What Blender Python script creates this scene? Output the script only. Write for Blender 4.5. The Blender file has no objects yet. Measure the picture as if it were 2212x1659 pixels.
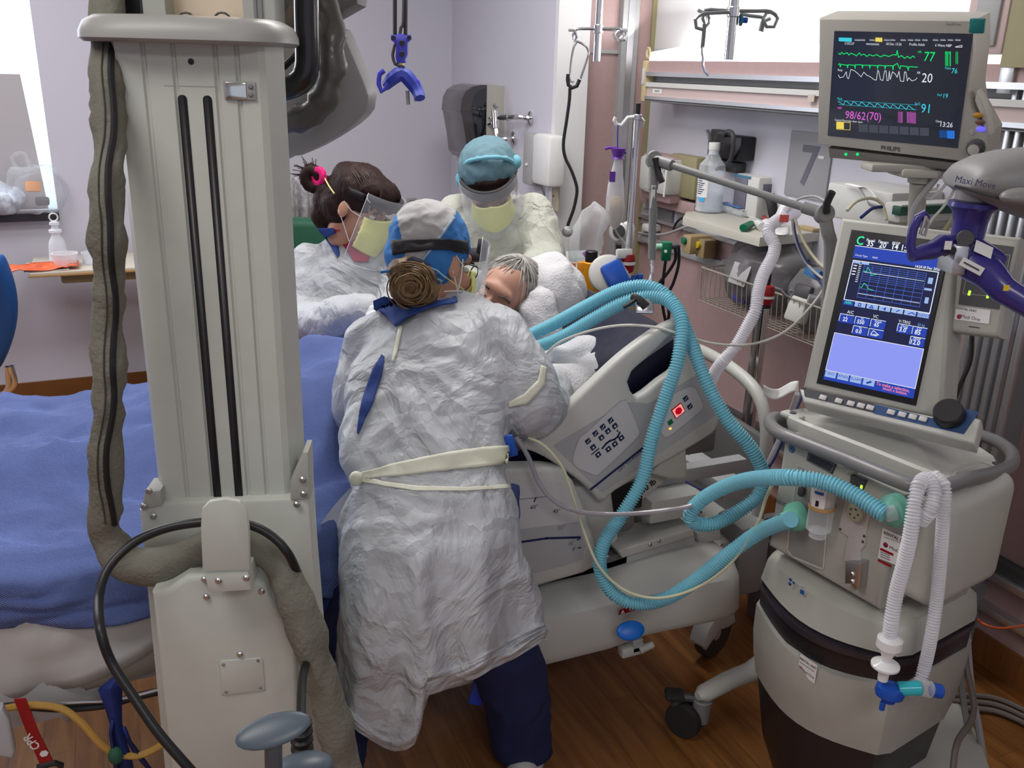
import bpy, bmesh, math, random
from mathutils import Vector as V, Matrix, noise, Euler
random.seed(7)
sc = bpy.context.scene
COL = sc.collection
PI = math.pi
# ---------------------------------------------------------------- camera
CH = 1.65; CF = 1971.0; CTH = math.radians(19.16); CYAW = math.radians(24); CROLL = math.radians(1.57)
FW = V((math.sin(CYAW), math.cos(CYAW), 0)); RT = V((math.cos(CYAW), -math.sin(CYAW), 0)); UP = V((0, 0, 1))
_fw = FW*math.cos(CTH) - UP*math.sin(CTH); _u0 = FW*math.sin(CTH) + UP*math.cos(CTH)
_rt = RT*math.cos(CROLL) + _u0*math.sin(CROLL); _up = _u0*math.cos(CROLL) - RT*math.sin(CROLL)
CC = V((0, 0, CH))
cd = bpy.data.cameras.new('camera'); cam = bpy.data.objects.new('camera', cd); COL.objects.link(cam)
cd.sensor_width = 36; cd.sensor_fit = 'HORIZONTAL'; cd.lens = 36*CF/2212; cd.clip_start = .02
cam.matrix_world = Matrix(((_rt.x, _up.x, -_fw.x, 0), (_rt.y, _up.y, -_fw.y, 0), (_rt.z, _up.z, -_fw.z, CH), (0, 0, 0, 1)))
sc.camera = cam
sc.view_settings.view_transform = 'Standard'; sc.view_settings.look = 'None'; sc.view_settings.gamma = 1
sc.view_settings.use_curve_mapping = False; sc.view_settings.exposure = -0.12
# ---------------------------------------------------------------- world and lights
w = bpy.data.worlds.new('world'); sc.world = w; w.use_nodes = True
w.node_tree.nodes['Background'].inputs[0].default_value = (.80, .84, 1, 1)
w.node_tree.nodes['Background'].inputs[1].default_value = 0.54
def area(name, loc, size, power, col=(1, 1, 1), rot=(0, 0, 0)):
    l = bpy.data.lights.new(name, 'AREA'); l.shape = 'RECTANGLE'; l.size = size[0]; l.size_y = size[1]
    l.energy = power; l.color = col
    o = bpy.data.objects.new(name, l); COL.objects.link(o); o.location = loc; o.rotation_euler = rot
    return o
area('ceiling_area_light', (.9, 2.6, 2.66), (1.2, .6), 37, (1, .97, .93))
area('ceiling_area_light', (-.8, .9, 2.66), (1.2, .6), 22, (1, .97, .93))
area('ceiling_area_light', (.2, -1.0, 2.66), (1.2, .6), 24, (1, .97, .93))
area('ceiling_area_light', (-.9, 3.7, 2.66), (1.2, .6), 26, (.97, .97, 1))  # unseen extra lamp, added to brighten the back wall
area('window_daylight', (-1.2, 4.80, 1.75), (1.7, 1.5), 34, (.86, .92, 1), (math.radians(-90), 0, 0))
# ---------------------------------------------------------------- pixel to point
def ray(px, py): return _fw + _rt*((px-1106)/CF) - _up*((py-829.5)/CF)
def at(px, py, d): r = ray(px, py); return CC + r*(d/r.dot(FW))
def atx(px, py, x): r = ray(px, py); return CC + r*(x/r.x)
def aty(px, py, y): r = ray(px, py); return CC + r*(y/r.y)
def atz(px, py, z): r = ray(px, py); return CC + r*((z-CH)/r.z)
def proj(p):
    v = V(p) - CC; z = v.dot(_fw); return 1106 + CF*v.dot(_rt)/z, 829.5 - CF*v.dot(_up)/z, z
class Pl:
    """a plane with axes: o origin, x right, y up, z out"""
    def __init__(s, o, x, y):
        s.o = V(o); s.x = V(x).normalized(); y = V(y); s.y = (y - s.x*y.dot(s.x)).normalized(); s.z = s.x.cross(s.y)
    def uv(s, px, py, off=0):
        r = ray(px, py); o = s.o + s.z*off; t = (o-CC).dot(s.z)/r.dot(s.z); q = CC + r*t - o
        return (q.dot(s.x), q.dot(s.y))
    def w(s, u, v, n=0): return s.o + s.x*u + s.y*v + s.z*n
    def p(s, px, py, n=0): u, v = s.uv(px, py, n); return s.w(u, v, n)
    def M(s, u=0, v=0, n=0, rot=0):
        c, q = math.cos(rot), math.sin(rot); x = s.x*c + s.y*q; y = s.y*c - s.x*q; o = s.w(u, v, n)
        return Matrix(((x.x, y.x, s.z.x, o.x), (x.y, y.y, s.z.y, o.y), (x.z, y.z, s.z.z, o.z), (0, 0, 0, 1)))
def fr(o, z=(0, 0, 1), x=None):
    z = V(z).normalized()
    if x is None: x = V((1, 0, 0)) if abs(z.x) < .9 else V((0, 1, 0))
    x = V(x); x = (x - z*x.dot(z)).normalized(); y = z.cross(x); o = V(o)
    return Matrix(((x.x, y.x, z.x, o.x), (x.y, y.y, z.y, o.y), (x.z, y.z, z.z, o.z), (0, 0, 0, 1)))
# ---------------------------------------------------------------- materials
MATS = {}
def mat(name, col, rough=.5, metal=0, alpha=1, trans=0, bump=0, bscale=60, emit=None, es=1, var=0, vscale=8, coat=0, kind=None, ior=1.45, sub=0, spec=.5):
    if name in MATS: return MATS[name]
    m = bpy.data.materials.new(name); m.use_nodes = True; nt = m.node_tree; b = nt.nodes['Principled BSDF']
    N, L = nt.nodes.new, nt.links.new
    b.inputs['Base Color'].default_value = (*col, 1); b.inputs['Roughness'].default_value = rough
    b.inputs['Metallic'].default_value = metal; b.inputs['Alpha'].default_value = alpha
    b.inputs['Transmission Weight'].default_value = trans; b.inputs['IOR'].default_value = ior
    b.inputs['Coat Weight'].default_value = coat; b.inputs['Specular IOR Level'].default_value = spec
    if sub: b.inputs['Subsurface Weight'].default_value = sub; b.inputs['Subsurface Scale'].default_value = .01
    if emit: b.inputs['Emission Color'].default_value = (*emit, 1); b.inputs['Emission Strength'].default_value = es
    tc = N('ShaderNodeTexCoord')
    if var:
        n = N('ShaderNodeTexNoise'); n.inputs['Scale'].default_value = vscale; n.inputs['Detail'].default_value = 4
        r = N('ShaderNodeMapRange'); r.inputs[1].default_value = .3; r.inputs[2].default_value = .7
        r.inputs[3].default_value = 1-var; r.inputs[4].default_value = 1+var
        x = N('ShaderNodeMix'); x.data_type = 'RGBA'; x.blend_type = 'MULTIPLY'; x.inputs[0].default_value = 1
        x.inputs[6].default_value = (*col, 1)
        L(tc.outputs['Object'], n.inputs['Vector']); L(n.outputs['Fac'], r.inputs[0]); L(r.outputs[0], x.inputs[7]); L(x.outputs[2], b.inputs['Base Color'])
    if bump:
        if kind == 'crinkle':
            n = N('ShaderNodeTexVoronoi'); n.feature = 'DISTANCE_TO_EDGE'; n.inputs['Scale'].default_value = bscale
            q = N('ShaderNodeTexNoise'); q.inputs['Scale'].default_value = bscale*.4; q.inputs['Detail'].default_value = 5; q.inputs['Distortion'].default_value = 1.5
            ad = N('ShaderNodeVectorMath'); ad.operation = 'ADD'; L(tc.outputs['Object'], ad.inputs[0])
            sc_ = N('ShaderNodeVectorMath'); sc_.operation = 'SCALE'; sc_.inputs[3].default_value = .12; L(q.outputs['Color'], sc_.inputs[0]); L(sc_.outputs[0], ad.inputs[1])
            L(tc.outputs['Object'], q.inputs['Vector']); L(ad.outputs[0], n.inputs['Vector'])
            mx = N('ShaderNodeMath'); mx.operation = 'MULTIPLY_ADD'; mx.inputs[1].default_value = -.5; L(n.outputs['Distance'], mx.inputs[0]); L(q.outputs['Fac'], mx.inputs[2]); out = mx.outputs[0]
        elif kind == 'weave':
            n = N('ShaderNodeTexWave'); n.inputs['Scale'].default_value = bscale; n.inputs['Distortion'].default_value = 2.5; n.inputs['Detail'].default_value = 2
            n.bands_direction = 'DIAGONAL'; L(tc.outputs['Object'], n.inputs['Vector']); out = n.outputs['Fac']
        elif kind == 'hair':
            n = N('ShaderNodeTexNoise'); n.inputs['Scale'].default_value = bscale; n.inputs['Detail'].default_value = 3
            mp = N('ShaderNodeMapping'); mp.inputs['Scale'].default_value = (1, 1, .12); L(tc.outputs['Object'], mp.inputs[0]); L(mp.outputs[0], n.inputs['Vector']); out = n.outputs['Fac']
        else:
            n = N('ShaderNodeTexNoise'); n.inputs['Scale'].default_value = bscale; n.inputs['Detail'].default_value = 4
            L(tc.outputs['Object'], n.inputs['Vector']); out = n.outputs['Fac']
        bp = N('ShaderNodeBump'); bp.inputs['Strength'].default_value = min(1, bump); bp.inputs['Distance'].default_value = .03 if kind == 'crinkle' else .004
        L(out, bp.inputs['Height']); L(bp.outputs[0], b.inputs['Normal'])
    MATS[name] = m
    return m
def clear(name, col=(1, 1, 1), a=.15, rough=.1):
    """thin clear plastic: mostly see-through with a gloss"""
    if name in MATS: return MATS[name]
    m = bpy.data.materials.new(name); m.use_nodes = True; nt = m.node_tree; b = nt.nodes['Principled BSDF']; N, L = nt.nodes.new, nt.links.new
    b.inputs['Base Color'].default_value = (*col, 1); b.inputs['Roughness'].default_value = rough
    t = N('ShaderNodeBsdfTransparent'); t.inputs[0].default_value = (*[.5+.5*c for c in col], 1)
    f = N('ShaderNodeLayerWeight'); f.inputs[0].default_value = .25
    r = N('ShaderNodeMapRange'); r.inputs[3].default_value = a; r.inputs[4].default_value = min(1, a+.55)
    x = N('ShaderNodeMixShader'); L(f.outputs['Facing'], r.inputs[0]); L(r.outputs[0], x.inputs[0]); L(t.outputs[0], x.inputs[1]); L(b.outputs[0], x.inputs[2])
    L(x.outputs[0], nt.nodes['Material Output'].inputs[0]); MATS[name] = m
    return m
# ---------------------------------------------------------------- mesh builder
_tc = {}
def text_mesh(s, bold):
    k = (s, bold)
    if k in _tc: return _tc[k]
    c = bpy.data.curves.new('t', 'FONT'); c.body = s; c.size = 1; c.resolution_u = 2
    if bold: c.offset = .018
    o = bpy.data.objects.new('t', c); me = bpy.data.meshes.new_from_object(o)
    vs = [v.co.copy() for v in me.vertices]; fs = [tuple(p.vertices) for p in me.polygons]
    bpy.data.objects.remove(o); bpy.data.curves.remove(c); bpy.data.meshes.remove(me)
    _tc[k] = (vs, fs); return _tc[k]
def cr(pts, step=.01, closed=False):
    """Catmull-Rom resample"""
    P = [V(p) for p in pts]; n = len(P); out = []
    rng = n if closed else n-1
    for i in range(rng):
        if closed: a, b, c, d = P[i-1], P[i], P[(i+1) % n], P[(i+2) % n]
        else: a, b, c, d = P[max(i-1, 0)], P[i], P[i+1], P[min(i+2, n-1)]
        k = max(1, int((c-b).length/step))
        for j in range(k):
            t = j/k; t2 = t*t; t3 = t2*t
            out.append(.5*((2*b) + (c-a)*t + (2*a-5*b+4*c-d)*t2 + (3*b-a-3*c+d)*t3))
    if not closed: out.append(P[-1])
    return out
class MB:
    def __init__(s): s.v = []; s.f = []; s.fm = []; s.ms = []
    def mi(s, m):
        if m not in s.ms: s.ms.append(m)
        return s.ms.index(m)
    def add(s, vs, fs, m, M=None):
        o = len(s.v); i = s.mi(m)
        s.v += [M @ V(v) for v in vs] if M is not None else [V(v) for v in vs]
        for f in fs: s.f.append(tuple(o+k for k in f)); s.fm.append(i)
        return s
    def addbm(s, bm, m, M=None):
        bm.verts.index_update(); s.add([v.co for v in bm.verts], [[v.index for v in f.verts] for f in bm.faces], m, M); bm.free(); return s
    def box(s, M, size, m, r=0, c=(0, 0, 0), seg=2):
        """size sx,sy,sz centred at c in frame M"""
        bm = bmesh.new(); bmesh.ops.create_cube(bm, size=1)
        for v in bm.verts: v.co = V((v.co.x*size[0]+c[0], v.co.y*size[1]+c[1], v.co.z*size[2]+c[2]))
        if r: bmesh.ops.bevel(bm, geom=bm.edges[:], offset=min(r, min(size)*.49), segments=seg, profile=.5, affect='EDGES')
        return s.addbm(bm, m, M)
    def bx(s, a, b, m, r=0):
        a, b = V(a), V(b); c = (a+b)/2; return s.box(Matrix.Translation(c), [abs(q) for q in (b-a)], m, r)
    def prism(s, pts, z0, z1, m, M=None, r=0, seg=2):
        bm = bmesh.new(); vs = [bm.verts.new((p[0], p[1], z0)) for p in pts]; f = bm.faces.new(vs)
        g = bmesh.ops.extrude_face_region(bm, geom=[f]); ev = [e for e in g['geom'] if isinstance(e, bmesh.types.BMVert)]
        for v in ev: v.co.z = z1
        bmesh.ops.recalc_face_normals(bm, faces=bm.faces[:])
        if r:
            ed = [e for e in bm.edges if abs(e.verts[0].co.z-z1) < 1e-6 and abs(e.verts[1].co.z-z1) < 1e-6]
            bmesh.ops.bevel(bm, geom=ed, offset=r, segments=seg, profile=.5, affect='EDGES')
        return s.addbm(bm, m, M)
    def poly(s, pts, m, M=None):
        return s.add(pts if len(pts[0]) == 3 else [(p[0], p[1], 0) for p in pts], [list(range(len(pts)))], m, M)
    def lathe(s, prof, M, m, n=24, cap=True):
        vs = []; fs = []
        for r, z in prof:
            for k in range(n): a = 2*PI*k/n; vs.append((r*math.cos(a), r*math.sin(a), z))
        for i in range(len(prof)-1):
            for k in range(n): k2 = (k+1) % n; fs.append((i*n+k, i*n+k2, (i+1)*n+k2, (i+1)*n+k))
        if cap:
            if prof[0][0] > 1e-5: fs.append(tuple(reversed(range(n))))
            if prof[-1][0] > 1e-5: fs.append(tuple(range((len(prof)-1)*n, len(prof)*n)))
        return s.add(vs, fs, m, M)
    def cyl(s, a, b, r, m, r2=None, n=16):
        a, b = V(a), V(b); d = b-a; e = min(r, d.length)*.12
        r2 = r if r2 is None else r2
        return s.lathe([(r-e, 0), (r, e), (r2, d.length-e), (r2-e, d.length)], fr(a, d), m, n)
    def tube(s, pts, r, m, n=8, step=.012, ridge=None, smooth=True, closed=False, prof=None, flat=1, caps=True):
        P = cr(pts, step, closed) if smooth else [V(p) for p in pts]
        if ridge:  # (pitch, amplitude)
            pit, amp = ridge; L = [0]
            for i in range(1, len(P)): L.append(L[-1]+(P[i]-P[i-1]).length)
            k = max(2, int(L[-1]/(pit/4))); Q = []; j = 0
            for i in range(k+1):
                t = L[-1]*i/k
                while j < len(L)-2 and L[j+1] < t: j += 1
                u = (t-L[j])/max(1e-9, L[j+1]-L[j]); Q.append(P[j].lerp(P[j+1], u))
            P = Q
        N_ = len(P); T = []
        for i in range(N_):
            a = P[i-1] if (i > 0 or closed) else P[0]; b = P[(i+1) % N_] if (i < N_-1 or closed) else P[-1]
            T.append((b-a).normalized() if (b-a).length > 1e-9 else V((0, 0, 1)))
        x = V((0, 0, 1)) if abs(T[0].z) < .9 else V((1, 0, 0)); x = (x - T[0]*x.dot(T[0])).normalized()
        vs = []; fs = []
        for i in range(N_):
            x = (x - T[i]*x.dot(T[i])).normalized(); y = T[i].cross(x)
            rr = r*(prof(i/(N_-1)) if prof else 1)
            if ridge: rr += ridge[1]*(1 if i % 4 < 2 else -1)
            for k in range(n):
                a = 2*PI*k/n; vs.append(P[i] + x*math.cos(a)*rr + y*math.sin(a)*rr*flat)
        for i in range(N_ if closed else N_-1):
            j = (i+1) % N_
            for k in range(n): k2 = (k+1) % n; fs.append((i*n+k, i*n+k2, j*n+k2, j*n+k))
        if not closed and caps: fs += [tuple(reversed(range(n))), tuple(range((N_-1)*n, N_*n))]
        return s.add(vs, fs, m)
    def ell(s, c, r, m, M=None, n=20, k=12):
        vs = [(c[0], c[1], c[2]-r[2])]; fs = []
        for i in range(1, k):
            a = -PI/2 + PI*i/k
            for j in range(n): b = 2*PI*j/n; vs.append((c[0]+r[0]*math.cos(a)*math.cos(b), c[1]+r[1]*math.cos(a)*math.sin(b), c[2]+r[2]*math.sin(a)))
        vs.append((c[0], c[1], c[2]+r[2])); top = len(vs)-1
        for j in range(n): fs.append((0, 1+(j+1) % n, 1+j)); fs.append((top, 1+(k-2)*n+j, 1+(k-2)*n+(j+1) % n))
        for i in range(k-2):
            for j in range(n): fs.append((1+i*n+j, 1+i*n+(j+1) % n, 1+(i+1)*n+(j+1) % n, 1+(i+1)*n+j))
        return s.add(vs, fs, m, M)
    def loft(s, rings, m, cap=True, closed=True):
        n = len(rings[0]); vs = [p for r in rings for p in r]; fs = []
        for i in range(len(rings)-1):
            for k in range(n if closed else n-1): k2 = (k+1) % n; fs.append((i*n+k, i*n+k2, (i+1)*n+k2, (i+1)*n+k))
        if cap and closed: fs += [tuple(reversed(range(n))), tuple(range((len(rings)-1)*n, len(rings)*n))]
        return s.add(vs, fs, m)
    def grid(s, f, nu, nv, m, thick=0):
        g = [[V(f(i/nu, j/nv)) for i in range(nu+1)] for j in range(nv+1)]
        s.loft(g, m, cap=False, closed=False)
        return s
    def text(s, t, size, M, m, al='c', bold=False, sx=1):
        vs, fs = text_mesh(t, bold)
        if not vs: return s
        x0 = min(v.x for v in vs); x1 = max(v.x for v in vs); y0 = min(v.y for v in vs)
        dx = {'c': -(x0+x1)/2, 'l': -x0, 'r': -x1}[al]
        return s.add([((v.x+dx)*size*sx, v.y*size, 0) for v in vs], fs, m, M)
    def rect(s, x0, y0, x1, y1, m, M, z=0): return s.add([(x0, y0, z), (x1, y0, z), (x1, y1, z), (x0, y1, z)], [(0, 1, 2, 3)], m, M)
    def line(s, pts, wd, m, M, z=0):
        for a, b in zip(pts, pts[1:]):
            a, b = V((a[0], a[1], 0)), V((b[0], b[1], 0)); d = b-a
            if d.length < 1e-6: continue
            q = V((-d.y, d.x, 0)).normalized()*wd/2; d = d.normalized()*wd*.3
            s.add([a-q-d, b-q+d, b+q+d, a+q-d], [(0, 1, 2, 3)], m, M @ Matrix.Translation((0, 0, z)))
        return s
    def pieces(s, name, parent=None, **kw):
        """every separate piece of the mesh as an object of its own"""
        par = list(range(len(s.v)))
        def fd(a):
            while par[a] != a: par[a] = par[par[a]]; a = par[a]
            return a
        for f in s.f:
            for k in f[1:]: par[fd(k)] = fd(f[0])
        G = {}
        for f, m in zip(s.f, s.fm): G.setdefault(fd(f[0]), []).append((f, m))
        for g in G.values():
            q = MB(); q.ms = s.ms; ix = {}
            for f, m in g:
                for k in f:
                    if k not in ix: ix[k] = len(q.v); q.v.append(s.v[k])
                q.f.append(tuple(ix[k] for k in f)); q.fm.append(m)
            q.build(name, parent, **kw)
    def build(s, name, parent=None, label=None, cat=None, kind=None, group=None, sharp=35, mods=None):
        me = bpy.data.meshes.new(name); off = parent_loc(parent) if parent else V((0, 0, 0))
        me.from_pydata([v-off for v in s.v], [], s.f)
        for m in s.ms: me.materials.append(m)
        for p, i in zip(me.polygons, s.fm): p.material_index = i; p.use_smooth = True
        me.update(); bm = bmesh.new(); bm.from_mesh(me); bmesh.ops.recalc_face_normals(bm, faces=bm.faces[:]) if sharp != -1 else None
        bm.to_mesh(me); bm.free()
        if sharp > 0: me.set_sharp_from_angle(angle=math.radians(sharp))
        o = bpy.data.objects.new(name, me); COL.objects.link(o)
        if parent: o.parent = parent
        if label: o['label'] = label
        if cat: o['category'] = cat
        if kind: o['kind'] = kind
        if group: o['group'] = group
        for md in (mods or []):
            q = o.modifiers.new(md[0], md[0]); [setattr(q, k, v) for k, v in md[1].items()]
        return o
def parent_loc(p):
    v = V((0, 0, 0))
    while p: v = v + p.location; p = p.parent
    return v
def thing(name, label, cat, loc, group=None):
    o = bpy.data.objects.new(name, None); COL.objects.link(o); o.location = V(loc); o.empty_display_size = .05
    o['label'] = label; o['category'] = cat
    if group: o['group'] = group
    return o
def solid(t): return [('SOLIDIFY', dict(thickness=t, offset=0))]
def fuse(mb, vox=.012, smooth=3, fn=None):
    """union of closed shapes as one continuous skin, then an optional vertex function"""
    me = bpy.data.meshes.new('f'); me.from_pydata(mb.v, [], mb.f); me.update()
    bm = bmesh.new(); bm.from_mesh(me); bmesh.ops.recalc_face_normals(bm, faces=bm.faces[:]); bm.to_mesh(me); bm.free()
    o = bpy.data.objects.new('f', me); COL.objects.link(o)
    r = o.modifiers.new('r', 'REMESH'); r.mode = 'VOXEL'; r.voxel_size = vox; r.use_smooth_shade = True
    if smooth: q = o.modifiers.new('s', 'SMOOTH'); q.iterations = smooth; q.factor = .5
    dg = bpy.context.evaluated_depsgraph_get(); m2 = bpy.data.meshes.new_from_object(o.evaluated_get(dg))
    out = MB(); out.v = [v.co.copy() for v in m2.vertices]; out.f = [tuple(p.vertices) for p in m2.polygons]; out.ms = [mb.ms[0]]; out.fm = [0]*len(out.f)
    nrm = [v.normal.copy() for v in m2.vertices]
    if fn: out.v = [fn(c, n) for c, n in zip(out.v, nrm)]
    bpy.data.objects.remove(o); bpy.data.meshes.remove(me); bpy.data.meshes.remove(m2)
    return out
def nz(p, s, d=2): return noise.fractal(V(p)*s, 1, 2, d)
def ridge(p, s):
    q = V(p)*s; q = q + V((noise.noise(q*.7), noise.noise(q*.7+V((9, 3, 1))), noise.noise(q*.7+V((4, 7, 2)))))*.8
    return 1-2*abs(noise.noise(q))
def limb(mb, pts, rs, m, n=14, flat=1, sub=5):
    """tapered limb through joints"""
    P = []; R = []
    for i in range(len(pts)-1):
        a, b, c, d = [V(pts[max(0, min(len(pts)-1, k))]) for k in (i-1, i, i+1, i+2)]
        for j in range(sub):
            t = j/sub; t2 = t*t; t3 = t2*t
            P.append(.5*((2*b) + (c-a)*t + (2*a-5*b+4*c-d)*t2 + (3*b-a-3*c+d)*t3)); R.append(rs[i]+(rs[i+1]-rs[i])*(t*t*(3-2*t)))
    P.append(V(pts[-1])); R.append(rs[-1]); N_ = len(P)
    mb.ell(P[0], (R[0],)*3, m, n=n, k=8); mb.ell(P[-1], (R[-1],)*3, m, n=n, k=8)
    return mb.tube(P, 1, m, n=n, smooth=False, prof=lambda t: R[min(N_-1, int(round(t*(N_-1))))], flat=flat)
def rrect(x0, y0, x1, y1, r, k=4):
    o = []
    for cx, cy, a0 in ((x1-r, y0+r, -90), (x1-r, y1-r, 0), (x0+r, y1-r, 90), (x0+r, y0+r, 180)):
        for i in range(k+1): a = math.radians(a0+90*i/k); o.append((cx+r*math.cos(a), cy+r*math.sin(a)))
    return o
def bolt(mb, c, n, r, m): mb.lathe([(r, 0), (r, r*.3), (r*.6, r*.7), (0, r*.75)], fr(c, n), m, 10)
# common materials
M_chrome = mat('chrome', (.75, .75, .77), .18, 1)
M_steel = mat('brushed steel', (.55, .55, .56), .35, 1)
M_alu = mat('aluminium', (.62, .63, .66), .35, .9)
M_black = mat('black plastic', (.012, .012, .014), .4)
M_rubber = mat('black rubber', (.02, .02, .02), .7)
M_white = mat('white plastic', (.72, .73, .72), .4)
M_offw = mat('off white enamel', (.60, .605, .585), .38, var=.02)
M_grey = mat('grey plastic', (.22, .22, .23), .45)
M_mid = mat('mid grey plastic', (.36, .365, .37), .45)
M_dgrey = mat('dark grey plastic', (.06, .06, .065), .45)
M_navy = mat('navy print', (.012, .02, .10), .5)
M_red = mat('red plastic', (.30, .008, .012), .3)
M_blue = mat('blue plastic', (.01, .08, .45), .35)
M_green = mat('green plastic', (.0, .16, .07), .4)
M_yel = mat('yellow plastic', (.75, .55, .02), .4)
M_paper = mat('white label paper', (.78, .78, .78), .6)
M_clear = clear('clear plastic', (.95, .97, 1), .10)
M_bag = clear('crumpled clear bag', (.85, .87, .9), .22, .2)
M_skin = mat('skin', (.50, .26, .17), .5, sub=.1, var=.06, vscale=30)
M_skin2 = mat('warm skin', (.36, .17, .105), .5, sub=.1, var=.06, vscale=30)
# ================================================================ SETTING
def wood(name, rot, col1, col2, plank=True):
    m = bpy.data.materials.new(name); m.use_nodes = True; nt = m.node_tree; b = nt.nodes['Principled BSDF']; N, L = nt.nodes.new, nt.links.new
    tc = N('ShaderNodeTexCoord'); mp = N('ShaderNodeMapping'); mp.inputs['Rotation'].default_value = (0, 0, rot); L(tc.outputs['Object'], mp.inputs[0])
    st = N('ShaderNodeMapping'); st.inputs['Scale'].default_value = (1.2, 14, 1); L(mp.outputs[0], st.inputs[0])
    n = N('ShaderNodeTexNoise'); n.inputs['Scale'].default_value = 2.6; n.inputs['Detail'].default_value = 6; n.inputs['Distortion'].default_value = .6; L(st.outputs[0], n.inputs['Vector'])
    cr_ = N('ShaderNodeValToRGB'); cr_.color_ramp.elements[0].position = .3; cr_.color_ramp.elements[0].color = (*col1, 1); cr_.color_ramp.elements[1].position = .72; cr_.color_ramp.elements[1].color = (*col2, 1); L(n.outputs['Fac'], cr_.inputs[0])
    br = N('ShaderNodeTexBrick'); br.inputs['Scale'].default_value = 1; br.inputs['Brick Width'].default_value = .9; br.inputs['Row Height'].default_value = .075; br.inputs['Mortar Size'].default_value = .0012
    br.inputs['Color1'].default_value = (.86, .86, .86, 1); br.inputs['Color2'].default_value = (1.1, 1.1, 1.1, 1); br.inputs['Mortar'].default_value = (.62, .6, .58, 1); br.offset = .37
    L(mp.outputs[0], br.inputs['Vector'])
    x = N('ShaderNodeMix'); x.data_type = 'RGBA'; x.blend_type = 'MULTIPLY'; x.inputs[0].default_value = 1 if plank else 0; L(cr_.outputs[0], x.inputs[6]); L(br.outputs['Color'], x.inputs[7]); L(x.outputs[2], b.inputs['Base Color'])
    b.inputs['Roughness'].default_value = .33
    return m
M_floor = wood('wood plank floor', math.radians(90), (.26, .10, .026), (.54, .24, .07))
M_base = wood('wood look baseboard', 0, (.14, .052, .016), (.23, .092, .028), False)
M_wall = mat('lavender grey paint', (.60, .595, .675), .6, bump=.05, bscale=300)
M_wallw = mat('white paint', (.72, .72, .74), .6)
M_pink = mat('dusty pink laminate', (.42, .29, .285), .5, var=.03, vscale=40)
M_khaki = mat('khaki enamel', (.30, .27, .15), .5)
M_ceil = mat('ceiling tile', (.75, .75, .73), .8)
M_lit = mat('lit daylight blind', (.7, .7, .72), .8, emit=(.93, .93, 1), es=.62)
M_shade = mat('lower blind fabric', (.40, .38, .40), .8, emit=(.8, .75, .8), es=.09)
B = 4.9; XW = 2.25
MB().bx((-4, -3, -.02), (2.4, 5, 0), M_floor).build('floor', kind='structure', sharp=-1)
MB().bx((-4, -3, 2.7), (2.4, 5, 2.74), M_ceil).build('ceiling', kind='structure')
wb = MB()
for a, b_ in (((-4, B, 0), (-2.2, B+.1, 2.7)), ((-.225, B, 0), (1.9, B+.1, 2.7)), ((-2.2, B, 0), (-.225, B+.1, .93)), ((-2.2, B, 2.5), (-.225, B+.1, 2.7))): wb.bx(a, b_, M_wall)
wb.build('wall_back', kind='structure')
MB().bx((-4.1, -3, 0), (-4, 5, 2.7), M_wall).build('wall_left', kind='structure')
# partition with the dispensers, then the recessed headwall
MB().bx((1.775, 3.61, 0), (1.905, B, 2.7), M_wall).build('wall_partition', kind='structure')
MB().bx((1.765, 3.595, 0), (1.912, 3.625, 2.7), M_wallw).build('trim_1', kind='structure')
wr = MB()
wr.bx((XW, -3, 0), (XW+.1, B, 1.02), M_pink); wr.bx((XW, -3, 1.02), (XW+.1, B, 1.74), M_wall)
wr.bx((XW, -3, 1.74), (XW+.1, B, 2.7), M_wallw)
wr.build('wall_right', kind='structure')
YE = 3.66
ws = MB(); ws.bx((1.905, YE, 0), (XW, B, 2.7), M_pink); ws.build('wall_return', kind='structure')
tr = MB(); tr.bx((2.085, YE-.03, 0), (2.165, YE, 2.7), M_mid); tr.bx((2.11, YE-.034, 0), (2.14, YE-.03, 2.7), M_alu); tr.bx((1.915, YE-.012, 1.715), (2.085, YE, 1.73), M_mid)
tr.bx((2.165, YE-.018, 0), (XW, YE, 2.7), M_pink); tr.bx((XW-.02, YE-.03, 0), (XW, YE, 2.7), M_khaki); tr.bx((1.912, YE-.02, 0), (1.93, YE, 2.7), M_alu)
tr.build('trim_2', kind='structure')
MB().bx((-4, B-.012, 0), (1.775, B, .10), M_base).build('baseboard_back', kind='structure')
MB().bx((XW-.012, -3, 0), (XW, YE-.03, .10), M_base).build('baseboard_right', kind='structure')
PW = Pl((XW, 0, 0), (0, -1, 0), (0, 0, 1)); PB = Pl((0, B, 0), (1, 0, 0), (0, 0, 1)); PC = Pl((1.775, 0, 0), (0, -1, 0), (0, 0, 1))
def pbox(mb, P, x0, y0, x1, y1, dp, m, r=.003, n0=0):
    """box standing on plane P, its front face covering the given picture box"""
    xm, ym = (x0+x1)/2, (y0+y1)/2; n = n0+dp
    u0, u1 = P.uv(x0, ym, n)[0], P.uv(x1, ym, n)[0]; v0, v1 = P.uv(xm, y1, n)[1], P.uv(xm, y0, n)[1]
    mb.box(P.M((u0+u1)/2, (v0+v1)/2, n0+dp/2), (abs(u1-u0), abs(v1-v0), dp), m, r)
    return (u0+u1)/2, (v0+v1)/2, n, abs(u1-u0), abs(v1-v0)
def porg(P, x, y, n=0): return P.p(x, y, n)
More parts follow.
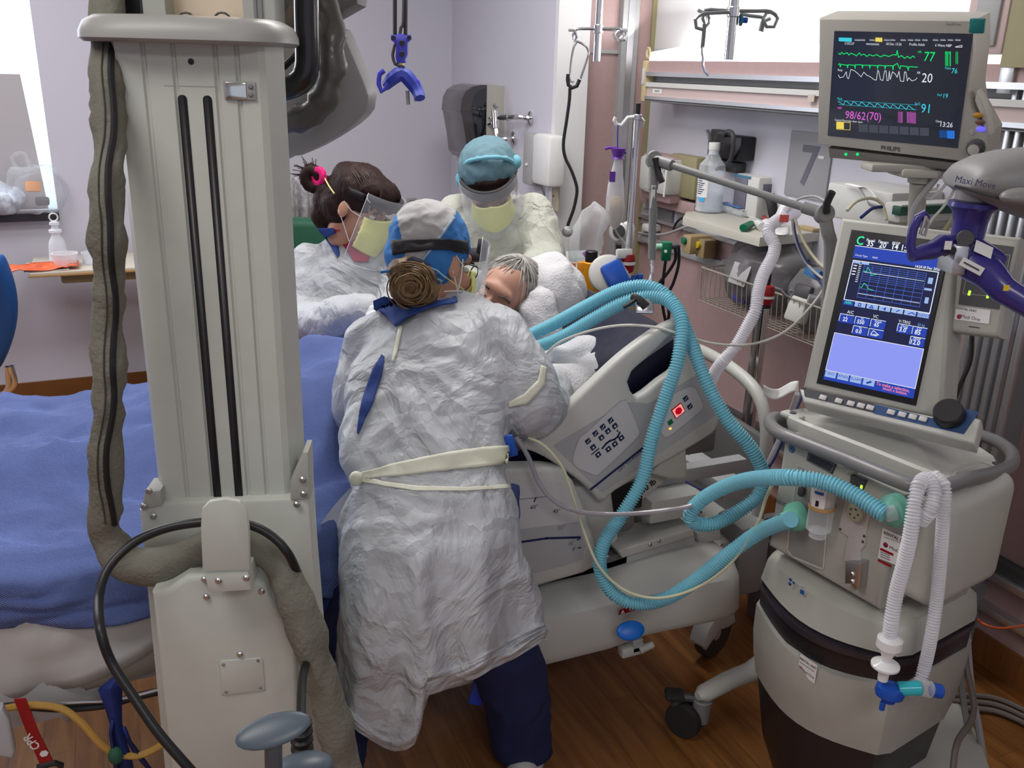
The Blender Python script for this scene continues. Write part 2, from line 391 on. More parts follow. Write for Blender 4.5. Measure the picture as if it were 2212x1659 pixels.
# window on the back wall with roller blinds
wn = MB(); wn.bx((-2.2, B+.06, .93), (-.225, B+.08, 2.5), M_lit)
M_slit = mat('bright window gap', (.8, .9, 1), .5, emit=(.75, .93, 1), es=1.5)
wn.build('window_1', kind='structure')
wp = bpy.data.objects['window_1']
bl = MB(); bl.bx((-2.2, B+.02, 1.56), (-.30, B+.03, 2.5), M_lit); bl.build('upper_blind', wp, label='bright upper roller blind')
bl = MB(); bl.add([(-2.2, B+.02, .95), (-.265, B+.02, .95), (-.305, B+.02, 1.56), (-2.2, B+.02, 1.56)], [(0, 1, 2, 3)], M_shade); bl.build('lower_blind', wp, label='dim grey lower blind', sharp=0)
bl = MB(); bl.bx((-.31, B+.045, .95), (-.227, B+.05, 2.5), M_slit); bl.build('window_glass', wp, label='bright strip of glass beside the blinds')
bl = MB(); bl.bx((-2.2, B-.06, .905), (-.222, B+.1, .94), mat('dark window sill', (.03, .025, .03), .4)); bl.build('window_sill', wp, label='dark window sill')
# ================================================================ BACK LEFT CORNER
def bagshape(name, label, cat, c, r, m, extra=None, group=None):
    t = MB(); t.ell((0, 0, 0), r, m, n=28, k=20)
    q = MB(); q.ms = [m]; q.f = t.f; q.fm = t.fm
    q.v = [V(c) + v*(1 + .22*ridge(v+V(c)*3, 9) + .08*nz(v+V(c), 22)) + (V((0, 0, .25*r[2]))*max(0, nz(v*1.3+V(c), 14)) if v.z > .5*r[2] else V((0, 0, 0))) for v in t.v]
    zmin = c[2]-r[2]
    for v in q.v: v.z = max(v.z, zmin)
    return q
for i, (px, py, y, r, mm, lab) in enumerate([(72, 405, 4.86, (.12, .075, .105), M_bag, 'crumpled clear plastic bag with an orange item in it on the window sill'),
                                      (12, 425, 4.85, (.07, .06, .07), mat('white bag with dark print', (.55, .6, .68), .4, var=.4, vscale=30), 'white plastic bag with dark print at the left edge of the window sill')]):
    c = aty(px, py, y); c.z = .94+r[2]
    root = thing('plastic_bag', lab, 'bag', (c.x, c.y, .94))
    bagshape('', '', '', c, r, mm).build('bag_body', root, sharp=0)
    if i == 0:
        b = MB(); b.box(fr(c+V((.0, -.01, .02)), (.3, -1, .3)), (.07, .05, .02), mat('orange item', (.9, .33, .05), .5), .01); b.build('orange_packet', root, label='orange packet inside the bag')
        b = MB(); b.box(fr(c+V((.03, .0, -.05)), (.1, -1, .2)), (.06, .04, .03), M_dgrey, .01); b.build('dark_item', root)
        b = MB(); b.tube([c+V((-.05, 0, .09)), c+V((-.07, 0, .15)), c+V((-.02, 0, .17)), c+V((.0, 0, .10))], .009, M_bag, flat=.3); b.build('handle', root)
# overbed table with a slim cream top
TY = 4.45
tp = Pl((0, TY, 0), (1, 0, 0), (0, 0, 1)); tz = .745
tx0 = atz(62, 590, tz); 
root = thing('overbed_table', 'cream overbed table with wood edge standing before the back wall', 'table', (tx0.x+.3, tx0.y, 0))
M_tt = mat('cream table top', (.62, .56, .47), .45); M_te = mat('table wood edge', (.45, .28, .12), .4)
x0, y0 = tx0.x, tx0.y
b = MB(); b.bx((x0, y0, tz-.012), (x0+.75, y0+.36, tz), M_tt, .004); b.build('tabletop', root)
b = MB(); b.bx((x0-.003, y0-.004, tz-.022), (x0+.753, y0+.364, tz-.010), M_te, .003); b.build('edge_band', root)
b = MB(); b.bx((x0+.12, y0+.06, tz-.07), (x0+.7, y0+.30, tz-.02), M_khaki, .01); b.bx((x0+.09, y0+.10, tz-.045), (x0+.2, y0+.26, tz-.02), M_khaki, .01); b.build('support_bracket', root)
b = MB(); b.bx((x0+.45, y0+.15, .06), (x0+.51, y0+.21, tz-.07), M_khaki, .006); b.build('column', root)
b = MB(); b.bx((x0+.2, y0+.05, .03), (x0+.72, y0+.11, .06), M_khaki, .01); b.bx((x0+.2, y0+.27, .03), (x0+.72, y0+.33, .06), M_khaki, .01); b.bx((x0+.44, y0+.05, .03), (x0+.52, y0+.33, .07), M_khaki, .01)
for sx in (.22, .70):
    for sy in (.08, .3): b.cyl((x0+sx, y0+sy, .0), (x0+sx, y0+sy, .035), .018, M_black)
b.build('base', root)
# things on it
M_fr = clear('frosted plastic', (.9, .93, .97), .45, .35)
c = atz(130, 560, tz); c = V((c.x, y0+.2, tz+.001))
root = thing('spirometer_bottle', 'white frosted bottle with a ring handle on the overbed table', 'bottle', c)
b = MB(); b.lathe([(.040, 0), (.042, .01), (.036, .08), (.032, .10), (.018, .125), (.018, .135), (.028, .14), (.028, .15), (.016, .155), (.013, .17), (.022, .175), (.02, .185), (.008, .19)], fr(c), M_fr, 20); b.build('bottle_body', root)
b = MB(); b.tube([c+V((0.018*math.cos(a), 0, .207+.018*math.sin(a))) for a in [k*PI/5 for k in range(10)]], .0035, M_white, closed=True, n=6); b.build('ring', root)
c2 = c+V((.03, -.095, 0))
b = MB(); b.lathe([(.045, 0), (.055, .06), (.05, .06), (.042, .008)], fr(c2), M_fr, 20); o = b.build('plastic_cup', None, 'low frosted plastic tub in front of the bottle on the overbed table', 'cup')
c2 = c+V((.13, -.07, 0))
b = MB(); b.lathe([(.03, 0), (.036, .055), (.033, .055), (.028, .005)], fr(c2), M_fr, 18); b.build('plastic_cup', None, 'small clear cup between the tub and the grey hose on the overbed table', 'cup')
pk = atz(95, 578, tz); M_or = mat('orange wrapper', (.75, .13, .04), .25, var=.25, vscale=30)
b = MB(); b.grid(lambda u, v: (x0-.10+u*.30, y0-.01+v*.13+.03*u, tz+.008+.012*ridge(V((u*3, v*2, 0)), 1)), 18, 8, M_or)
b.build('wrapper_packet', None, 'shiny orange wrapper lying over the left edge of the overbed table', 'packet', mods=solid(.004))
b = MB(); b.grid(lambda u, v: (x0-.02+u*.18, y0+.01+v*.2, tz+.0035+.004*nz((u*2, v*2, 1), 1)), 8, 8, M_paper); b.build('paper_napkin', None, 'white paper napkin under the orange wrapper', 'napkin', mods=solid(.001))
# blue chair at the left edge
cc = at(-6, 740, 3.6)
root = thing('visitor_chair', 'blue upholstered chair with chrome frame, cut off by the left edge', 'chair', (cc.x-.2, cc.y, 0))
M_bc = mat('blue vinyl', (.01, .09, .33), .5)
def chp(px, py): return at(px, py, 3.6)
p0 = chp(-60, 560); p1 = chp(34, 660); p2 = chp(26, 800)
b = MB()
def chb(u, v):
    px = -130 + u*(112+44*math.sin(PI*min(1, max(0, v*.92+.06)))**.8); py = 560+v*250; d = 3.62+.12*v
    return at(px, py, d)
b.grid(chb, 8, 14, M_bc); b.build('backrest', root, mods=[('SOLIDIFY', dict(thickness=.07, offset=1)), ('BEVEL', dict(width=.02, segments=3))])
b = MB(); b.tube([chp(24, 790), chp(32, 830), chp(16, 850), chp(26, 880), chp(34, 895)], .011, M_chrome); b.tube([chp(16, 792), chp(14, 845), chp(-40, 862)], .011, M_chrome); b.build('frame', root)
cst = atz(26, 893, .03)
b = MB(); b.lathe([(.0, -.012), (.026, -.012), (.03, 0), (.026, .012), (0, .012)], fr((cst.x, cst.y, .03), (1, .3, 0)), M_rubber, 16); b.build('caster', root)
# ================================================================ PARTITION WALL DEVICES
root = thing('paper_towel_dispenser', 'dark smoky paper towel dispenser with cream side on the lavender wall', 'dispenser', PC.p(1090, 260))
M_smk = mat('smoky brown plastic', (.045, .04, .042), .22, coat=.4)
u0 = PC.uv(1088, 260)[0]; uc = u0-.0
zt, zb = PC.uv(1080, 185)[1], PC.uv(1060, 335)[1]
def pcp(u, n, z): return PC.w(u, z, n)
W2 = .27; ua, ub = u0-W2, u0
prof = [(0, zb), (.10, zb), (.16, zb+.03), (.175, zb+.12), (.215, zb+.24), (.20, zt-.06), (.15, zt-.01), (.08, zt), (0, zt)]
MX = Matrix(((-1, 0, 0, 1.775), (0, 0, -1, -ub), (0, 1, 0, 0), (0, 0, 0, 1)))
b = MB(); b.prism([(0.0, zb), (.09, zb), (.09, zt), (0, zt)], -W2*0, W2, mat('cream plastic', (.42, .41, .36), .5), Matrix(((-1, 0, 0, 1.775), (0, 0, 1, -ub), (0, 1, 0, 0), (0, 0, 0, 1)))); b.build('back_box', root)
b = MB(); b.prism([(.09, zb-.005), (.165, zb-.005), (.185, zb+.02), (.195, zb+.10), (.215, zb+.20), (.222, zt-.12), (.215, zt-.06), (.195, zt-.025), (.16, zt-.005), (.12, zt+.003), (.09, zt+.003)], -.003, W2+.003, M_smk, Matrix(((-1, 0, 0, 1.775), (0, 0, 1, -ub), (0, 1, 0, 0), (0, 0, 0, 1))), .012); b.build('cover', root)
b = MB(); b.prism([(.095, zb+.01), (.13, zb+.02), (.145, zb+.10), (.16, zb+.2), (.165, zt-.10), (.155, zt-.05), (.13, zt-.022), (.095, zt-.012)], -.006, -.002, mat('dark glossy window', (.004, .006, .01), .05, coat=1), Matrix(((-1, 0, 0, 1.775), (0, 0, 1, -ub), (0, 1, 0, 0), (0, 0, 0, 1)))); b.build('side_window', root, label='glossy dark side window')
b = MB(); q = PC.p(1000, 370); b.bx((1.63, -ub+.03, zb-.035), (1.76, -ub+W2-.02, zb), mat('cream plastic', (0, 0, 0))); b.build('paper_slot', root)
# flush valve pipes
root = thing('wall_tap', 'chrome wall tap with pipes and round flanges on the lavender wall', 'tap', PC.p(1145, 255))
b = MB(); a = PC.p(1145, 255); e = PC.p(1066, 255, .0); k = V((-.10, 0, 0))
A = PC.p(1147, 255, .0); b.lathe([(.03, 0), (.03, .006), (.012, .012)], fr(A, (-1, 0, 0)), M_chrome, 16)
A2 = PC.p(1110, 298, .0); b.lathe([(.03, 0), (.03, .006), (.012, .012)], fr(A2, (-1, 0, 0)), M_chrome, 16)
H1 = A+V((-.05, 0, 0)); b.tube([A, A+V((-.02, .01, 0)), PC.p(1122, 253, .07), PC.p(1094, 253, .07), PC.p(1078, 254, .07)], .011, M_chrome)
b.tube([A2, PC.p(1095, 300, .05), PC.p(1076, 296, .07), PC.p(1072, 270, .07)], .010, M_chrome); b.build('pipe', root)
b = MB(); b.cyl(PC.p(1072, 278, .07), PC.p(1070, 238, .07), .018, M_chrome); b.cyl(PC.p(1100, 254, .07), PC.p(1082, 254, .07), .015, M_chrome); b.cyl(PC.p(1072, 232, .07), PC.p(1070, 226, .07), .012, M_chrome); b.cyl(PC.p(1062, 256, .07), PC.p(1050, 252, .08), .008, M_chrome); b.cyl(PC.p(1064, 266, .07), PC.p(1052, 270, .08), .009, M_chrome); b.build('valve_body', root)
root = thing('soap_dispenser', 'white wall soap dispenser with grey side on the lavender wall', 'dispenser', PC.p(1160, 345))
b = MB(); g = pbox(b, PC, 1147, 290, 1186, 402, .08, M_white, .02); b.build('cover', root)
b = MB(); pbox(b, PC, 1128, 288, 1150, 400, .06, M_mid, .012); b.cyl(PC.p(1137, 355, .06), PC.p(1137, 355, .066), .006, M_white); b.build('side_panel', root, label='grey side with a small lock')
b = MB(); b.tube([PC.p(1168, 402, .02), PC.p(1175, 420, .004), PC.p(1176, 450, .004)], .004, M_mid); b.build('wall_cord', root)
b = MB(); pbox(b, PC, 1189, 393, 1206, 455, .008, mat('beige plate', (.45, .40, .30), .5), .002); g = PC.M(*PC.uv(1195, 424, .009), .009); b.add([(-.006, -.006, 0), (.006, -.002, 0), (.009, .006, 0), (-.004, .008, 0)], [(0, 1, 2, 3)], M_red, g)
b.build('wall_plate', None, 'beige wall plate with a red mark right of the soap dispenser', 'wall plate')
b = MB(); pbox(b, PB, 880, 428, 900, 450, .01, M_mid, .002); pbox(b, PB, 884, 432, 897, 446, .014, M_grey, .002); b.build('wall_outlet', None, 'small grey wall outlet behind the blue and grey cap', 'outlet')
# traction trapeze: blue clip hanging from two cords
root = thing('hanging_lift_clip', 'blue plastic lift clip hanging from the ceiling on black straps', 'lift clip', at(862, 130, 2.7))
D = 2.7
def hp(x, y, d=0): return at(x, y, D+d)
b = MB(); b.tube([hp(853, -400), hp(853, 88)], .006, M_black, smooth=False); b.tube([hp(879, -400), hp(876, 88)], .0055, M_black, smooth=False); b.tube([hp(872, -300), hp(872, 20), hp(866, 60), hp(862, 80), hp(852, 100), hp(848, 118), hp(853, 138), hp(865, 142)], .0045, M_dgrey); b.build('strap', root)
Ph = Pl(hp(866, 108), RT, UP)
M_pb = mat('violet blue plastic', (.05, .05, .42), .35); M_pd = mat('deep blue fabric', (.015, .03, .28), .5)
def pp(P, L): return [P.uv(x, y) for x, y in L]
b = MB(); b.prism(pp(Ph, [(845, 75), (856, 76), (862, 73), (872, 74), (878, 77), (887, 74), (889, 84), (881, 92), (880, 118), (876, 128), (878, 136), (858, 136), (855, 124), (857, 96), (845, 86)]), -.012, .012, M_pb, Ph.M(), .003)
for x, y, r in ((868, 93, .0075), (868, 117, .0075), (850, 81, .006), (884, 81, .006)): b.cyl(Ph.p(x, y, .010), Ph.p(x, y, .014), r, M_black)
b.build('clip_body', root)
b = MB(); b.cyl(hp(866, 128), hp(866, 142), .009, mat('brass', (.5, .42, .25), .3, 1)); b.cyl(hp(868, 142), hp(868, 152), .008, M_dgrey); b.build('swivel', root)
b = MB(); b.tube([hp(834, 184, .02), hp(850, 168), hp(868, 158), hp(884, 172), hp(900, 194), hp(907, 212, -.02)], .021, M_pd, prof=lambda t: .75+.35*math.sin(PI*t), flat=.8); b.build('padded_bar', root)
b = MB(); b.tube([hp(830, 152), hp(820, 160), hp(818, 182), hp(824, 198), hp(834, 190), hp(838, 178)], .007, M_pb); b.tube([hp(888, 166), hp(902, 178), hp(908, 196), hp(906, 214), hp(898, 206)], .008, M_pb); b.pieces('hook', root)
b = MB(); b.tube([hp(880, 196), hp(881, 212), hp(882, 226)], .006, M_grey); b.tube([hp(893, 168), hp(900, 186), hp(896, 208), hp(898, 219)], .004, M_grey); b.build('tether', root)
# green chair and patterned curtain behind the left nurse
b = MB()
b.grid(lambda u, v: V((aty(600+90*u, 385, 4.2).x, 4.2+.03*math.sin(u*18), aty(620, 385, 4.2).z*(1-v)+.02*v)), 30, 8, mat('speckled curtain', (.36, .35, .37), .8, var=.35, vscale=45)); b.build('speckled_cloth', None, 'pale speckled cloth hanging behind the green chair', 'screen', mods=solid(.004))  # speckled cloth, drawn down to the floor behind the chair
cg = at(670, 520, 3.75)
root = thing('recliner_chair', 'dark green chair back showing behind the nurse with the pink hair tie', 'chair', (cg.x, cg.y, 0))
M_gv = mat('dark green vinyl', (.012, .085, .045), .55, var=.12, vscale=60)
b = MB(); b.box(fr(at(672, 560, 3.75), -FW), (.30, .34, .10), M_gv, .03, seg=3, c=(0, .0, 0)); b.build('backrest', root)
g = at(672, 560, 3.75); b = MB(); b.box(fr((g.x+FW.x*-.25, g.y-FW.y*.25, .45), (0, 0, 1), RT), (.5, .5, .12), M_gv, .03); b.build('seat', root)
b = MB()
for sx in (-.2, .2):
    for sy in (-.2, .2): q = V((g.x, g.y, 0)) - FW*.25 + RT*sx + FW*sy; b.cyl(q, q+V((0, 0, .40)), .015, M_chrome)
b.tube([at(628, 600, 3.75), at(627, 520, 3.75)], .012, M_grey); b.pieces('leg', root)
# ================================================================ HEADWALL
# overbed lamp console: profile in (out from wall, z), runs along the wall
root = thing('overbed_wall_light', 'long pink and silver wall light console glowing white along its top', 'wall light', (XW, 2.4, 1.6))
CX = 2.10; ye = atx(1400, 160, CX).y; yn = .55
def strip(mb, prof, m, ya=yn, yb=ye, r=0):
    mb.prism([(p[0], p[1]) for p in prof], ya, yb, m, Matrix(((1, 0, 0, 0), (0, 0, 1, 0), (0, 1, 0, 0), (0, 0, 0, 1))), r)
def zc(py, px=1400): return atx(px, py, CX).z
z = [zc(v) for v in (118, 131, 155, 164, 180, 187, 207, 214)]
M_wash = mat('glowing diffuser', (.9, .9, .9), .5, emit=(1, .98, .97), es=2.6)
b = MB(); strip(b, [(CX+.0, z[1]), (CX+.005, z[0]+.01), (XW-.002, z[0]+.035), (XW-.002, z[1])], M_wash); b.build('wall_wash', root, label='glowing white strip for the lamp light washing the wall')  # glowing strip stands in for lamp light washing the wall
b = MB(); strip(b, [(CX, z[2]), (CX, z[1]), (XW, z[1]), (XW, z[2])], M_pink); strip(b, [(CX, z[6]), (CX, z[5]), (XW, z[5]), (XW, z[6])], mat('pale pink laminate', (.55, .43, .42), .45)); b.build('pink_fascia', root)
b = MB(); strip(b, [(CX-.012, z[3]), (CX-.012, z[2]), (XW, z[2]), (XW, z[3])], M_alu); strip(b, [(CX-.008, z[5]), (CX-.008, z[4]+.005), (XW, z[4]+.005), (XW, z[5])], M_offw)
strip(b, [(CX-.01, z[7]), (CX-.01, z[6]), (XW, z[6]), (XW, z[7])], M_alu); strip(b, [(CX-.005, z[7]-.008), (CX, z[7]), (XW, z[7]), (XW, z[7]-.022)], M_grey); b.build('rail', root, label='silver horizontal rails')
b = MB(); strip(b, [(CX+.03, z[4]+.006), (CX+.03, z[3]), (XW, z[3]), (XW, z[4]+.006)], M_grey); b.build('channel', root, label='dark recessed channel')
b = MB(); b.bx((CX-.012, ye, z[7]-.01), (XW, ye+.03, z[1]), mat('yellowed plastic', (.55, .47, .27), .5), .005)
b.bx((CX-.016, ye+.006, z[3]-.035), (CX-.010, ye+.024, z[3]+.03), M_offw, .002); b.build('end_cap', root, label='yellowed end cap')
b = MB(); c = V((CX, ye+.01, z[1]+.03)); b.tube([c+V((0, .013*math.cos(a), .02*math.sin(a))) for a in [k*PI/6 for k in range(12)]], .005, mat('yellowed plastic', (0, 0, 0)), closed=True, n=6); b.build('ring_hook', root)
b = MB(); P = Pl((CX-.001, 0, 0), (0, -1, 0), (0, 0, 1)); g = P.uv(1420, 197); b.rect(-.035, -.009, .035, .009, M_paper, P.M(*g, .0005))
for k in range(7): b.rect(-.02+k*.0055, -.004, -.0175+k*.0055, .004, M_black, P.M(*g, .001))
b.build('barcode_label', root, label='white sticker with a dark code', sharp=0)
b = MB(); q = P.p(1752, 212, .012); b.box(fr(q, (-1, 0, 0)), (.03, .022, .002), mat('masking tape', (.55, .48, .42), .6)); b.build('tape', root, label='bit of beige tape')
l = area('overbed_lamp_glow', (2.14, 2.2, 1.80), (.08, 2.8), 8, (1, .98, .95), (0, math.radians(180-35), 0))
# pink and steel vertical service rail with IV hangers
def hanger(x, y_, F, ztop, pyb, rr, lab, hooks, col, knob):
    root = thing('iv_hanger', lab, 'hanger', at(x, y_, F))
    c = at(x, y_, F); bt = at(x, pyb, F)
    b = MB(); b.cyl((c.x, c.y, bt.z), (c.x, c.y, 2.69), rr, M_chrome, n=18); b.cyl((c.x, c.y, c.z-.014), (c.x, c.y, c.z+.012), rr*1.25, M_chrome, n=18); b.build('pole', root)
    for h in hooks:
        b = MB(); b.tube([at(px, py, F+dd) for px, py, dd in h], .0045, col, n=8); b.build('hook', root)
    if knob: b = MB(); q = at(x, y_+18, F)+RT*rr; b.cyl(q, q+RT*.022, .007, M_blue); b.cyl(q+RT*.002, q+RT*.008, .014, mat('teal plastic', (.01, .16, .22), .4)); b.build('knob', root, label='teal clamp knob')
M_hk = mat('grey green steel', (.25, .27, .28), .35, .7)
hanger(1292, 62, 3.0, 0, 134, .012, 'thin chrome hanger pole ending above the stethoscope, left of the two', [
    [(1290, 62, 0), (1265, 62, 0), (1245, 63, 0), (1238, 75, .01), (1240, 88, .01), (1246, 80, .0), (1242, 66, 0), (1228, 65, 0)],
    [(1292, 62, 0), (1320, 62, 0), (1338, 62, 0), (1352, 70, 0), (1350, 86, .0), (1336, 88, 0), (1326, 78, 0), (1332, 66, .02), (1346, 64, .04), (1356, 66, .04)],
    [(1292, 62, 0), (1320, 64, .03), (1342, 66, .05), (1346, 76, .06), (1340, 84, .06)]], M_chrome, False)
hanger(1585, 25, 2.55, 0, 129, .0135, 'thick grey hanger pole in front of the lit wall, with two pairs of round hooks', [
    [(1583, 24, 0), (1550, 22, 0), (1524, 22, 0), (1518, 40, .0), (1524, 57, 0), (1531, 40, 0), (1526, 24, 0)],
    [(1583, 26, 0), (1540, 28, -.03), (1518, 30, -.05), (1502, 42, -.06), (1504, 60, -.06), (1518, 64, -.05), (1530, 50, -.04), (1528, 34, -.03), (1508, 22, -.02)],
    [(1588, 24, 0), (1630, 24, 0), (1664, 25, 0), (1680, 40, 0), (1672, 58, 0), (1656, 58, 0), (1648, 42, 0), (1656, 28, .0), (1666, 26, 0)],
    [(1588, 27, 0), (1620, 34, .03), (1648, 38, .05), (1652, 48, .05), (1646, 68, .05), (1642, 66, .05), (1646, 48, .05), (1664, 40, .05)]], M_hk, True)
# stethoscope
F = 2.99
root = thing('stethoscope', 'black stethoscope hanging on the left chrome hook beside the pink panel', 'stethoscope', at(1240, 80, F))
b = MB(); b.tube([at(x, y, F) for x, y in [(1246, 90), (1240, 100), (1234, 130), (1231, 165), (1232, 176), (1240, 178)]], .0035, M_chrome); b.tube([at(x, y, F) for x, y in [(1243, 88), (1256, 93), (1268, 102), (1272, 114), (1266, 135), (1258, 158), (1254, 170)]], .0035, M_chrome); b.build('ear_tubes', root)
b = MB(); b.tube([at(x, y, F) for x, y in [(1227, 160), (1226, 172), (1228, 184), (1236, 190), (1246, 186), (1252, 172)]], .006, M_black)
b.tube([at(x, y, F) for x, y in [(1231, 190), (1230, 215), (1224, 260), (1217, 310), (1221, 340), (1235, 370), (1246, 405), (1244, 430), (1238, 455), (1228, 482), (1226, 490)]], .0055, M_black); b.build('tube', root)
b = MB(); c = at(1226, 500, F); b.lathe([(.016, 0), (.018, .004), (.018, .009), (.008, .013)], fr(c, (-.5, -.8, .1)), M_steel, 20); b.build('chest_piece', root, label='grey round chest piece')
# clip hanging on the right hanger
F = 2.5
root = thing('hanging_hook_strap', 'thin clip with curved steel hook hanging from the thick hanger, before the lit wall', 'hook', at(1522, 60, F))
b = MB(); b.tube([at(x, y, F) for x, y in [(1522, 52), (1521, 66), (1519, 88), (1517, 104)]], .006, M_grey, flat=.5); b.build('strap', root)
b = MB(); b.tube([at(x, y, F) for x, y in [(1517, 102), (1517, 116), (1519, 124), (1518, 140), (1522, 154), (1531, 163)]], .0035, M_chrome); b.build('hook', root)
# number panel with 7
PWn = lambda n: Pl((XW-n, 0, 0), (0, -1, 0), (0, 0, 1))
M_sg = mat('grey sign', (.33, .33, .35), .5); M_sd = mat('grey numeral', (.14, .14, .18), .5)
b = MB(); g = pbox(b, PW, 1700, 285, 1792, 430, .008, M_sg, .002)
q = PW.uv(1747, 357, .009); b.text('7', .19, PW.M(q[0]+.003, q[1]-.066, .009), M_sd, bold=True, sx=.95)
q = PW.uv(1774, 340, .009); b.rect(-.014, -.005, .014, .005, M_paper, PW.M(*q, .0095)); b.build('number_sign', None, 'grey wall sign with a large dark 7 behind the bed head', 'sign')
# black wall bracket holder
root = thing('wall_bracket', 'black wall bracket holder between the white box and the sign', 'bracket', PW.p(1565, 310))
b = MB(); pbox(b, PW, 1545, 292, 1600, 345, .07, M_black, .008); pbox(b, PW, 1532, 280, 1560, 350, .03, M_dgrey, .004); b.build('holder', root)
b = MB(); b.tube([PW.p(1565, 292, .07), PW.p(1570, 284, .09), PW.p(1582, 288, .10), PW.p(1584, 310, .10), PW.p(1578, 345, .08), PW.p(1560, 360, .07), PW.p(1548, 366, .06)], .008, M_dgrey); b.tube([PW.p(1532, 340, .03), PW.p(1534, 300, .05), PW.p(1528, 282, .05)], .01, M_grey, flat=.5); b.build('strap', root)
b = MB(); pbox(b, PW, 1548, 348, 1590, 372, .05, M_dgrey, .01); b.build('clamp', root)
# suction canister bracket plate (khaki) with white box
root = thing('wall_control_unit', 'white and pink wall unit with khaki side plate left of the water bottle', 'control unit', PW.p(1440, 370))
b = MB(); pbox(b, PW, 1385, 335, 1450, 435, .10, M_pink, .01); b.build('housing', root)
b = MB(); pbox(b, PW, 1378, 338, 1440, 418, .13, M_offw, .02); b.build('cover', root, label='white front cover')
b = MB(); pbox(b, PWn(.13), 1390, 405, 1404, 414, .004, M_mid, .001); pbox(b, PWn(.13), 1412, 384, 1424, 396, .004, M_mid, .001); b.pieces('button', root)
b = MB(); pbox(b, PW, 1442, 335, 1502, 428, .06, M_khaki, .012); b.build('side_plate', root, label='khaki metal plate')
b = MB(); pbox(b, PW, 1380, 425, 1500, 452, .05, M_pink, .004); pbox(b, PW, 1384, 452, 1412, 486, .012, M_mid, .002); pbox(b, PW, 1420, 442, 1452, 480, .012, M_grey, .002); pbox(b, PW, 1462, 455, 1500, 486, .012, M_mid, .002); b.build('outlet_panel', root)
b = MB(); b.tube([PW.p(1430, 365, .14), PW.p(1438, 356, .15), PW.p(1440, 372, .15), PW.p(1436, 410, .15), PW.p(1434, 425, .15)], .005, M_white); b.build('cord', root)
b = MB(); b.bx((XW-.025, .5, 1.015), (XW, YE-.03, 1.03), M_alu); b.build('trim_3', kind='structure')
# gas rail with coloured outlets
def fitting(px, py, m1, m2, lab, n=.10):
    root = thing('gas_outlet', lab, 'outlet', PW.p(px, py))
    b = MB(); pbox(b, PW, px-9, py-20, px+9, py+20, n, m1, .006, .02); b.build('block', root)
    b = MB(); q = PW.p(px-2, py-8, n+.02); b.cyl(q+V((.03, 0, 0)), q-V((.012, 0, 0)), .014, m2); b.build('collar', root)
M_tan = mat('tan plastic', (.42, .32, .17), .5)
rootr = thing('gas_rail', 'pale wall rail that carries the gas outlets and regulators', 'rail', PW.p(1450, 510))
b = MB(); b.bx((XW-.02, 2.6, .90), (XW, YE-.03, .935), M_mid, .004); b.build('rail_bar', rootr)
fitting(1482, 528, M_tan, M_green, 'tan gas outlet with green collar on the wall rail'); fitting(1512, 537, M_tan, M_yel, 'tan gas outlet with yellow collar on the wall rail', .06)
root = thing('flowmeter', 'green flowmeter block with chrome stem on the gas rail', 'flowmeter', PW.p(1440, 540))
Pf = Pl(at(1440, 540, 2.85), RT, UP)
def fbox(b, P, x0, y0, x1, y1, d, m, r=.003, n0=0):
    u0, v0 = P.uv(x0, y1); u1, v1 = P.uv(x1, y0); b.box(P.M((u0+u1)/2, (v0+v1)/2, n0), (abs(u1-u0), abs(v1-v0), d), m, r); return b
b = fbox(MB(), Pf, 1427, 522, 1451, 562, .03, M_green, .004); b.cyl(Pf.p(1438, 543, .012), Pf.p(1438, 543, .018), .005, M_white); b.build('block', root)
b = MB(); b.cyl(Pf.p(1417, 533), Pf.p(1430, 533), .010, mat('pale green', (.3, .55, .42), .4)); b.cyl(Pf.p(1450, 533), Pf.p(1466, 530), .009, M_dgrey); b.build('connector', root)
b = MB(); b.tube([Pf.p(1458, 532), Pf.p(1459, 560), Pf.p(1442, 590), Pf.p(1425, 610), Pf.p(1410, 645)], .005, M_black); b.tube([Pf.p(1466, 530), Pf.p(1466, 570), Pf.p(1455, 610), Pf.p(1442, 640), Pf.p(1445, 680), Pf.p(1438, 710)], .005, M_black); b.tube([Pf.p(1438, 562), Pf.p(1433, 600), Pf.p(1430, 650), Pf.p(1438, 695)], .005, M_black); b.build('cable', root)
root = thing('suction_regulator', 'cream suction regulator with round dial on the wall left of the steel pole', 'regulator', at(1352, 505, 2.95))
Pg = Pl(at(1352, 505, 2.95), RT, UP)
b = fbox(MB(), Pg, 1340, 478, 1372, 545, .06, M_offw, .02); b.build('body', root)
b = MB(); b.lathe([(.030, 0), (.032, .01), (.026, .02), (0, .022)], fr(Pg.p(1338, 500, .02), -FW-RT*.6), M_offw, 20); b.lathe([(.022, 0), (0, .001)], fr(Pg.p(1337, 500, .044), -FW-RT*.6), M_dgrey, 20); b.build('dial', root)
b = MB(); b.cyl(Pg.p(1330, 533, 0), Pg.p(1342, 533, 0), .012, M_black); b.cyl(Pg.p(1346, 546), Pg.p(1350, 556), .010, M_red); b.build('port', root)
b = MB(); b.tube([Pg.p(1340, 500, .02), Pg.p(1352, 530, .02), Pg.p(1356, 560, .0), Pg.p(1350, 590, 0)], .004, M_white); b.build('cord', root)
root = thing('wall_probe_holder', 'small grey and white probe clip on the wall right of the steel pole', 'probe holder', PW.p(1395, 505))
b = MB(); pbox(b, PW, 1383, 486, 1404, 525, .05, M_mid, .008); pbox(b, PW, 1386, 484, 1400, 500, .07, M_white, .006); b.build('holder', root)
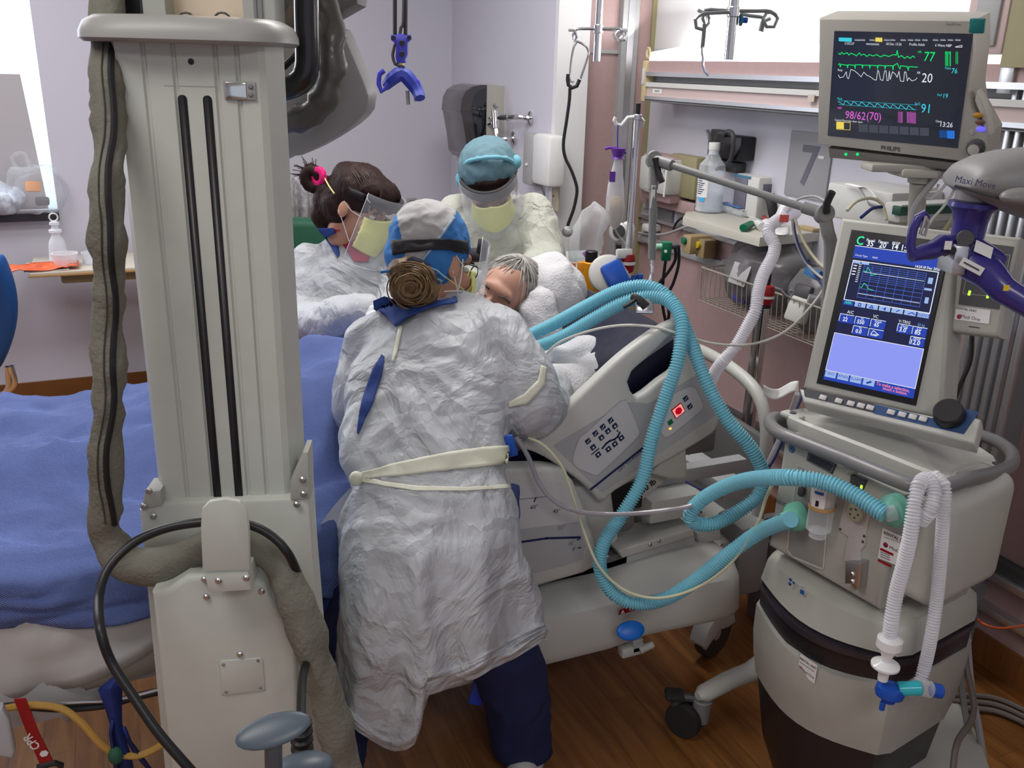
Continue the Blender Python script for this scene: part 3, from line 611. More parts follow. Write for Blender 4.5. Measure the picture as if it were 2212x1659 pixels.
b = MB(); b.tube([PW.p(1380, 503, .05), PW.p(1410, 507, .06), PW.p(1440, 505, .08), PW.p(1470, 494, .09), PW.p(1490, 487, .08)], .006, M_mid); b.tube([PW.p(1455, 495, .03), PW.p(1462, 480, .05), PW.p(1475, 470, .04), PW.p(1495, 466, .02)], .005, M_black); b.build('cord', root)
# shelf
SZ = 1.125; SX = 1.95
s0 = atz(1475, 474, SZ); s1 = atz(1641, 520, SZ); s2 = V((XW-.02, s1.y+.01, SZ))
root = thing('wall_shelf', 'beige shelf fixed to the headwall carrying the water bottle and devices', 'shelf', (XW, 2.7, SZ))
M_sh = mat('beige shelf laminate', (.52, .50, .44), .4)
SZ2 = SZ+.012
b = MB(); b.prism([(s0.x, s0.y), (s1.x, s1.y), (XW, s2.y+.02), (XW, s0.y+.12), (s0.x+.08, s0.y+.10)], SZ-.02, SZ+.012, M_sh, None, .005); b.build('shelf_board', root)
b = MB(); b.bx((XW-.12, s0.y-.25, SZ-.09), (XW, s0.y-.22, SZ-.02), M_sh, .004); b.bx((XW-.12, s1.y+.05, SZ-.09), (XW, s1.y+.08, SZ-.02), M_sh, .004); b.pieces('bracket', root)
# water bottle
c = atz(1530, 458, SZ2); c.z = SZ2
root = thing('water_bottle', 'large clear ribbed water bottle with white cap standing on the shelf', 'bottle', c)
R = .052
b = MB(); pr = [(R*.8, 0), (R, .008)]
h = .20
for k in range(16): pr.append((R-(.0015 if k % 3 == 0 else 0), .02+k*(h-.06)/15))
pr += [(R*.95, h-.02), (R*.6, h), (.019, h+.022), (.018, h+.05)]
b.lathe(pr, fr(c), clear('bottle plastic', (.88, .92, .97), .22, .12), 28); b.build('bottle_body', root)
b = MB(); b.lathe([(R*.9, .006), (R*.93, .07), (0, .0705)], fr(c), clear('water', (.8, .86, .9), .2, .05), 24); b.build('water', root)
b = MB(); b.lathe([(.021, h+.035), (.022, h+.042), (.022, h+.058), (.021, h+.062)], fr(c), M_white, 20); b.lathe([(.0195, h+.018), (.02, h+.036)], fr(c), clear('neck wrap', (.9, .93, 1), .5), 20); b.build('cap', root)
b = MB(); fx = (CC-c).normalized(); ax = math.atan2(fx.y, fx.x)-.75
def lab(u, v, a0, a1, z0, z1, off=.0012): a = a0+(a1-a0)*u; return c+V(((R+off)*math.cos(a), (R+off)*math.sin(a), z0+(z1-z0)*v))
b.grid(lambda u, v: lab(u, v, ax-.4, ax+.55, .06, .145), 8, 1, M_paper); b.grid(lambda u, v: lab(u, v, ax-.1, ax+.35, .045, .06), 6, 1, mat('cyan label', (.05, .4, .8), .5))
for k in range(8): b.grid(lambda u, v: lab(u, v, ax-.3, ax+.1+.3*((k*7) % 3)/3, .072+k*.008, .075+k*.008, .002), 5, 1, M_navy)
b.build('label', root, label='white paper label with fine dark print and a blue strip', sharp=0)
# blue-topped device tray lying on shelf
d0 = atz(1562, 458, SZ2); d1 = atz(1622, 476, SZ2)
ux = (d1-d0); ux.z = 0; ux.normalize(); uy = V((-ux.y, ux.x, 0)); Mx = fr(V((d0.x, d0.y, SZ2))+uy*.02+ux*.05, (0, 0, 1), ux)
root = thing('clear_instrument_case', 'clear case with a blue button strip lying right of the water bottle', 'case', d0)
b = MB(); b.box(Mx, (.17, .05, .028), M_bag, .006, c=(.01, 0, .015)); b.build('case', root)
b = MB(); b.box(Mx, (.15, .035, .004), mat('blue strip', (.07, .16, .42), .4), .001, c=(.0, -.01, .034))
for k in range(4): b.rect(-.03+k*.02, -.016, -.018+k*.02, -.004, M_paper, Mx @ Matrix.Translation((0, 0, .0365)))
b.build('button_strip', root, label='blue strip with four white buttons')
# white box devices on shelf
def device(px0, py0, px1, pyb, dx, dy, h, m, lab, nm='monitor_box', front=None):
    q = atz(px0, pyb, SZ2); q2 = atz(px1, pyb, SZ2)
    root = thing(nm, lab, 'device', q)
    x0 = q.x; y0 = q.y
    b = MB(); b.bx((x0, y0-dy, SZ2), (x0+dx, y0, SZ2+h), m, .012); b.build('housing', root)
    return root, x0, y0
M_bxd = mat('grey blue face', (.13, .13, .17), .4)
root, x0, y0 = device(1578, 370, 1680, 462, .17, .15, .155, M_offw, 'white box device with dark front standing behind the grey arm on the shelf')
b = MB(); b.bx((x0-.004, y0-.085, SZ2+.02), (x0+.001, y0-.012, SZ2+.14), M_bxd, .001); b.bx((x0+.02, y0-.154, SZ2+.08), (x0+.10, y0-.149, SZ2+.13), M_bxd, .001); b.bx((x0-.002, y0-.1, SZ2+.142), (x0+.001, y0, SZ2+.152), mat('teal stripe', (.05, .18, .3), .4), .001); b.pieces('front_panel', root, label='dark front panel')
q = V((x0+.02, y0-.2, SZ2)); root = thing('wall_power_box', 'low grey white box partly under the number sign', 'device', q)
b = MB(); b.bx((x0+.08, y0-.36, SZ2), (x0+.2, y0-.17, SZ2+.09), M_offw, .012); b.build('housing', root); b = MB(); b.bx((x0+.076, y0-.30, SZ2+.05), (x0+.081, y0-.2, SZ2+.065), M_mid, .001); b.build('slot', root)
# oxygen fittings, flexible white circuit & tag
root = thing('nebulizer_connector', 'green capped white breathing connector lying on the shelf edge', 'connector', atz(1630, 490, SZ2))
def sp(px, py, h=.015): return atz(px, py, SZ2+h)
b = MB(); b.cyl(sp(1605, 492), sp(1622, 484), .013, M_green); b.build('cap', root, label='green cap')
b = MB(); b.cyl(sp(1618, 484), sp(1640, 483), .009, M_white); b.cyl(sp(1638, 484), sp(1646, 490), .016, M_white); b.lathe([(.0, -.02), (.016, -.012), (.02, 0), (.016, .012), (0, .02)], fr(sp(1656, 484), (.4, -.6, .2)), M_white, 16); b.cyl(sp(1664, 482), sp(1684, 480), .012, M_white); b.build('tube_body', root)
b = MB(); b.cyl(sp(1622, 474), sp(1640, 480), .012, M_clear); b.cyl(sp(1650, 470), sp(1656, 476), .009, M_red); b.build('side_port', root)
b = MB(); b.box(fr(sp(1668, 448, .05), (-.6, -.7, .3)), (.035, .10, .02), M_black, .005); b.tube([sp(1672, 440, .06), sp(1684, 446, .05), sp(1696, 455, .04)], .008, M_offw); b.build('probe_clip', None, 'upright black clip with grey lead behind the white connector on the shelf', 'probe clip')
# white corrugated hose from shelf to bed
M_ch = clear('white corrugated tubing', (.93, .92, .97), .62, .25)
root = thing('breathing_circuit_hose', 'white corrugated hose curving from the shelf down behind the bed rail', 'hose', at(1680, 500, 2.3))
b = MB(); b.tube([at(1708, 452, 2.30), at(1695, 462, 2.28), at(1686, 474, 2.27)], .030, clear('clear heater cone', (.93, .93, 1), .35), prof=lambda t: 1-.45*t, n=20)
b.tube([at(1712, 448, 2.30), at(1703, 440, 2.3), at(1690, 452, 2.3)], .01, M_offw); b.build('connector', root)
b = MB(); b.box(fr(at(1694, 472, 2.24), -FW), (.022, .018, .002), mat('coral tag', (.7, .12, .10), .4)); b.build('red_tag', root, label='red tag')
b = MB(); b.tube([at(1684, 472, 2.27), at(1662, 490, 2.24), at(1662, 510, 2.22), at(1674, 530, 2.2), at(1668, 556, 2.18), at(1650, 590, 2.15), at(1638, 630, 2.12), at(1632, 670, 2.1), at(1612, 710, 2.1), at(1592, 745, 2.1), at(1566, 775, 2.1), at(1548, 798, 2.12), at(1535, 825, 2.14), at(1515, 870, 2.16)], .0135, M_ch, n=16, ridge=(.0055, .0018)); b.build('corrugated_tube', root)
root = thing('paper_tag', 'white paper tag by the corrugated hose on the shelf edge', 'tag', sp(1690, 495)); b = MB(); b.grid(lambda u, v: sp(1674+30*u, 505-16*v+3*math.sin(u*3), .004), 4, 3, M_paper); b.build('paper', root, mods=solid(.0008))
# flat beige envelope / box right of shelf under arm
b = MB(); b.bx((s2.x-.01, s2.y+.02, SZ2), (s2.x+.14, s2.y+.10, SZ2+.012), M_tan, .002); b.build('flat_box', None, 'flat tan box at the right end of the shelf', 'box')
# wire basket under shelf
root = thing('wire_basket', 'wide wire basket hanging under the shelf, full of clear bags', 'basket', (XW, 2.6, .85))
a0 = atx(1516, 577, 1.98); zB = a0.z
BX0, BX1 = a0.x, XW-.02; BY1 = a0.y; BY0 = BY1-.78
M_wire = mat('beige coated wire', (.45, .42, .36), .4, .3)
zb = atx(1516, 650, 1.98).z
b = MB()
def ln(a, c, r=.0016, n=5): b.tube([a, c], r, M_wire, n=n, smooth=False)
b.tube([(BX0, BY1, zB), (BX0, BY0, zB), (BX1, BY0, zB), (BX1, BY1, zB)], .003, M_wire, n=6, smooth=False, closed=True)
for k in range(30):
    y = BY1-(BY1-BY0)*k/29; ln((BX0, y, zB), (BX0+.01, y, zb)); ln((BX0+.01, y, zb), (BX1, y, zb)); 
for k in range(12):
    x = BX0+(BX1-BX0)*k/11; ln((x, BY0, zB), (x, BY0, zb)); ln((x, BY1, zB), (x, BY1, zb)); ln((x, BY0, zb), (x, BY1, zb))
for zz in (zb+.02, (zb+zB)/2): pass
b.build('wire_frame', root)
def lump(name, lab, cat, c, r, m, seed=0, parts=None):
    root = thing(name, lab, cat, c); q = bagshape('', '', '', V(c), r, m); q.build('bag_body', root, sharp=0)
    for nm, sz, mm, off, zz in (parts or []):
        b = MB(); b.box(fr(V(c)+V(off), zz), sz, mm, .004); b.build(nm, root)
    return root
M_bag2 = clear('grey crumpled bag', (.27, .265, .28), .35, .2)
lump('plastic_bag', 'clear bag with white printed label, left in the wire basket', 'bag', (BX0+.125, BY1-.21, zb+.125), (.10, .17, .12), M_bag2, 1, [('printed_label', (.085, .075, .003), mat('grey print label', (.42, .41, .42), .6), (-.115, .0, .015), (-.95, -.1, .30)), ('blue_item', (.07, .05, .04), mat('blue violet item', (.05, .05, .28), .4), (-.07, .02, -.07), (-1, 0, .3))])
lump('plastic_bag', 'grey clear bag with a blue clip, right in the wire basket', 'bag', (BX0+.13, BY1-.53, zb+.10), (.10, .14, .095), M_bag2, 2, [('blue_clip', (.07, .03, .03), mat('teal blue', (.02, .12, .3), .4), (-.06, .02, .10), (-1, 0, .3))])
b = MB(); M7 = fr((BX0+.02, BY1-.52, zb+.10), (-1, -.1, .3)); b.box(M7, (.075, .11, .04), M_offw, .012); b.box(M7, (.07, .05, .042), M_dgrey, .01, c=(0, -.045, 0)); b.build('cuff_gauge', None, 'white and dark grip tool leaning at the right side of the wire basket', 'tool')
# feeding bag on a steel pole
F = 2.75
root = thing('iv_pole', 'tall steel pole with white S hook and red collar left of the grey arm', 'pole', atz(1365, 720, 0))
pt = at(1377, 250, F)
b = MB(); b.cyl((pt.x, pt.y, .35), pt, .0095, M_chrome); b.cyl(pt, pt+V((0, 0, .035)), .008, M_black); b.cyl(pt-V((0, 0, .012)), pt+V((0, 0, .004)), .013, M_chrome); b.build('pole', root)
b = MB(); b.tube([at(1374, 253, F), at(1366, 253, F), at(1356, 254, F), at(1350, 262, F), at(1342, 271, F), at(1332, 269, F), at(1327, 260, F), at(1330, 253, F)], .0055, M_white); b.build('s_hook', root, label='white S hook')
b = MB(); b.tube([at(1380, 250, F), at(1390, 262, F), at(1388, 275, F)], .005, M_steel); b.build('rear_hook', root)
def knobred(b, c, s=1): b.lathe([(.0, -.03), (.018, -.028), (.022, -.015), (.023, 0), (.0235, .014), (.02, .027), (.012, .03)], fr(c, (0, 0, 1)), M_red, 20)
c = (pt.x, pt.y, at(1372, 568, F).z)
b = MB(); knobred(b, c); b.lathe([(.0242, -.004), (.0242, .006)], fr(c), M_paper, 20, cap=False); b.build('red_collar', root, label='red collar with a white band')
b = MB(); b.cyl(V(c)-V((0, 0, .085)), V(c)-V((0, 0, .03)), .014, M_white); b.cyl(V(c)-V((0, 0, .06)), V(c)-V((0, 0, .045))+RT*.03, .010, M_blue); b.box(fr(V(c)+RT*.04-V((0, 0, .05)), -FW), (.02, .035, .02), M_blue, .004); b.build('clamp', root)
b = MB(); b.box(fr(V((pt.x, pt.y, .35)), (0, 0, 1), RT), (.10, .05, .12), M_tan, .01, c=(0.03, 0, 0)); b.build('socket', root)
root = thing('feeding_bag', 'feeding bag with purple collar and beige fluid hanging from the white S hook', 'feeding bag', at(1335, 300, F))
Fb = F-.01
b = MB(); b.tube([at(1335, 270, Fb), at(1334, 290, Fb), at(1334, 318, Fb)], .0022, mat('purple plastic', (.13, .03, .32), .4)); b.tube([at(1307, 322, Fb), at(1316, 319, Fb), at(1330, 320, Fb), at(1345, 323, Fb), at(1352, 330, Fb), at(1344, 332, Fb)], .004, mat('purple plastic', (0, 0, 0))); b.lathe([(.022, .0), (.019, -.012), (.014, -.024), (.02, -.03)], fr(at(1336, 320, Fb)), mat('purple plastic', (0, 0, 0)), 12); b.build('collar', root, label='purple collar and strap')
Rg = [(333, 1331, 1344, .01), (350, 1326, 1345, .02), (380, 1318, 1346, .02), (400, 1313, 1348, .022), (425, 1310, 1348, .028), (450, 1308, 1350, .032), (475, 1312, 1346, .028), (490, 1320, 1336, .012), (496, 1326, 1330, .004)]
def bagrings(R): 
    out = []
    for y, a, c_, t in R:
        L, Rr = at(a, y, Fb), at(c_, y, Fb); m_ = (L+Rr)/2; hx = (Rr-L)/2
        out.append([m_+hx*math.cos(k*PI/8)+FW*t*.5*math.sin(k*PI/8) for k in range(16)])
    return out
b = MB(); b.loft(bagrings(Rg), M_bag.copy() if False else clear('milky bag', (.93, .93, .97), .4, .2)); b.build('bag', root, sharp=0)
b = MB(); b.loft(bagrings([(y, a+1.5, c_-1.5, t*.9) for y, a, c_, t in Rg[4:]]), mat('beige formula', (.62, .50, .33), .5)); b.build('formula', root, label='beige feeding fluid', sharp=0)
b = MB(); b.box(fr(at(1323, 382, Fb-.02), -FW), (.017, .03, .001), mat('purple plastic', (0, 0, 0))); b.box(fr(at(1313, 438, Fb-.022), -FW-RT*.3), (.012, .045, .001), M_paper); b.build('label', root, label='purple and white stickers')
b = MB(); b.tube([at(1328, 494, Fb), at(1336, 508, Fb), at(1350, 525, Fb), at(1358, 545, Fb), at(1352, 570, Fb)], .0025, M_bag); b.build('tube', root)
# second pole (bed iv pole) with red knob
F = 2.62
pb = at(1655, 640, F)
root = thing('bed_iv_pole', 'steel double pole with red knob and curved hooks before the wire basket', 'pole', atz(1640, 880, .4))
b = MB(); b.cyl((pb.x, pb.y, .02), (pb.x, pb.y, pb.z), .014, M_chrome); b.cyl((pb.x-.026, pb.y+.004, .02), (pb.x-.022, pb.y+.004, pb.z-.03), .0075, M_steel); b.cyl((pb.x, pb.y, pb.z+.035), (pb.x, pb.y, pb.z+.07), .0085, M_black); b.cyl((pb.x, pb.y, pb.z+.068), (pb.x, pb.y, pb.z+.075), .009, M_chrome); b.build('pole', root)
b = MB(); knobred(b, (pb.x, pb.y, pb.z+.005)); b.cyl((pb.x, pb.y, pb.z-.034), (pb.x, pb.y, pb.z-.022), .018, M_black); b.lathe([(.0242, -.004), (.0242, .004)], fr((pb.x, pb.y, pb.z-.0)), M_paper, 20, cap=False); b.build('red_collar', root, label='red knob with a white band')
b = MB()
for sg, f0 in ((1, .0), (1, .03)): b.tube([V((pb.x, pb.y, pb.z+.04)), at(1672, 622, F+f0), at(1686, 626, F+f0), at(1694, 636, F+f0), at(1706, 644, F+f0), at(1713, 634, F+f0), at(1708, 626, F+f0)], .0045, M_steel)
b.pieces('hook', root)
# gel warmer / device box right of number: monitor module rack and cables
root = thing('module_rack', 'cream module rack with paper sheets under the patient monitor', 'device', atx(1850, 430, 1.95))
q0 = atz(1782, 480, SZ2)
b = MB(); pbox(b, PW, 1782, 404, 1925, 482, .20, M_offw, .008); b.build('housing', root)
b = MB(); b.grid(lambda u, v: atx(1822+55*u+30*v, 398+2*u+8*v+45*u*u, 2.04-.012*v)+V((0, 0, .01*math.sin(u*3))), 10, 4, M_paper); b.build('paper_sheet', root, label='white sheets curling over the rack', mods=solid(.001))
b = MB(); pbox(b, PW, 1908, 438, 1946, 480, .26, M_offw, .006); pbox(b, PW, 1926, 445, 1946, 465, .27, mat('dark green port', (.02, .08, .05), .4), .003); b.build('plug_module', root)
# aluminium wall column and upper cabinet at right
root = thing('wall_column', 'ribbed aluminium wall column at the right edge', 'column', atx(2180, 300, 2.15))
Pc = Pl((2.12, 0, 0), (0, -1, 0), (0, 0, 1)); ua, ub_ = Pc.uv(2172, 300)[0], Pc.uv(2232, 300)[0]
zt = Pc.uv(2185, 112)[1]
b = MB()
b.bx((2.12, -ub_-.05, 0), (XW, -ua, zt), M_grey)
for k in range(6): yy = -ua-.004-k*.030; b.bx((2.105, yy-.016, 0), (2.125, yy, zt), M_alu, .003)
b.build('profile', root)
b = MB(); b.bx((2.09, -ua-.01, zt-.10), (2.12, -ua+.03, zt-.01), M_alu, .002); bolt(b, (2.09, -ua+.01, zt-.03), (-1, 0, 0), .005, M_steel); b.build('cap_bracket', root)
root = thing('wall_cabinet', 'khaki sided wall cabinet with pink and grey front at the top right corner', 'cabinet', atx(2150, 60, 2.1))
b = MB(); M_pinkf = mat('pale pink laminate', (0, 0, 0)); Pq = Pl((2.08, 0, 0), (0, -1, 0), (0, 0, 1)); v0 = Pq.uv(2100, 118)[1]; u0 = Pq.uv(2085, 60)[0]; u1 = Pq.uv(2172, 60)[0]
b.bx((2.08, -u1, v0), (2.12, -u0, v0+.20), M_pinkf, .006); b.build('front', root)
b = MB(); b.bx((2.072, -u1+.02, v0+.02), (2.081, -u0-.03, v0+.17), M_mid, .004)
for yy in (.04, .09): bolt(b, (2.072, -u1+.02+yy, v0+.15), (-1, 0, 0), .005, M_chrome)
b.build('grey_panel', root, label='grey panel with two screws')
b = MB(); b.prism([(2.085, v0-.03), (XW, v0-.03), (XW, v0+.3), (2.085, v0+.3)], -.35, -(-u1)*-1 if False else 0, M_khaki, Matrix(((1, 0, 0, 0), (0, 0, 1, -u1), (0, 1, 0, 0), (0, 0, 0, 1))))
b.build('side', root, label='khaki side')
b = MB(); pbox(b, PW, 2134, 178, 2156, 224, .03, M_offw, .005); q = PW.p(2150, 200, .03); bolt(b, q, (-1, 0, 0), .006, M_steel); b.build('wall_switch_plate', None, 'white lockable wall plate right of the patient monitor', 'wall plate')
b = MB(); b.bx((XW-.03, .2, 1.33), (XW, 1.9, 1.36), M_offw, .004); b.bx((XW-.02, .2, 1.30), (XW, 1.9, 1.33), M_grey, .002); b.bx((XW-.03, .2, 1.545), (XW, 1.9, 1.56), M_alu); b.bx((XW-.004, .2, 1.36), (XW, 1.9, 1.545), mat('pale pink laminate', (0, 0, 0))); b.build('trim_4', kind='structure')
# wall bumper rails low right
for k, (py0, zz) in enumerate([(1180, 0), (1330, 0)]): pass
root = thing('bumper_rail', 'dark and silver bumper rail low on the pink wall behind the ventilator', 'rail', (XW, 1.2, .6))
zA = atx(2150, 1215, XW-.02).z
b = MB(); b.bx((XW-.03, .3, zA-.02), (XW, 3.4, zA+.02), M_dgrey, .004); b.bx((XW-.045, .3, zA-.045), (XW, 3.4, zA-.02), M_alu, .003); b.build('rail_bar', root)
root = thing('bumper_rail', 'lower narrow silver rail near the orange cord on the right wall', 'rail', (XW, 1.2, .4))
zA2 = atx(2140, 1320, XW-.02).z
b = MB(); b.bx((XW-.03, 1.15, zA2-.012), (XW, 3.4, zA2+.012), M_alu, .003); b.build('rail_bar', root)
b = MB(); b.bx((2.16, .3, .34), (XW, 1.38, .73), M_khaki, .006); b.build('low_wall_box', None, 'khaki service box low on the wall at the right edge', 'box')
b = MB(); b.tube([at(2090, 1316, 2.0), at(2120, 1345, 2.0), at(2160, 1357, 1.95), at(2225, 1350, 1.9)], .003, mat('orange cord', (.6, .10, .02), .5)); b.build('cord', None, 'thin orange cord hanging low at the right edge', 'cord')
# ================================================================ PATIENT MONITOR (on wall arm)
def mtx(P, u, v, n=0, rot=0): return P.M(u, v, n, rot)
o = at(1770, 310, 2.3)
Q0 = V((1.613, 1.817, 1.751)); Q1 = V((1.739, 1.539, 1.744)); Q3 = V((1.664, 1.833, 1.514))
PM = Pl(Q3, (Q1-Q0), (Q0-Q3))
root = thing('patient_monitor', 'beige patient monitor with colour waveforms on an arm in front of the lit wall', 'monitor', PM.w(.15, -.05, -.05))
M_mon = mat('warm grey plastic', (.43, .415, .375), .45); M_monl = mat('light warm plastic', (.50, .49, .44), .42); M_teal = mat('teal corner', (.01, .17, .17), .4)
def box_px(b, P, x0, y0, x1, y1, n0, n1, m, r=.003, rot=0):
    c = P.uv((x0+x1)/2, (y0+y1)/2, n1); a = P.uv(x0, (y0+y1)/2, n1); e = P.uv(x1, (y0+y1)/2, n1); t = P.uv((x0+x1)/2, y0, n1); d = P.uv((x0+x1)/2, y1, n1)
    w = math.hypot(e[0]-a[0], e[1]-a[1]) if rot else abs(e[0]-a[0]); h = abs(t[1]-d[1])
    b.box(P.M(c[0], c[1], (n0+n1)/2, rot), (w, h, abs(n1-n0)), m, r); return c
def quadpts(P, L, n=0): return [P.uv(x, y, n) for x, y in L]
# housing polygons
b = MB(); hp_ = quadpts(PM, [(1773, 38), (2108, 42), (2108, 110), (2098, 190), (2103, 230), (2136, 290), (2128, 335), (2088, 348), (1769, 310)]); b.prism(hp_, -.09, .012, M_mon, PM.M(), .008); b.build('housing', root)
b = MB(); sx0, sy0 = PM.uv(1799, 66); sx1, sy1 = PM.uv(2072, 315); W, Hh = .305, .242
M_scr = mat('dark screen', (.01, .01, .014), .12, emit=(.015, .018, .03), es=1, coat=.3)
def em(n, c, s=1.0): return mat('screen '+n, (0, 0, 0), .5, emit=c, es=s)
E_g, E_w, E_c, E_m, E_y, E_b, E_k, E_gr = em('green', (.0, .85, .18)), em('white', (.8, .85, .9)), em('cyan', (.05, .65, .8)), em('magenta', (.75, .15, .7)), em('yellow', (.9, .7, .12)), em('blue', (.02, .18, .7)), em('dark grey', (.06, .065, .09)), em('grey', (.3, .32, .36))
b.rect(-.002, -.002, W+.002, Hh+.002, M_scr, PM.M(0, 0, .0135)); 
S = PM.M(0, 0, .0145)
def sx(t): return (t-1799)/(2092-1799)*W
def mp(px, py):   # picture position on the screen plane
    return PM.uv(px, py, .0145)
def stext(t, px, py, h, m, al='c', bold=False, sxx=.85):
    h *= 1.2
    u, v = mp(px, py); b.text(t, h, PM.M(u, v-h*.35, .0148), m, al, bold, sxx)
def sline(L, m, wd=.0011): b.line([mp(x, y) for x, y in L], wd, m, S)
def srect(x0, y0, x1, y1, m, n=.0002):
    P4 = [mp(x0, y0), mp(x1, y0+(x1-x0)*.03), mp(x1, y1+(x1-x0)*.05), mp(x0, y1)]; b.poly(P4, m, PM.M(0, 0, .0145+n))
srect(1812, 81, 1840, 89, E_c); srect(1891, 81, 1906, 90, E_y)
for x in (1846, 1857, 1878, 1909, 1922, 1945, 1961, 1976, 1992, 2015, 2031, 2047, 2063): srect(x, 85, x+12, 88, E_gr); srect(x+1, 83, x+11, 84, E_k)
stext('CVICU7', 1835, 94, .0065, E_w); sline([(1872, 95), (1898, 96)], E_gr, .004); stext('18 Dec 13:26', 1931, 95, .0065, E_w); stext('Profile Adult', 1981, 96, .0065, E_w); stext('6 Wave NBP', 2038, 98, .0065, E_w); sline([(2064, 101), (2078, 98), (2078, 102), (2064, 102)], E_w)
rg = random.Random(3)
L = [(1811, 113)]
x = 1811
L1 = [(1811, 115), (1815, 118), (1818, 113), (1822, 117), (1830, 114), (1834, 119), (1838, 115), (1846, 118), (1850, 121), (1856, 114), (1860, 119), (1866, 117), (1873, 122), (1878, 118), (1886, 121), (1894, 118), (1902, 123), (1910, 119), (1920, 122), (1930, 118), (1936, 119), (1938, 109), (1941, 124), (1947, 120), (1954, 126), (1960, 122), (1966, 126), (1972, 121), (1976, 124)]
sline(L1, E_g, .0017)
L2 = [(1811, 140), (1814, 137), (1815, 145), (1817, 139), (1830, 141), (1831, 147), (1832, 140), (1846, 141), (1847, 148), (1848, 140), (1862, 140), (1863, 147), (1864, 141), (1878, 141), (1879, 148), (1880, 141), (1895, 142), (1896, 149), (1897, 141), (1911, 142), (1912, 149), (1913, 142), (1928, 142), (1929, 151), (1930, 142), (1938, 137), (1941, 143), (1944, 149), (1946, 142), (1960, 144), (1962, 152), (1963, 144), (1982, 145)]
sline(L2, E_g, .0017)
L3 = [(1811, 162), (1814, 168), (1822, 166), (1828, 155), (1830, 168), (1833, 170), (1838, 150), (1846, 153), (1852, 158), (1860, 166), (1866, 156), (1872, 162), (1880, 166), (1888, 172), (1893, 173), (1896, 152), (1898, 154), (1902, 172), (1907, 174), (1911, 153), (1914, 153), (1916, 174), (1919, 174), (1921, 154), (1923, 172), (1928, 155), (1934, 160), (1938, 167), (1942, 154), (1945, 175), (1952, 176), (1954, 155), (1957, 156), (1960, 175), (1963, 168), (1970, 175), (1978, 172), (1981, 168)]
sline(L3, E_w, .0012)
L4 = [(1810, 219)]
for k in range(10): L4 += [(1822+k*17, 226+k*1.3), (1826+k*17, 218+k*1.3), (1830+k*17, 220+k*1.3)]
sline(L4[:-2], E_c, .0013); sline([(1812, 217), (1980, 227)], E_c, .0006); sline([(1812, 226), (1980, 237)], E_c, .0006)
stext('77', 2008, 122, .024, E_g, bold=False); stext('20', 2003, 168, .024, E_w); stext('91', 1999, 234, .024, E_c); stext('98/62', 1848, 249, .022, E_m); stext('(70)', 1888, 251, .022, E_m); stext('76', 2062, 153, .013, E_c); stext('19', 2043, 207, .012, E_c); stext('13:26', 2045, 269, .013, E_w)
stext('HR', 1987, 112, .006, E_g); stext('RR', 1985, 157, .006, E_w); stext('SpO', 1982, 224, .007, E_c); stext('Resp', 1815, 151, .006, E_w); stext('Pleth', 1814, 213, .006, E_c); stext('NBP', 1814, 233, .006, E_m); stext('Pulse', 2048, 147, .006, E_c); stext('Perf', 2030, 205, .006, E_c); stext('PVC', 2048, 114, .007, E_g)
for k in range(6): stext('84/50(65)', 1969, 244+k*4, .0052, E_m); stext('13:00', 1945, 243+k*4, .0052, E_m)
for k in range(6): stext('88 8', 2048, 115+k*5, .007, E_g); stext('10', 2067, 114+k*4.4, .006, E_g)
stext('Central Recorder door open', 1833, 261, .0058, E_w); stext('Clock', 2028, 262, .0055, E_w)
srect(1807, 263, 1823, 278, E_y); sline([(1807, 263), (1837, 265), (1836, 281), (1807, 279), (1807, 263)], E_y, .001)
for k in range(7): srect(1855+k*22, 268+k*1.3, 1875+k*22, 285+k*1.3, E_k); sline([(1862+k*22, 273+k*1.4), (1869+k*22, 273+k*1.4)], E_w, .002); sline([(1860+k*22, 279+k*1.4), (1871+k*22, 280+k*1.4)], E_gr, .001)
srect(2029, 281, 2046, 297, em('deep blue', (.01, .06, .25))); srect(2046, 282, 2062, 299, E_b); sline([(2033, 289), (2042, 290)], E_w, .002); sline([(2049, 290), (2058, 291)], E_w, .002)
b.build('screen', root, label='dark screen with green, white, cyan and magenta traces', sharp=0)
b = MB(); c = box_px(b, PM, 2092, 40, 2127, 73, .005, .0125, M_teal, .003); u, v = PM.uv(2060, 52, .0125); b.text('IntelliVue', .008, PM.M(u, v-.003, .0128), M_grey); b.build('corner_badge', root, label='teal corner badge')
b = MB(); u, v = PM.uv(1924, 320, .0125); b.text('PHILIPS', .0145, PM.M(u, v-.006, .0128), M_dgrey, bold=True, sx=1.0); b.build('lettering', root, label='PHILIPS in dark capitals', sharp=0)
b = MB()
u, v = PM.uv(2109, 319, .0125); b.lathe([(.020, 0), (.020, .006), (.015, .008), (.013, .018), (.005, .019), (0, .018)], PM.M(u, v, .0125), M_dgrey, 24); b.lathe([(.0125, .0195), (0, .0205)], PM.M(u, v, .0125), M_mon, 20); b.build('knob', root, label='dark rotary knob')
for px, py, m, a, nm in ((2113, 249, mat('amber button', (.5, .24, .02), .5), .0105, 'amber'), (2117, 264, mat('brown button', (.16, .08, .05), .5), .0105, 'brown'), (2119, 279, mat('glowing violet button', (.1, .1, .9), .5, emit=(.15, .12, 1), es=.9), .0105, 'glowing violet')):
    b = MB(); u, v = PM.uv(px, py, .0125); b.ell((0, 0, 0), (a, .006, .003), m, PM.M(u, v, .0125)); b.build('button', root, label=nm+' oval button')
b = MB(); u, v = PM.uv(2100, 287, .0125); b.lathe([(.006, 0), (.005, .002)], PM.M(u, v, .0125), M_mid, 14); b.build('button', root, label='small round grey button')
b = MB(); P4 = quadpts(PM, [(1791, 318), (2080, 352), (2073, 368), (1900, 350), (1793, 340)], -.01); b.prism(P4, -.075, -.004, mat('darker warm grey', (.20, .19, .175), .5), PM.M(), .004)
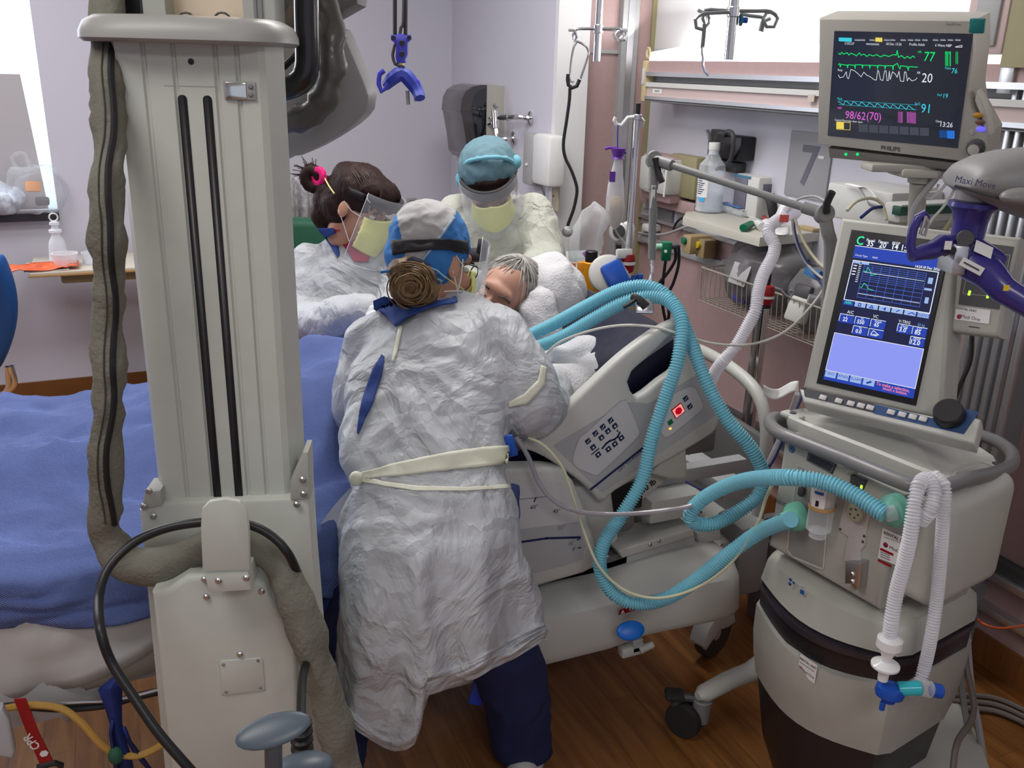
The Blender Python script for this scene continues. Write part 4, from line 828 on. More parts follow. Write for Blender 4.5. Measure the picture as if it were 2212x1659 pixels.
b.build('base_tray', root)
for px in (1826, 1851): b = MB(); u, v = PM.uv(px, 334, 0); b.lathe([(.0035, 0), (.0025, .002), (0, .0025)], PM.M(u, v, -.003), mat('green led', (0, .6, .1), .4, emit=(0, 1, .2), es=1.2), 12); b.build('led', root, label='green lamp')
b = MB(); P4 = quadpts(PM, [(2112, 195), (2124, 212), (2136, 245), (2141, 290), (2130, 292), (2122, 250), (2108, 215)], .0); b.prism(P4, -.02, .008, M_monl, PM.M(), .003); b.build('side_handle', root, label='pale curved side handle')
# monitor arm
root = thing('wall_support_arm', 'cream articulated arm and post holding the patient monitor', 'support arm', at(1980, 470, 2.2))
Fm = 2.25
b = MB(); b.cyl(at(1978, 490, Fm+.05), at(1984, 392, Fm), .020, M_monl); b.lathe([(.026, 0), (.03, .02), (.03, .045), (.022, .05)], fr(at(1985, 395, Fm), (0, 0, 1)), M_monl, 24); b.build('post', root)
b = MB(); b.box(fr(at(1995, 372, Fm), UP, RT), (.14, .10, .02), M_monl, .006); b.box(fr(at(1960, 362, Fm), UP, RT), (.20, .08, .018), M_mon, .005); b.build('tilt_plate', root)
b = MB(); P_ = at(1978, 490, Fm+.05); b.tube([P_, P_+V((.05, .05, -.02)), V((2.1, P_.y+.2, P_.z-.03)), V((2.24, P_.y+.22, P_.z-.03))], .022, M_monl); b.build('arm', root)
for pts, r, m, lab in (([(2034, 370), (2010, 400), (1990, 425), (1975, 450), (1968, 478)], .008, M_mid, 'thick grey cable bowing down from the patient monitor beside its post'), ([(2048, 372), (2050, 390), (2035, 408), (2010, 430), (1995, 425), (2002, 412), (2024, 408), (2028, 398)], .0035, M_offw, 'thin white cable looping beside the monitor post'), ([(2066, 395), (2056, 420), (2035, 450), (2015, 472), (1998, 500)], .0035, M_offw, 'thin white cable slanting down right of the looping cable'), ([(2100, 400), (2080, 440), (2060, 470), (2040, 500)], .006, M_khaki, 'khaki cable running down behind the lift arm')):
    b = MB(); b.tube([at(x, y, 2.22 if i else 2.2) for i, (x, y) in enumerate(pts)], r, m); b.build('cable', None, lab, 'cable')
# ================================================================ VENTILATOR
Fv = 1.80
# screen head
PH0 = Pl(at(1730, 850, 1.78), V((.387, -.922, 0)), V((.24, .10, .966)))
PH = PH0
root = thing('ventilator', 'tall beige and grey ventilator on wheels with a bright blue tilted screen', 'ventilator', (1.62, 1.30, 0))
VR = root
M_v = mat('ventilator beige', (.42, .42, .385), .42, var=.03, vscale=25); M_vl = mat('ventilator pale', (.50, .505, .475), .38); M_vg = mat('handle grey', (.17, .17, .175), .4, coat=.15); M_vd = mat('ventilator dark band', (.02, .018, .022), .35)
b = MB(); L = quadpts(PH, [(1816, 469), (2066, 500), (2034, 905), (1733, 838)]); b.prism(L, -.085, 0, M_v, PH.M(), .010, 3); b.build('screen_housing', root)
b = MB(); L = quadpts(PH, [(2068, 496), (2205, 513), (2160, 730), (2046, 716)], -.02); b.prism(L, -.075, -.02, M_v, PH.M(), .010, 3)
L = quadpts(PH, [(2088, 520), (2190, 533), (2158, 668), (2070, 657)], -.018); b.prism(L, -.02, -.0185, M_dgrey, PH.M())
for q in ([(2098, 540), (2182, 551), (2174, 590), (2092, 582)], [(2088, 598), (2170, 608), (2162, 642), (2080, 634)]):
    L = quadpts(PH, q+[q[0]], -.0183); b.line(L, .001, M_mid, PH.M(0, 0, -.0183))
for px, py in ((2094, 633), (2134, 639)): L = PH.uv(px, py, -.018); b.box(PH.M(L[0], L[1], -.018), (.004, .009, .002), mat('yellow green led', (.2, .8, .05), .4, emit=(.5, 1, .05), es=1.5))
L = quadpts(PH, [(2066, 661), (2140, 670), (2136, 700), (2062, 690)], -.0185); b.poly(L, M_paper, PH.M(0, 0, -.0185))
g = PH.uv(2088, 667, -.018); b.text('RENTAL UNIT', .0058, PH.M(g[0], g[1]-.003, -.0181), M_dgrey, bold=True); g = PH.uv(2094, 686, -.018); b.text('Med One', .009, PH.M(g[0]+.002, g[1]-.003, -.0181), M_dgrey); g = PH.uv(2072, 684, -.018); b.lathe([(.0045, 0), (0, .0002)], PH.M(g[0], g[1], -.0181), mat('maroon', (.3, .01, .06), .5), 14)
L = quadpts(PH, [(2093, 705), (2115, 708)], -.018); b.line(L, .0015, M_black, PH.M(0, 0, -.018))
b.build('side_module', root, label='side module with a dark panel and rental sticker')
b = MB(); L = quadpts(PH, [(1840, 496), (2056, 524), (1979, 877), (1764, 828)]); b.prism(L, -.002, .004, M_black, PH.M(), .003); b.build('bezel', root)
# screen graphics: s,t in 0..1 over this picture quad
SQ = [V(PH.uv(x, y, .0045)).to_3d() if False else V((*PH.uv(x, y, .0045), 0)) for x, y in [(1852, 513), (2043, 537), (1973, 861), (1778, 819)]]
def st(s_, t_): a = SQ[0].lerp(SQ[1], s_); c_ = SQ[3].lerp(SQ[2], s_); return a.lerp(c_, t_)
b = MB(); VM = PH.M(0, 0, .0045); ZL = [0]
E_bl, E_db, E_pl, E_pt, E_r, E_lg = em('vent blue', (.01, .05, .45), 1), em('vent deep blue', (.002, .006, .05), 1), em('vent pale panel', (.28, .33, .95), 1.0), em('vent tab', (.35, .5, .85), 1), em('vent red', (1, .25, .35), 1), em('vent line', (.08, .2, .9), 1)
E_v = em('vent white', (.9, .95, 1), 1)
def vr(s0, t0, s1, t1, m, z=1): b.poly([st(s0, t0), st(s1, t0), st(s1, t1), st(s0, t1)], m, PH.M(0, 0, .0045+.0003*z))
def vl(L, wd, m, z=3): b.line([st(*q) for q in L], wd, m, PH.M(0, 0, .0045+.0003*z))
ang = math.atan2((SQ[1]-SQ[0]).y, (SQ[1]-SQ[0]).x)
def vt(t, s_, t_, h, m=E_v, al='c', bold=False, sxx=.9): q = st(s_, t_); b.text(t, h, PH.M(q.x, q.y, .0045+.0012, ang), m, al, bold, sxx)
vr(0, 0, 1, 1, E_db, 0); vr(0, .0, 1, .055, E_db); vr(0, .058, 1, .14, E_bl); vl([(0, .056), (.75, .056)], .0012, E_v)
vt('C', .045, .046, .024, em('vent green', (.05, .9, .3), 1), bold=True); 
for k, (a, n_) in enumerate((('Ppeak', '35'), ('Pmean', '20'), ('PEEP', '14'), ('I:E', '1:2.4'), ('', '2'))): vt(a, .17+k*.145, .018, .0085); vt(n_, .17+k*.145, .048, .0155, bold=True)
vt('Circuit Type', .10, .125, .0055); vt('Adult', .26, .125, .0055); vt('14:24', .76, .148, .007, bold=True); vt('18 Dec 2020', .90, .148, .007, bold=True)
vr(0.02, .155, .98, .43, E_db); vl([(.02, .157), (.98, .157), (.98, .43), (.02, .43), (.02, .157)], .0016, E_v)
for k in range(9): vl([(.16, .175+k*.0135), (.86, .175+k*.0135)], .0006, E_lg)
for k in range(4): vl([(.16, .31+k*.03), (.86, .31+k*.03)], .0007, E_lg)
for k in range(8): vl([(.16+k*.1, .175), (.16+k*.1, .40)], .0006, E_lg)
vl([(.18, .225), (.85, .228)], .0008, E_v); vl([(.16, .375), (.85, .375)], .0008, E_v)
vl([(.16, .222), (.20, .222), (.205, .19), (.25, .22), (.26, .24), (.33, .227)], .001, em('vent green', (0, 0, 0))); vl([(.16, .33), (.19, .33), (.205, .30), (.24, .31), (.26, .333), (.33, .338)], .001, em('vent green', (0, 0, 0)))
vr(.89, .20, .94, .24, E_pt, 3); vr(.90, .33, .94, .37, E_pt, 3); vr(.87, .27, .95, .285, E_pt, 3); vr(.02, .16, .11, .175, E_pt, 3); vr(.12, .16, .21, .175, E_pt, 3)
for k in range(10): vl([(.10, .18+k*.013), (.125, .18+k*.013)], .0012, E_v)
for k in range(4): vl([(.04, .19+k*.02), (.075, .19+k*.02)], .002, E_v)
vr(.02, .43, .14, .465, E_bl, 3); vl([(.04, .457), (.055, .438), (.065, .457), (.08, .438), (.09, .457), (.105, .438), (.115, .457)], .001, em('vent green', (0, 0, 0)), 4)
ic = ['-', '^', '<', '=', '~', 'EVENT']
for k in range(6): x = .155+k*.14; vr(x, .433, x+.125, .465, E_pt, 3); 
vt('EVENT', .92, .461, .0085, E_bl)
for k, L in enumerate(([(.20, .44), (.20, .458), (.225, .458), (.225, .44), (.20, .44)], [(.33, .458), (.35, .44), (.37, .458), (.33, .458)], [(.48, .45), (.495, .45), (.505, .44), (.505, .459), (.495, .45)], [(.63, .455), (.66, .442)], [(.76, .456), (.80, .444), (.83, .455)])): vl(L, .0018, E_bl, 4)
vt('A/C', .13, .52, .009); vt('VC', .42, .52, .009)
cells = [(.02, .53, 'f', '22'), (.20, .53, 'Vt', '550'), (.38, .53, 'Vpeak', '65'), (.20, .595, 'Th', '0.0'), (.38, .595, '', 'RAMP')]
for x, y, a, n_ in cells:
    vr(x, y, x+.165, y+.058, E_bl, 2); vl([(x, y+.05), (x, y), (x+.16, y)], .0011, E_v); vt(a, x+.08, y+.018, .0065); vt(n_, x+.07, y+.046, .011 if n_ != 'RAMP' else .006, bold=True)
    if n_ == 'RAMP': vl([(x+.03, y+.035), (x+.05, y+.01), (x+.12, y+.035)], .0012, E_v)
for x, y, a, n_ in [(.68, .53, 'Vtrig', '3.0'), (.84, .53, 'O2', '85'), (.84, .598, 'PEEP', '12.0')]:
    vr(x, y, x+.15, y+.06, E_bl, 2); vl([(x, y+.05), (x, y), (x+.15, y)], .0011, E_v); vt(a, x+.07, y+.02, .0075); vt(n_, x+.06, y+.05, .0125, bold=True)
vt('V-TRIG', .74, .522, .008); vt('50 kg', .92, .522, .007, em('soft blue text', (.2, .4, .8)))
vr(.0, .665, 1, .935, E_v, 1); vr(.006, .669, .994, .931, E_pl, 2)
vr(0, .936, 1, 1, E_bl, 1)
for k, t_ in enumerate(('VENT', 'APNEA', 'ALARM', '')): vr(.01+k*.145, .937, .135+k*.145, .978, E_pt, 2); vt(t_, .073+k*.145, .962, .0075, E_bl)
vl([(.49, .962), (.53, .95)], .004, E_bl, 4)
vt('To make a selection,', .77, .963, .0085, E_r, bold=True); vt('touch a button.', .80, .985, .0085, E_r, bold=True)
b.build('screen', root, label='bright blue and black ventilator screen', sharp=0)
# console strip below screen
PK = Pl(PH.p(1730, 850), PH.x, (PH.y*.62+PH.z*.0-V((0, 0, 0))) + PH.z*-.78)
PK = Pl(at(1735, 850, 1.74), V((.387, -.922, 0)), V((.62, .30, .72)))
b = MB(); L = quadpts(PK, [(1726, 838), (2033, 902), (2050, 880), (2119, 905), (2105, 958), (1735, 868)], 0); b.prism(L, -.04, 0, M_vl, PK.M(), .006, 3); b.build('console', root)
M_bcon = mat('console blue', (.02, .06, .17), .4); M_bdk = mat('console dark', (.04, .045, .06), .4); M_btn = mat('console button', (.52, .51, .50), .5)
b = MB(); L = quadpts(PK, [(1736, 840), (1890, 873), (1887, 891), (1738, 856)], .001); b.poly(L, M_bdk, PK.M(0, 0, .001)); L = quadpts(PK, [(1890, 873), (2014, 903), (2034, 872), (2115, 890), (2082, 938), (1887, 893)], .001); b.poly(L, M_bcon, PK.M(0, 0, .001)); b.build('control_strip', root, label='navy and blue button strip', sharp=0)
def strip_btn(px, w_): 
    b = MB(); py = 843+(px-1740)*.215+8; g = PK.uv(px, py, .001); b.box(PK.M(g[0], g[1], .002), (w_, .011, .004), M_btn, .002); b.build('console_button', root)
for px in (1778, 1812, 1838, 1860, 1880, 1925, 1949, 1972, 1994): strip_btn(px, .015)
b = MB(); g = PK.uv(2051, 898, .001); b.lathe([(.027, 0), (.028, .004), (.026, .018), (.023, .021), (0, .0205)], PK.M(g[0], g[1], .001), M_black, 28); b.build('dial', root, label='black control dial')
b = MB(); g = PK.uv(2052, 878, .001); b.box(PK.M(g[0], g[1]+.004, .0015), (.018, .006, .002), M_btn, .001); b.build('console_label', root)
# ---- body
UX = V((math.sin(math.radians(11)), -math.cos(math.radians(11)), 0)); NX = UX.cross(UP)  # front normal (towards the bed)
fl = at(1657, 1178, 1.72)
PF = Pl(fl, UX, UP)
def P3(b, L, n0, n1, m, r=.006, seg=3, P=PF, nn=None): b.prism(quadpts(P, L, nn if nn is not None else n1), n0, n1, m, P.M(), r, seg)
b = MB(); P3(b, [(1693, 942), (1958, 1068), (1913, 1237), (1896, 1319), (1657, 1180)], -.26, 0, M_v, .012); b.build('body', root)
# right side cover, rounded
b = MB(); u0, v0 = PF.uv(1925, 1300, -.02); u1, v1 = PF.uv(1960, 1070, -.02)
b.box(PF.M(u1+.035, (v0+v1)/2+.016, -.14), (.10, v1-v0+.01, .23), M_vl, .03, seg=4); b.build('side_cover', root)
# top shroud
rim = [(1706, 893, 1.86), (1700, 903, 1.80), (1722, 915, 1.74), (1800, 946, 1.66), (1900, 985, 1.58), (1990, 1022, 1.51), (2050, 1043, 1.48), (2066, 1045, 1.49), (2068, 1034, 1.53), (2090, 1022, 1.57), (2140, 1014, 1.62), (2156, 1008, 1.65), (2150, 996, 1.70), (2080, 955, 1.86), (1980, 925, 2.0), (1850, 897, 2.06), (1760, 888, 2.0)]
RP = cr([at(*q) for q in rim], .03, True); cR = sum(RP, V((0, 0, 0)))/len(RP)
def sc_ring(k, dz, pull=V((0, 0, 0))): return [cR+(p-cR)*k+V((0, 0, dz))+pull for p in RP]
b = MB(); b.loft([sc_ring(.60, -.13, V((.02, -.0, 0))), sc_ring(.78, -.09, V((.015, 0, 0))), sc_ring(.96, -.03), sc_ring(1.0, -.008), sc_ring(1.0, .004), sc_ring(.97, .010), sc_ring(.93, .004), sc_ring(.80, .004), sc_ring(.62, .018), sc_ring(.35, .032), sc_ring(.1, .034)], M_vl); b.build('top_shroud', root, sharp=50)
b = MB(); q = at(1905, 915, 1.80); b.cyl(q-V((0, 0, .05)), q+V((0, 0, .0)), .055, M_vl, n=28); b.cyl(q-V((0, 0, .015)), q+V((0, 0, .03)), .045, M_v, n=28); b.tube([at(1870, 928, 1.74), at(1900, 945, 1.72), at(1945, 948, 1.72), at(1975, 930, 1.75)], .005, M_vl); b.build('swivel_neck', root)
b = MB(); q = at(1878, 930, 1.735); b.box(fr(q, -FW, RT), (.028, .018, .014), M_blue, .004); b.build('swivel_catch', root, label='blue catch')
# handle
hz = [(1700, 912, 1.86), (1680, 902, 1.84), (1664, 908, 1.79), (1668, 922, 1.75), (1690, 938, 1.70), (1760, 966, 1.63), (1850, 1002, 1.55), (1930, 1035, 1.48), (1975, 1050, 1.45), (2020, 1056, 1.45), (2090, 1035, 1.50), (2150, 1022, 1.58), (2183, 1005, 1.66), (2186, 980, 1.74), (2165, 960, 1.82), (2140, 948, 1.88), (2110, 938, 1.93)]
b = MB(); b.tube([at(*q) for q in hz], .0135, M_vg, n=16); b.build('handle_bar', root, label='grey wrap-around handle bar')
b = MB()
for px, py, d in ((1712, 898, 1.80), (2058, 1040, 1.52), (2150, 1008, 1.62)):
    q = at(px, py, d); b.box(fr(q, UP, -UX), (.05, .028, .012), M_vl, .006); b.cyl(q+V((0, 0, .004)), q+V((0, 0, .008)), .007, M_dgrey)
b.build('handle_mount', root)
# recess, display etc. on the front
b = MB(); g = quadpts(PF, [(1747, 972), (1806, 1003), (1797, 1024), (1741, 995)], .003); b.prism(g, 0, .003, M_bdk, PF.M(), .001); b.line(quadpts(PF, [(1750, 977), (1802, 1004), (1794, 1020), (1744, 995), (1750, 977)], .0035), .0008, M_mid, PF.M(0, 0, .0035)); b.build('display_window', root, label='dark display window')
b = MB(); M_logo = mat('logo blue', (.02, .10, .35), .4); g = PF.uv(1710, 970, .001); b.lathe([(.008, 0), (.0055, .001)], PF.M(g[0], g[1], .001), M_logo, 16, cap=False); b.rect(-.003, -.003, .003, .003, M_logo, PF.M(g[0], g[1], .0015))
for k, (w_, t_) in enumerate(((.026, ''), (.02, ''), (.024, ''))): g = PF.uv(1722, 969+k*6, .001); b.rect(0, 0, w_*.7, .0015, M_mid, PF.M(g[0], g[1], .001))
for k in range(2): g = quadpts(PF, [(1673, 1078+k*4), (1701, 1090+k*5)], .001); b.line(g, .0012, M_bdk, PF.M(0, 0, .001))
b.build('markings', root, sharp=0)
b = MB(); g = quadpts(PF, [(1811, 988), (1864, 1018), (1850, 1022), (1832, 1029), (1818, 1018)], .014); b.prism(g, 0, .014, M_v, PF.M(), .010, 3); b.build('button_bump', root)
b = MB(); g = quadpts(PF, [(1722, 1003), (1795, 1036), (1778, 1232), (1760, 1230), (1712, 1203), (1700, 1190)], .0008); b.prism(g, -.001, .0008, mat('recess grey', (.30, .31, .295), .5), PF.M(), .0004)
b.line(quadpts(PF, [(1722, 1003), (1795, 1036), (1778, 1230), (1712, 1203), (1700, 1188), (1722, 1003)], .0015), .004, M_vl, PF.M(0, 0, .0012)); b.build('filter_bay', root, label='recessed grey filter bay')
c = PF.p(1776, 1090, .028); zr = .024
b = MB(); b.cyl(c-V((0, 0, .0)), c+V((0, 0, .045)), zr*.92, mat('pleated filter', (.62, .52, .42), .6), n=30); b.build('filter_cartridge', root, label='pleated tan filter')
b = MB(); b.cyl(c-V((0, 0, .055)), c+V((0, 0, .055)), zr, M_clear, n=28); b.cyl(c-V((0, 0, .07)), c-V((0, 0, .055)), zr*.7, M_clear, n=24); b.lathe([(zr*1.08, 0), (zr*1.1, .004), (zr*1.08, .008)], fr(c-V((0, 0, .006))), mat('tan ring', (.5, .3, .12), .4), 28, cap=False); b.build('filter_jar', root)
b = MB(); a0 = math.atan2(-c.y, -c.x); b.grid(lambda u, v: c+V(((zr+.001)*math.cos(a0-.9+1.1*u), (zr+.001)*math.sin(a0-.9+1.1*u), .0+.045*v)), 8, 1, M_paper)
b.grid(lambda u, v: c+V(((zr+.002)*math.cos(a0-.5+.25*u), (zr+.002)*math.sin(a0-.5+.25*u), .005+.012*v)), 3, 1, M_black); b.grid(lambda u, v: c+V(((zr+.002)*math.cos(a0-.7+.7*u), (zr+.002)*math.sin(a0-.7+.7*u), .03+.006*v)), 3, 1, M_logo); b.build('filter_label', root, sharp=0)
b = MB(); b.tube([PF.p(1730, 1015, .006), PF.p(1731, 1035, .014), PF.p(1733, 1050, .014)], .004, M_mid); b.build('latch_stem', root); b = MB(); g = PF.uv(1730, 1062, .01); b.box(PF.M(g[0], g[1], .008), (.014, .022, .012), M_dgrey, .005); b.build('latch', root, label='dark latch')
b = MB(); g = quadpts(PF, [(1837, 1025), (1871, 1037), (1862, 1057), (1834, 1050)], .006); b.prism(g, 0, .006, M_dgrey, PF.M(), .002)
g = PF.uv(1860, 1052, .008); b.box(PF.M(g[0], g[1], .007), (.004, .006, .002), mat('yellow green led', (0, 0, 0))); b.build('port_panel', root)
b = MB(); g = quadpts(PF, [(1828, 1072), (1882, 1098), (1874, 1135), (1868, 1178), (1858, 1190), (1860, 1215), (1822, 1212), (1828, 1175), (1832, 1160), (1810, 1145)], .004); b.prism(g, 0, .004, mat('pinkish bracket', (.52, .49, .48), .35), PF.M(), .001)
for px, py in ((1827, 1076), (1876, 1100), (1815, 1143), (1864, 1170), (1867, 1158)): g = PF.uv(px, py, .004); b.lathe([(.003, 0), (.002, .002)], PF.M(g[0], g[1], .004), M_dgrey, 10)
b.build('mount_plate', root, label='pale mounting plate')
b = MB(); g = PF.uv(1853, 1105, .006); b.lathe([(.017, 0), (.017, .012), (.014, .014), (0, .014)], PF.M(g[0], g[1], .004), mat('cream connector', (.45, .43, .30), .5), 24)
for k in range(5): a = k*PI*.4; b.lathe([(.0022, 0), (.0022, .0005)], PF.M(g[0]+.009*math.cos(a), g[1]+.009*math.sin(a), .0181), M_dgrey, 8)
b.build('round_connector', root, label='cream round connector')
b = MB(); g = quadpts(PF, [(1825, 1215), (1862, 1216), (1856, 1272), (1846, 1274), (1838, 1262), (1824, 1262)], .022); b.prism(g, .002, .022, M_steel, PF.M(), .003); 
for py in (1240, 1256): q = PF.p(1842, py, .022); bolt(b, q, NX, .0045, M_chrome)
b.build('clamp_block', root, label='brushed steel clamp block')
b = MB(); g = quadpts(PF, [(1907, 1140), (1958, 1163), (1946, 1225), (1896, 1205)], .001); b.poly(g, M_paper, PF.M(0, 0, .001))
def vtx(t, px, py, h, m, bold=False, al='l', sxx=1): g = PF.uv(px, py, .0015); b.text(t, h, PF.M(g[0], g[1], .0016), m, al, bold, sxx)
vtx('RENTAL UNIT', 1909, 1153, .0085, M_dgrey, True); b.line(quadpts(PF, [(1910, 1160), (1950, 1174)], .0015), .0008, M_dgrey, PF.M(0, 0, .0015)); vtx('Med One', 1921, 1185, .0095, M_dgrey)
g = PF.uv(1913, 1177, .0015); b.lathe([(.005, 0), (0, .0003)], PF.M(g[0], g[1], .0015), mat('maroon', (0, 0, 0)), 16)
for q in ([(1902, 1183), (1930, 1196), (1929, 1201), (1901, 1188)], [(1897, 1207), (1926, 1221), (1925, 1226), (1896, 1212)]): b.poly(quadpts(PF, q, .0016), M_red, PF.M(0, 0, .0016))
for k in range(3): b.line(quadpts(PF, [(1902, 1192+k*5), (1922, 1200+k*5)], .0016), .0012, M_dgrey, PF.M(0, 0, .0016))
vtx('E', 1934, 1222, .014, M_dgrey, True); b.build('rental_sticker', root, label='white RENTAL UNIT sticker with red bands', sharp=0)
# ---- cabinet
floorF = atz(1890, 1640, .12)
def cab(z, bulge, w0, w1, dpt, wav=0, lean=0):
    """rounded plan outline of the cabinet at height z"""
    o = []
    ctr = CABC + UP*z + NX*lean
    for k in range(13): t = k/12; u = w0+(w1-w0)*t; o.append(ctr+UX*u + NX*(dpt/2+bulge*math.sin(PI*t)) + UP*wav*math.sin(PI*t))
    o.append(ctr+UX*(w1+.012) + NX*(dpt/2-.03)); o.append(ctr+UX*(w1+.012) - NX*(dpt/2-.03)); o.append(ctr+UX*w1 - NX*dpt/2)
    o.append(ctr+UX*w0 - NX*dpt/2); o.append(ctr+UX*(w0-.012) - NX*(dpt/2-.03)); o.append(ctr+UX*(w0-.012) + NX*(dpt/2-.03))
    return o
l0 = at(1640, 1500, 1.72); r0 = at(1893, 1640, 1.45)
cfl = PF.uv(1652, 1200); WB = PF.uv(1900, 1330)[0]-cfl[0]
CABC = V((PF.w(cfl[0]+WB/2, 0, -.16).x, PF.w(cfl[0]+WB/2, 0, -.16).y, 0)); hw = WB/2
zt_ = PF.p(1780, 1260).z
#print('CAB', CABC, WB, zt_, l0, r0)
def cabm(name, spec, m, label=None): b = MB(); b.loft([cab(*s) for s in spec], m); return b.build(name, root, label=label, sharp=40)
dp = .255
CABC = CABC + NX*.015
cabm('cabinet_top', [(zt_-.01, .015, -hw+.005, hw+.03, dp-.03), (zt_-.025, .035, -hw-.004, hw+.04, dp), (zt_-.072, .045, -hw-.008, hw+.045, dp+.02, -.012)], M_v)
cabm('dark_band', [(zt_-.073, .043, -hw-.006, hw+.042, dp+.014, -.012), (zt_-.135, .040, -hw-.006, hw+.042, dp+.012, -.030)], M_vd, 'black band around the cabinet')
cabm('band_lip', [(zt_-.082, .052, -hw-.009, hw+.046, dp+.022, -.012), (zt_-.094, .052, -hw-.009, hw+.046, dp+.022, -.013)], mat('satin black lip', (.035, .03, .04), .28), 'glossy black lip')
cabm('cabinet_body', [(zt_-.136, .046, -hw-.010, hw+.046, dp+.022, -.030), (zt_-.20, .05, -hw-.010, hw+.046, dp+.022), (zt_-.26, .05, -hw-.006, hw+.042, dp+.01), (.375, .05, -hw+.0, hw+.034, dp-.01, -.008)], M_v)
cabm('cabinet_base', [(.374, .045, -hw+.003, hw+.03, dp-.015, -.008), (.22, .042, -hw+.03, hw+.015, dp-.04), (.11, .035, -hw+.07, hw+.0, dp-.08)], M_vd, 'black lower base')
PC2 = Pl(CABC+NX*(dp/2+.075)+UP*.3, UX, UP)
b = MB()
def cpt(u, v, off=.002):  # on the bulged front
    t = (u+hw)/(2*hw+.06); return CABC + UX*u + UP*v + NX*(dp/2+.005+.048*math.sin(PI*min(1, max(0, t)))+off)
uL, vL = PC2.uv(1733, 1450); PL_ = Pl(cpt(uL, PC2.w(0, vL).z, .006), UX+NX*.05, UP)
b.rect(-.022, -.022, .022, .022, M_paper, PL_.M()); b.text('RENTAL UNIT', .0075, PL_.M(0, .010, .0005), M_dgrey, bold=True, sx=.9); b.text('Med One', .009, PL_.M(.004, -.013, .0005), M_dgrey, sx=.9); b.lathe([(.0045, 0), (0, .0002)], PL_.M(-.016, -.01, .0005), mat('maroon', (0, 0, 0)), 14); b.rect(-.02, .003, .018, .0042, M_dgrey, PL_.M(0, 0, .0005)); b.rect(-.022, .028, .03, .030, M_bdk, PL_.M()); b.build('cabinet_sticker', root, label='white RENTAL UNIT sticker on the cabinet', sharp=0)
b = MB(); uL, vL = PC2.uv(1690, 1270); PL_ = Pl(cpt(uL, PC2.w(0, vL).z, .004), UX, UP)
for x, y, r in ((-.004, .008, .004), (-.004, -.002, .004), (.004, .005, .003)): b.lathe([(r, 0), (0, .0003)], PL_.M(x, y), M_logo, 12)
b.rect(.022, -.010, .032, 0, M_logo, PL_.M()); b.text('1h', .008, PL_.M(.028, .003), M_logo); b.build('symbols', root, label='small blue symbols', sharp=0)
PS = Pl(CABC+UX*(hw+.08)+UP*.3, -NX, UP)
b = MB()
for k in range(9): u, v = PS.uv(2010+(k % 3)*14, 1480+(k//3)*26+(k % 2)*12, 0); b.rect(0, 0, .006+.004*(k % 3), .0015, M_mid, PS.M(u, v, .001)); b.rect(.006, -.012, .0075, .01, M_mid, PS.M(u, v, .001))
b.build('side_print', root, sharp=0)
# legs & casters
def leg(px, py, Fh, zf, lab=None):
    pass
wl = atz(1480, 1578, 0); 
def caster(root, c, r, m1, m2, hood=None, ax=None, tw=True):
    ax = V(ax or (1, 0, 0)).normalized(); c = V((c[0], c[1], r))
    b = MB()
    for s_ in ((-1, 1) if tw else (0,)):
        b.lathe([(r*.78, -.012), (r*.96, -.012), (r, -.006), (r, .006), (r*.96, .012), (r*.78, .012)], fr(c+ax*s_*.022, ax), m1, 28); b.lathe([(0, -.010), (r*.78, -.011), (r*.78, .011), (0, .010)], fr(c+ax*s_*.022, ax), m2, 28)
    b.build('wheel', root)
    return c
c = caster(root, (wl.x, wl.y), .048, M_rubber, mat('brown wheel hub', (.09, .07, .06), .5), ax=(.85, .5, 0))
b = MB(); b.cyl(c+V((.03, -.02, -.01)), c+V((.03, -.02, .06)), .022, M_grey, r2=.026); b.tube([c+V((-.03, .01, .0)), c+V((-.03, .01, .05)), c+V((.0, 0, .058)), c+V((.03, -.02, .05))], .012, M_dgrey); b.box(fr(c+V((-.035, .015, .066)), (0, 0, 1), (.8, -.4, 0)), (.05, .045, .016), M_rubber, .007); b.build('caster_housing', root)
b = MB()
A = c+V((.03, -.02, .075)); Bp = atz(1665, 1432, .13)
L = []
ring = lambda q, w_, h: [q + d_*w_*math.cos(a) + UP*h*math.sin(a) for a in [k*PI/8 for k in range(16)]]
dv = (Bp-A).normalized(); d_ = V((-dv.y, dv.x, 0)).normalized()
b.loft([ring(A-dv*.02, .012, .010), ring(A, .026, .020), ring(A.lerp(Bp, .35)+UP*.005, .028, .022), ring(A.lerp(Bp, .7), .030, .024), ring(Bp, .045, .03)], M_vl); b.build('leg', root)
for px, py, F_, nm in ((2060, 1700, 1.55, 0),):
    pass
q2 = CABC + UX*(hw+.10) + NX*.10; q3 = CABC + UX*(hw+.13) - NX*.17; q4 = CABC - UX*(hw) - NX*.2
for q, c0 in ((q2+UX*.08+NX*.06, CABC+UX*.06), (q3, CABC+UX*.08-NX*.05), (q4, CABC-UX*.05)):
    c = caster(root, (q.x, q.y), .048, M_rubber, M_dgrey, ax=(.3, .9, 0)); A = c+UP*.055; Bp = V((c0.x, c0.y, .12)); dv = (Bp-A).normalized(); d_ = V((-dv.y, dv.x, 0)).normalized(); b = MB()
    b.loft([ring(A-dv*.03, .012, .008), ring(A, .045, .022), ring(A.lerp(Bp, .5), .07, .028), ring(Bp, .09, .03)], M_vl); b.build('leg', root)
b = MB(); b.prism([(-.02, -.16), (hw+.17, -.13), (hw+.20, .02), (hw+.12, .14), (-.02, .14)], .085, .118, M_vl, Matrix(((UX.x, -NX.x, 0, CABC.x), (UX.y, -NX.y, 0, CABC.y), (0, 0, 1, 0), (0, 0, 0, 1))), .01); b.build('base_plate', root)

